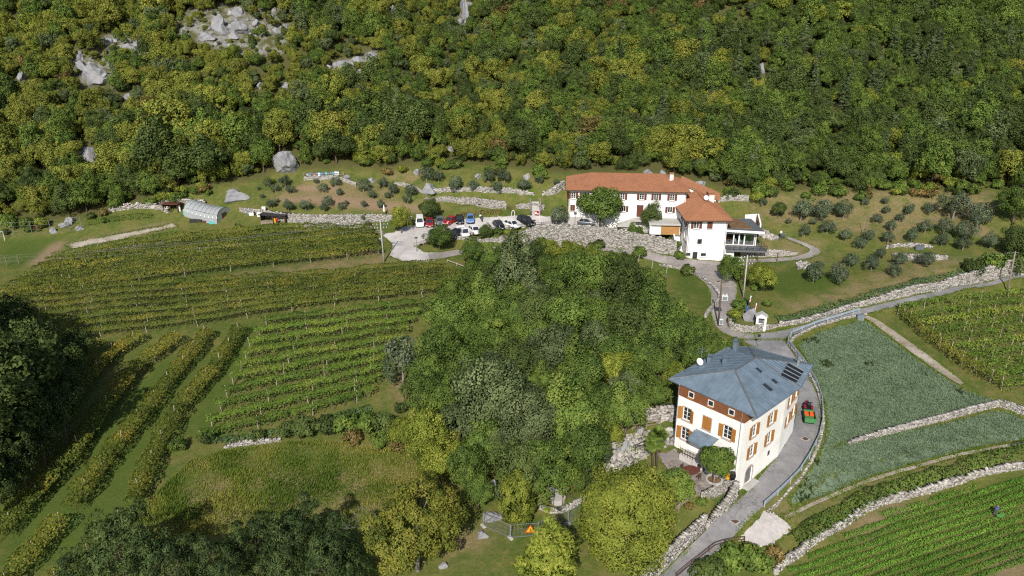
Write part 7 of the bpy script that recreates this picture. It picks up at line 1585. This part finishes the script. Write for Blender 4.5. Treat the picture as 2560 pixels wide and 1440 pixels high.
# ------------------------------------------------------------------ courtyard of the near house
CY = [(1640,1128),(1690,1118),(1722,1140),(1770,1168),(1838,1196),(1848,1203),(1800,1228),(1752,1246),(1706,1222),(1676,1196),(1660,1168)]
M['pale_rock'] = asphalt('pale_rock_ground', (.30, .28, .25), (.48, .45, .41), (.58, .55, .51))
sheet('rock_path', [(1492,1128),(1520,1104),(1560,1088),(1610,1078),(1660,1070),(1690,1075),(1690,1112),(1645,1120),(1620,1140),(1575,1168),(1530,1182),(1495,1165)], M['pale_rock'], .05, .8, 0, False)
rng = np.random.default_rng(71); C = scatter([(1492,1128),(1520,1104),(1560,1088),(1610,1078),(1660,1070),(1690,1075),(1690,1112),(1645,1120),(1620,1140),(1575,1168),(1530,1182),(1495,1165)], 2.2, rng); n = len(C); A_ = unit(rng, n); B2 = np.cross(A_, unit(rng, n)); B2 /= np.linalg.norm(B2, axis=1)[:, None]; V, F, ti = warp_boxes(C, A_, B2, np.cross(A_, B2), rng.uniform(.1, .45, (n, 1)) * rng.uniform(.6, 1.2, (n, 3)), .4, rng); tag(obj('rock_rubble', mesh_np('rock_rubble', V, F, {'tint': ti}), None, M['limestone']), 'broken white rock on the slope below the palms', 'rubble', kind='stuff')
C = scatter([(1492,1128),(1560,1088),(1660,1070),(1690,1112),(1620,1140),(1575,1168),(1530,1182)], 14, rng); C = C[vnoise(C[:, 0], C[:, 1], 1.6, 5) > .5]; V, F, ti = blades(C, rng.uniform(.1, .4, len(C)), .12, 1.0, rng, np.clip(rng.normal(.25, .2, len(C)), 0, 1), 3); tag(obj('slope_grass', mesh_np('slope_grass', V, F, {'tint': ti}), None, LM['grass']), 'grass tufts between the white rocks below the palms', 'grass', kind='stuff')
sheet('courtyard', CY, M['drive'], .06, .7, .6, False)
m_ = stone_mat('paving_stone', [(.25, (.16, .13, .11)), (.5, (.24, .20, .175)), (.8, (.36, .31, .28))], 2.0, .3); rng = np.random.default_rng(44)
PV = [(1662,1156),(1690,1148),(1724,1166),(1752,1188),(1790,1196),(1836,1200),(1798,1226),(1752,1242),(1708,1218),(1680,1192)]
B_ = pxpoly(PV, 4); poly = [(p.x, p.y) for p in B_]; zc_ = float(np.median(H(np.array([p[0] for p in poly]), np.array([p[1] for p in poly]))))
zct = float(np.median([v.co.z for v in next(o for o in bpy.data.objects if o.name == 'courtyard').data.vertices]))
Vv, Ff, Tt = [], [], []
for gx in np.arange(min(p[0] for p in poly), max(p[0] for p in poly), .52):
    for gy in np.arange(min(p[1] for p in poly), max(p[1] for p in poly), .46):
        x, y = gx + rng.uniform(-.1, .1), gy + rng.uniform(-.1, .1)
        if not in_poly(x, y, poly): continue
        n = rng.integers(4, 7); a0 = rng.uniform(0, 6); k0 = len(Vv); zt = float(H(x, y)) * .4 + zct * .6 + .02 - .6 * .06; zt = zct + .075 + rng.uniform(0, .02)
        for z in (zt - .05, zt):
            for i in range(n): r = rng.uniform(.22, .30) if z < zt else math.hypot(Vv[k0 + i][0] - x, Vv[k0 + i][1] - y) * .94; a_ = a0 + 6.283 * i / n; Vv.append((x + r * math.cos(a_), y + r * math.sin(a_), z))
        Ff.append(tuple(range(k0 + n, k0 + 2 * n))); Ff += [(k0 + i, k0 + (i + 1) % n, k0 + n + (i + 1) % n, k0 + n + i) for i in range(n)]; Tt += [rng.random()] * (2 * n)
# the yard is level, so its bed follows the sheet
cy = next(o for o in bpy.data.objects if o.name == 'courtyard')
for v in cy.data.vertices: v.co.z = zct
ins = in_poly(XX, YY, [(p.x, p.y) for p in pxpoly(CY, 4)]); co = np.empty(len(gme.vertices) * 3, np.float32); gme.vertices.foreach_get('co', co); co = co.reshape(-1, 3); co[ins.ravel(), 2] = np.minimum(co[ins.ravel(), 2], zct - .08); gme.vertices.foreach_set('co', co.ravel()); gme.update(); ZZ[ins] = np.minimum(ZZ[ins], zct - .0)
me = bpy.data.meshes.new('paving_stones'); me.from_pydata(Vv, [], Ff); me.update(); a_ = me.attributes.new('tint', 'FLOAT', 'POINT'); a_.data.foreach_set('value', Tt); pv = obj('paving_stones', me, cy, m_); pv['kind'] = 'stuff'
stone_wall('courtyard_wall', 'pale courtyard retaining wall under the dark steel railing', W((1752,1250),(1775,1240),(1812,1224),(1848,1208)), [1.6, 1.7, 1.8, 1.9], .35, .35, ragged=.05)
def yz(px, py): q = at_z(px, py, zct); return Vector((q[0], q[1], zct + .06))
p = yz(1785, 1202); rg = thing('tree_ring', 'round stone kerb around the courtyard tree', 'kerb', p)
for k in range(14):
    a0 = 6.283 * k / 14; MB().box((.92 * math.cos(a0), .92 * math.sin(a0), .1), (.2, .38, .2), a0).build('kerb_stone', M['concrete'], rg)
MB().cyl((0, 0, -.05), .82, .12, 16).build('soil', M['sedum'], rg)
for px, py, mt, lab in ((1799, 1185, 'blue', 'blue recycling bin against the cream house wall'), (1809, 1190, 'green', 'green recycling bin against the cream house wall'), (1819, 1197, 'yellow', 'yellow recycling bin against the cream house wall')):
    o = thing('recycling_bin', lab, 'bin', yz(px, py), -.8, 'recycling bins in the courtyard'); MB().prism([(-.24, -.2), (.24, -.2), (.24, .2), (-.24, .2)], 0, .75).build('bin_body', M[mt], o); MB().prism([(-.27, -.24), (.27, -.24), (.27, .22), (-.27, .22)], .752, [.80, .80, .88, .88]).build('lid', M[mt], o)
o = thing('barrel_table', 'black round barrel at the courtyard corner beside the yellow bin', 'barrel', yz(1830, 1198)); MB().cyl((0, 0, 0), .36, .45, 14, .44).build('barrel_body', M['black'], o); MB().cyl((0, 0, .451), .44, .45, 14, .36).build('barrel_top', M['black'], o)
o = thing('garden_table', 'brown covered table with chairs in the courtyard', 'table', yz(1727, 1188), .4); MB().cyl((0, 0, .70), .95, .06, 16).build('table_top', M['shutter_dark'], o); MB().cyl((0, 0, 0), .1, .7, 8).build('leg', M['dark_wood'], o)
for k, a0 in enumerate((.6, 2.3, 4.2, 5.4)):
    q = yz(1727, 1188) + Vector((1.15 * math.cos(a0), 1.15 * math.sin(a0), 0)); s_ = thing('garden_chair', ['brown garden chair on the wall side of the covered table', 'brown garden chair on the palm side of the covered table', 'brown garden chair on the lawn side of the covered table', 'brown garden chair on the tree side of the covered table'][k], 'chair', q, a0 - math.pi / 2, 'chairs round the covered table'); MB().box((0, 0, .42), (.45, .45, .05)).build('seat', M['dark_wood'], s_); MB().box((0, .22, .7), (.45, .04, .5)).build('backrest', M['dark_wood'], s_)
    for sx in (-.19, .19):
        for sy in (-.19, .19): MB().box((sx, sy, .2), (.04, .04, .4)).build('leg', M['dark_wood'], s_)
o = thing('flower_pot', 'dark blue flower pot on the courtyard paving', 'pot', yz(1761, 1178)); MB().cyl((0, 0, 0), .18, .45, 12, .26).build('pot_body', plain('cobalt_glaze', (.01, .02, .16), .3), o); MB().cyl((0, 0, .42), .28, .06, 12).build('pot_rim', M['navy'], o)

# ------------------------------------------------------------------ palms
def palm(label, px, py, h, seed):
    rng = np.random.default_rng(seed); p = G(px, py); root = thing('palm_tree', label, 'tree', (p.x, p.y, p.z - .1), 0, 'palms')
    MB().tube([(0, 0, -.2), (.05, 0, h * .5), (0, .05, h)], [.17, .15, .13], 8).build('trunk', M['bark'], root, True); V, F, T_ = [], [], []
    for k in range(70):
        az = rng.uniform(0, 6.28); el = rng.uniform(-.75, 1.25); d = Vector((math.cos(az) * math.cos(el), math.sin(az) * math.cos(el), math.sin(el))); L = rng.uniform(.55, .8); b0 = Vector((0, 0, h + .05)); e = b0 + d * L; sd = d.cross(Vector((0, 0, 1))).normalized(); up = sd.cross(d)
        n = len(V); V += [b0 + sd * .015, b0 - sd * .015, e - sd * .015, e + sd * .015]; F.append((n, n + 1, n + 2, n + 3)); T_ += [.5] * 4
        tn = rng.uniform(.2, .95)
        for j in range(13):
            a_ = -1.5 + 3.0 * j / 12; bd = (d * math.cos(a_) + sd * math.sin(a_)).normalized(); q = bd.cross(up).normalized() * .06; l2 = .75 * (1 - .18 * abs(a_)); tip = e + bd * l2 - Vector((0, 0, .16 * rng.uniform(.5, 1.6)))
            n = len(V); V += [e, e + bd * l2 * .55 + q, tip, e + bd * l2 * .55 - q]; F.append((n, n + 1, n + 2, n + 3)); T_ += [tn + rng.uniform(-.1, .1)] * 4
    obj('fronds', mesh_np('fronds', np.array([v[:] for v in V]), np.array(F), {'tint': np.array(T_)}), root, LM['green'])
palm('taller fan palm beside the cream house', 1640, 1166, 4.6, 1); palm('lower fan palm leaning beside the taller one', 1630, 1168, 3.8, 2)

# ------------------------------------------------------------------ garden pavilion
p = G(1394, 1250); gz = thing('garden_pavilion', 'small hexagonal garden pavilion with grey metal roof over a stone well', 'pavilion', p, 0, None, .8)
for k in range(6):
    a0, a1 = 6.283 * k / 6, 6.283 * (k + 1) / 6; c0, c1 = [Vector((1.5 * math.cos(a), 1.5 * math.sin(a), 2.15)) for a in (a0, a1)]; ap = Vector((0, 0, 3.0))
    MB().add([c0, c1, ap, c0 - Vector((0, 0, .05)), c1 - Vector((0, 0, .05)), ap - Vector((0, 0, .05))], [(0, 1, 2), (5, 4, 3), (0, 3, 4, 1), (1, 4, 5, 2), (2, 5, 3, 0)]).build('roof_panel', M['zinc_light'], gz)
    MB().bar(c0 * .9 + Vector((0, 0, .2)), Vector((c0.x * .9, c0.y * .9, -.3)), .08).build('post', M['dark_wood'], gz); MB().bar(c0 + Vector((0, 0, .03)), ap + Vector((0, 0, .03)), .06).build('hip_rib', M['dark_metal'], gz)
MB().cyl((0, 0, -.3), 1.15, .9, 18).build('well', M['concrete'], gz); MB().cyl((0, 0, .602), 1.25, .08, 18).build('well_rim', M['concrete'], gz)
p = G(1430, 1226); o = thing('notice_board', 'rust-brown board standing beside the garden pavilion', 'board', p, -.3); MB().box((0, 0, .75), (.9, .06, 1.0)).build('panel', M['wood_band'], o)
for s in (-.4, .4): MB().box((s, .05, .5), (.07, .05, 1.2)).build('leg', M['rust_metal'], o)
# bare tree by the meadow
p = G(915, 1370); bt = thing('bare_tree', 'leafless grey tree between the pines and the walnut', 'tree', p); mb = MB(); rr2 = random.Random(4)
def twig(a, d, L, r, lv):
    b1 = a + d * L + Vector((rr2.uniform(-.1, .1), rr2.uniform(-.1, .1), 0)) * L; mb.tube([a, a.lerp(b1, .5) + Vector((rr2.uniform(-.06, .06), 0, rr2.uniform(-.06, .06))) * L, b1], [r, r * .8, r * .55], 5)
    if lv:
        for _ in range(3 if lv > 1 else 4): twig(b1 if rr2.random() > .3 else a.lerp(b1, .7), (d + Vector((rr2.uniform(-.9, .9), rr2.uniform(-.9, .9), rr2.uniform(-.3, .6)))).normalized(), L * rr2.uniform(.6, .8), r * .55, lv - 1)
twig(Vector((0, 0, -.3)), Vector((0, 0, 1)), 1.9, .14, 0); trk = mb.build('trunk', M['bark_grey'], bt); mb = MB()
for _ in range(4): twig(Vector((0, 0, 1.5)), Vector((rr2.uniform(-.6, .6), rr2.uniform(-.6, .6), 1)).normalized(), 1.6, .08, 3)
mb.build('branches', M['bark_grey'], bt)

# ------------------------------------------------------------------ shrine, flags, rock garden
p = G(1900, 824); sh = thing('wayside_shrine', 'small white wayside shrine with gabled roof and arched niche', 'shrine', p, -.25)
mb = MB()
for c, s in (((-.68, 0, 1.2), (.34, 1.0, 2.8)), ((.68, 0, 1.2), (.34, 1.0, 2.8)), ((0, .42, 1.2), (1.02, .16, 2.8)), ((0, 0, .35), (1.02, 1.0, 1.1)), ((0, 0, 2.45), (1.02, 1.0, .3))): mb.box(c, s)
mb.build('body', M['white_wall'], sh); MB().box((0, .33, 1.6), (.8, .02, 1.1)).build('niche_picture', M['silver'], sh)
for s in (-1, 1): MB().add([(s * 1.05, -.65, 2.55), (s * 1.05, .65, 2.55), (0, .65, 3.15), (0, -.65, 3.15), (s * 1.05, -.65, 2.65), (s * 1.05, .65, 2.65), (0, .65, 3.27), (0, -.65, 3.27)], [(0, 1, 2, 3), (4, 5, 6, 7), (0, 1, 5, 4), (3, 2, 6, 7), (0, 3, 7, 4), (1, 2, 6, 5)]).build('roof_slope', M['concrete'], sh)
MB().add([(-.84, -.5, 2.6), (.84, -.5, 2.6), (0, -.5, 3.1), (-.84, .5, 2.6), (.84, .5, 2.6), (0, .5, 3.1)], [(0, 1, 2), (5, 4, 3)]).build('gable', M['white_wall'], sh)
p = G(1872, 800); o = obj('monument_rock', BM[2]); o.location = (p.x, p.y, p.z + .7); o.scale = (1.3, 1.0, 1.9); tag(o, 'tall pinkish rock in the flag bed beside the shrine', 'rock', kind='thing')
for k, (px, py, cols, lab) in enumerate(((1862, 785, ['blue_flag'] * 3, 'blue flag hanging on the first pole above the shrine'), (1868, 772, ['flag_green', 'white_paint', 'red'], 'green, white and red flag on the tallest pole above the shrine'), (1883, 778, ['red', 'white_paint', 'red'], 'red and white flag hanging on the last pole above the shrine'))):
    M.setdefault('blue_flag', plain('blue_cloth', (.05, .12, .45), .8)); M.setdefault('flag_green', plain('green_cloth', (.02, .3, .1), .8))
    p = G(px, py + 12); o = thing('flag', lab, 'flag', p, 0, 'flags above the shrine'); h = (2.6, 3.6, 2.6)[k]; MB().tube([(0, 0, -.2), (.15, 0, h)], [.035, .025], 6).build('pole', M['galv'], o)
    for j, c in enumerate(cols):
        mb = MB(); V = []
        for i in range(7): z = h - .05 - 1.15 * i / 6; V += [(.1 + .14 * j * (1 - .05 * i) + .03 * math.sin(i * 1.7 + j), .06 * math.sin(i * 1.1 + j * 2), z - .1 * j), (.1 + .14 * (j + 1) * (1 - .05 * i) + .03 * math.sin(i * 1.7 + j + 1), .06 * math.sin(i * 1.1 + j * 2 + 2), z - .1 * (j + 1))]
        mb.add(V, [(2 * i, 2 * i + 1, 2 * i + 3, 2 * i + 2) for i in range(6)]); mb.build('cloth_stripe', M[c], o)
p = G(2150, 800); o = thing('utility_cabinet', 'grey-green utility cabinet where the dirt track leaves the lane', 'cabinet', p); MB().box((0, 0, .45), (1.1, .6, 1.1)).build('cabinet_body', M['galv'], o); MB().box((0, 0, 1.03), (1.2, .7, .06)).build('cabinet_top', M['galv'], o); MB().box((0, -.31, .45), (.02, .02, 1.0)).build('door_gap', M['dark_metal'], o)
p = G(1894, 868); o = thing('road_sign', 'small dark road sign on the verge behind the blue roof', 'sign', p, .4); MB().bar((0, 0, -.2), (0, 0, 2.3), .06).build('post', M['galv'], o); MB().box((0, -.05, 2.1), (.6, .03, .45)).build('plate', M['dark_metal'], o)
for px, py, lab in ((2013, 1100, 'dark square drain cover on the road beside the house'), (1837, 1306, 'dark drain cover on the lower road'), (1795, 706, 'drain cover on the driveway')):
    p = G(px, py); o = thing('drain_cover', lab, 'drain cover', (p.x, p.y, p.z + .19), .6, 'drain covers'); MB().box((0, 0, -.02), (.9, .9, .05)).build('frame', M['concrete'], o); MB().box((0, 0, .008), (.7, .7, .02)).build('grate', M['rust_metal'], o)

# ------------------------------------------------------------------ greenhouse, sheds, hives
A, B, Cc = G(461, 541), G(543, 560), G(586, 546); p = (A + B) / 2; gh = thing('greenhouse', 'rounded plastic greenhouse tunnel beside the vegetable garden', 'greenhouse', A)
m, t, b = _nodes('greenhouse_film'); b.inputs['Base Color'].default_value = (.46, .48, .49, 1); b.inputs['Roughness'].default_value = .35; tr_ = N(t, 'ShaderNodeBsdfTransparent', inp={0: (.8, .85, .88, 1)}); mx = N(t, 'ShaderNodeMixShader', inp={0: .3}); t.links.new(b.outputs[0], mx.inputs[1]); t.links.new(tr_.outputs[0], mx.inputs[2]); t.links.new(mx.outputs[0], t.nodes['Material Output'].inputs[0]); M['film'] = m
ax = (B - A).xy; Lg = ax.length; ax.normalize(); wv = Vector((-ax.y, ax.x)); 
if wv.dot((Cc - B).xy) < 0: wv = -wv
Wg = max(5.5, min(7.5, (Cc - B).xy.length)); zs_ = [float(H(A.x + ax.x * Lg * f, A.y + ax.y * Lg * f)) for f in np.linspace(0, 1, 9)]
def gp(f, a_): # along, round
    x = ax * (Lg * f); half = Wg / 2; c_ = wv * (half - half * math.cos(a_)); z = 1.15 * min(1, math.sin(a_) * 3.0) + 2.0 * math.sin(a_) ** 1.1
    return Vector((x.x + c_.x, x.y + c_.y, z + float(np.interp(f, np.linspace(0, 1, 9), zs_)) - A.z - .1))
nb = 8; na = 12
for i in range(nb):
    mb = MB()
    for j in range(na): mb.add([gp(i / nb, math.pi * j / na), gp((i + 1) / nb, math.pi * j / na), gp((i + 1) / nb, math.pi * (j + 1) / na), gp(i / nb, math.pi * (j + 1) / na)], [(0, 1, 2, 3)])
    mb.build('film_panel', M['film'], gh, True)
for i in range(nb + 1):
    MB().tube([gp(i / nb, math.pi * j / na) + Vector((0, 0, .02)) for j in range(na + 1)], .045, 5).build('hoop', M['galv'], gh)
for f in (0, 1):
    mb = MB(); P_ = [gp(f, math.pi * j / na) for j in range(na + 1)]; mb.add(P_, [tuple(range(na + 1))]); mb.build('end_panel', M['film'], gh)
for a_ in (.5, math.pi / 2, math.pi - .5): MB().bar(gp(0, a_) + Vector((0, 0, .03)), gp(1, a_) + Vector((0, 0, .03)), .05).build('purlin', M['galv'], gh)
dc = (gp(1, 1.25) + gp(1, 1.9)) / 2; dcx = Vector((dc.x, dc.y, gp(1, 0).z + 1.0)); ang = math.atan2(wv.y, wv.x)
MB().box(dcx + Vector((ax.x, ax.y, 0)) * .06, (1.6, .06, 2.0), ang).build('door', M['dark_wood'], gh)
def shed(label, px0, px1, py, h, depth, roofmat, wallmat):
    a, b_ = G(px0, py), G(px1, py + 2); v = (b_ - a); L = v.xy.length; rz = math.atan2(v.y, v.x); root = thing('shed', label, 'shed', ((a.x + b_.x) / 2, (a.y + b_.y) / 2, min(a.z, b_.z)), rz)
    for x in (-L / 2 + .1, 0, L / 2 - .1): MB().box((x, .1, h / 2), (.14, .14, h)).build('post', M[wallmat], root)
    n = int(L / .5)
    for k in range(n): MB().box((-L / 2 + (k + .5) * L / n, depth, h / 2 - .05), (L / n - .02, .05, h)).build('back_board', M[wallmat], root)
    for s in (-1, 1): MB().box((s * L / 2, depth / 2 + .1, h / 2), (.06, depth, h)).build('side_wall', M[wallmat], root)
    for k in range(5):
        y0, y1 = -.5 + (depth + .9) * k / 5, -.5 + (depth + .9) * (k + 1) / 5 - .02; MB().add([(-L / 2 - .3, y0, h + .25 - .06 * k), (L / 2 + .3, y0, h + .25 - .06 * k), (L / 2 + .3, y1, h + .19 - .06 * k), (-L / 2 - .3, y1, h + .19 - .06 * k), (-L / 2 - .3, y0, h + .15 - .06 * k), (L / 2 + .3, y0, h + .15 - .06 * k), (L / 2 + .3, y1, h + .09 - .06 * k), (-L / 2 - .3, y1, h + .09 - .06 * k)], [(0, 1, 2, 3), (7, 6, 5, 4), (0, 4, 5, 1), (1, 5, 6, 2), (2, 6, 7, 3), (3, 7, 4, 0)]).build('roof_sheet', M[roofmat], root)
    return root
shed('open timber shed with flat dark roof in front of the stone wall', 652, 714, 561, 2.1, 2.8, 'tin_dark', 'dark_wood'); shed('small open timber shed behind the greenhouse', 408, 446, 531, 2.0, 2.2, 'shutter_dark', 'dark_wood')
def box_thing(name, label, cat, px, py, size, mat, rz=0, group=None, lid=None):
    p = G(px, py); o = thing(name, label, cat, p, rz, group); MB().box((0, 0, size[2] / 2), size).build('box_body', M[mat], o); MB().box((0, 0, size[2] + .03), (size[0] + .06, size[1] + .06, .06)).build('lid', M[lid or mat], o); return o
hc = ['white_paint', 'blue', 'silver', 'yellow', 'blue_car', 'white_paint', 'blue', 'silver', 'turquoise', 'honey_wood', 'blue_car', 'turquoise', 'white_paint', 'white_paint']
nm_ = ['white', 'blue', 'grey', 'yellow', 'pale blue', 'white', 'blue', 'grey', 'turquoise', 'wooden', 'pale blue', 'turquoise', 'white', 'white']
for k in range(14): box_thing('beehive', '%s beehive, %s in the line along the terrace at the wood edge' % (nm_[k], ORD[k]), 'beehive', 769 + 5.9 * k, 439 - .2 * k + (k % 2), (.5, .6, .55 + (.3 if k > 11 else .1 * (k % 3))), hc[k], .1, 'beehives on the terrace', 'zinc_light')
for k, (px, py, sz, mt, lab, nm, cat) in enumerate(((686,556,(.6,.6,1.0),'yellow','yellow bin beside the person in red','bin','bin'),(662,560,(1.6,.9,.7),'old_wood','long workbench box inside the timber shed','workbench','bench'),(676,560,(1.3,.9,.6),'old_wood','second workbench box inside the timber shed','workbench','bench'),(625,531,(1.1,.9,.7),'blue_car','pale blue bundle among the clutter by the wall','bundle','clutter'),(634,533,(.9,.8,.9),'red','red bundle among the clutter by the wall','bundle','clutter'),(641,536,(1.0,.7,.6),'black','black bundle among the clutter by the wall','bundle','clutter'),(629,538,(1.0,.7,.5),'white_paint','white bundle among the clutter by the wall','bundle','clutter'),(648,541,(.8,.7,.9),'white_paint','white crate beside the timber shed','bundle','clutter'),(462,536,(.6,.6,.7),'turquoise','turquoise tank at the corner of the greenhouse','tank','tank'),(490,553,(2.6,1.4,.35),'tin_dark','dark stack of boards in front of the greenhouse','board_stack','boards'),(513,555,(1.4,.8,.3),'shutter_dark','brown stack of boards in front of the greenhouse','board_stack','boards'),(530,559,(1.1,.7,.4),'turquoise','turquoise crates in front of the greenhouse','crate_stack','crates'),(448,528,(.7,.5,1.4),'white_paint','white cupboard beside the small shed','cupboard','cupboard'),(748,555,(1.3,.8,.5),'galv','grey trough in front of the stone wall','trough','trough'),(660,530,(.8,.6,1.2),'white_paint','white box on the wall above the timber shed','storage_box','box'),(2298,624,(1.6,.5,.9),'silver','grey pallet standing at the ring wall','pallet','pallet'),(1842,652,(2.0,1.5,.5),'white_paint','white slab under the deck of the annex','slab','slab'))):
    box_thing(nm, lab, cat, px, py, sz, mt, .25 if px < 1000 else 0)
p = G(961, 541); o = thing('statue', 'small white statue on the stone wall near the pole', 'statue', (p.x, p.y, p.z + 1.2)); MB().cyl((0, 0, 0), .22, .5, 10, .18).build('pedestal', M['white_wall'], o); MB().tube([(0, 0, .5), (0, 0, .9), (0, 0, 1.2), (0, 0, 1.35), (0, 0, 1.52)], [.2, .18, .12, .07, .1], 8).build('figure', M['white_wall'], o)
st = thing('garden_steps', 'stone steps climbing the bank at the end of the car park', 'stairs', G(1340, 538), .05)
for k in range(10): MB().box((0, .35 * k, .12 + .22 * k), (1.8, .4, .3 + .0 * k)).build('step', M['concrete'], st)
for s in (-1, 1): MB().bar((s * 1.1, 0, .6), (s * 1.1, 3.4, 2.7), .3, .9).build('side_wall', M['limestone'], st)
o = thing('first_aid_board', 'red and white board at the foot of the garden steps', 'board', G(1342, 541), 0); MB().box((0, 0, .8), (.9, .08, .9)).build('panel', M['red'], o); MB().box((-.2, -.045, .8), (.3, .02, .5)).build('notice', M['white_paint'], o); MB().box((.25, -.045, .6), (.25, .02, .25)).build('notice', M['white_paint'], o)
o = thing('white_arch', 'white arched post at the edge of the car park', 'arch', G(1283, 541)); MB().tube([(.35 * math.cos(a_), 0, .6 + .8 * max(0, math.sin(a_)) if 0 < a_ < math.pi else 0) for a_ in np.linspace(-.01, math.pi + .01, 12)], .06, 8).build('hoop', M['white_paint'], o); MB().box((0, 0, .05), (.9, .25, .1)).build('base', M['concrete'], o)
rng = np.random.default_rng(91)
for pxs, lab, n, sz in (([(1893,578),(1910,582),(1925,590),(1945,598),(1935,600),(1915,597),(1897,590)], 'heap of white stones running down from the annex', 220, .35), ([(1990,655),(2020,660),(2030,672),(1995,674)], 'pale gravel heap on the bank beside the dirt track', 120, .2)):
    C = scatter(pxs, 40, rng); C = C[rng.permutation(len(C))[:n]]; C[:, 2] += rng.uniform(0, .45, len(C)); n = len(C)
    if n:
        A_ = unit(rng, n); B2 = np.cross(A_, unit(rng, n)); B2 /= np.linalg.norm(B2, axis=1)[:, None]; V, F, ti = warp_boxes(C - C.mean(0), A_, B2, np.cross(A_, B2), rng.uniform(.5, 1.2, (n, 3)) * sz, .4, rng)
        o = obj('stone_heap', mesh_np('stone_heap', V, F, {'tint': ti}), None, M['limestone']); o.location = C.mean(0); tag(o, lab, 'rubble', kind='stuff')

# ------------------------------------------------------------------ things that look alike are told apart by their place in the row
UNITS = ['', 'first', 'second', 'third', 'fourth', 'fifth', 'sixth', 'seventh', 'eighth', 'ninth', 'tenth', 'eleventh', 'twelfth', 'thirteenth', 'fourteenth', 'fifteenth', 'sixteenth', 'seventeenth', 'eighteenth', 'nineteenth']
def ordinal(k):
    if k < 20: return UNITS[k]
    t_, u = divmod(k, 10); return ['twentieth', 'thirtieth', 'fortieth', 'fiftieth', 'sixtieth', 'seventieth', 'eightieth', 'ninetieth'][t_ - 2] if u == 0 else ['twenty', 'thirty', 'forty', 'fifty', 'sixty', 'seventy', 'eighty', 'ninety'][t_ - 2] + '-' + UNITS[u]
by = {}
for o in bpy.data.objects:
    if o.parent is None and o.get('label') and o.get('kind') == 'thing': by.setdefault(o['label'], []).append(o)
for lab, os_ in by.items():
    if len(os_) < 2: continue
    os_.sort(key=lambda o: proj(o.location.x, o.location.y, o.location.z)[0])
    for k, o in enumerate(os_): o['label'] = '%s, %s from the lawn side' % (lab, ordinal(k + 1))
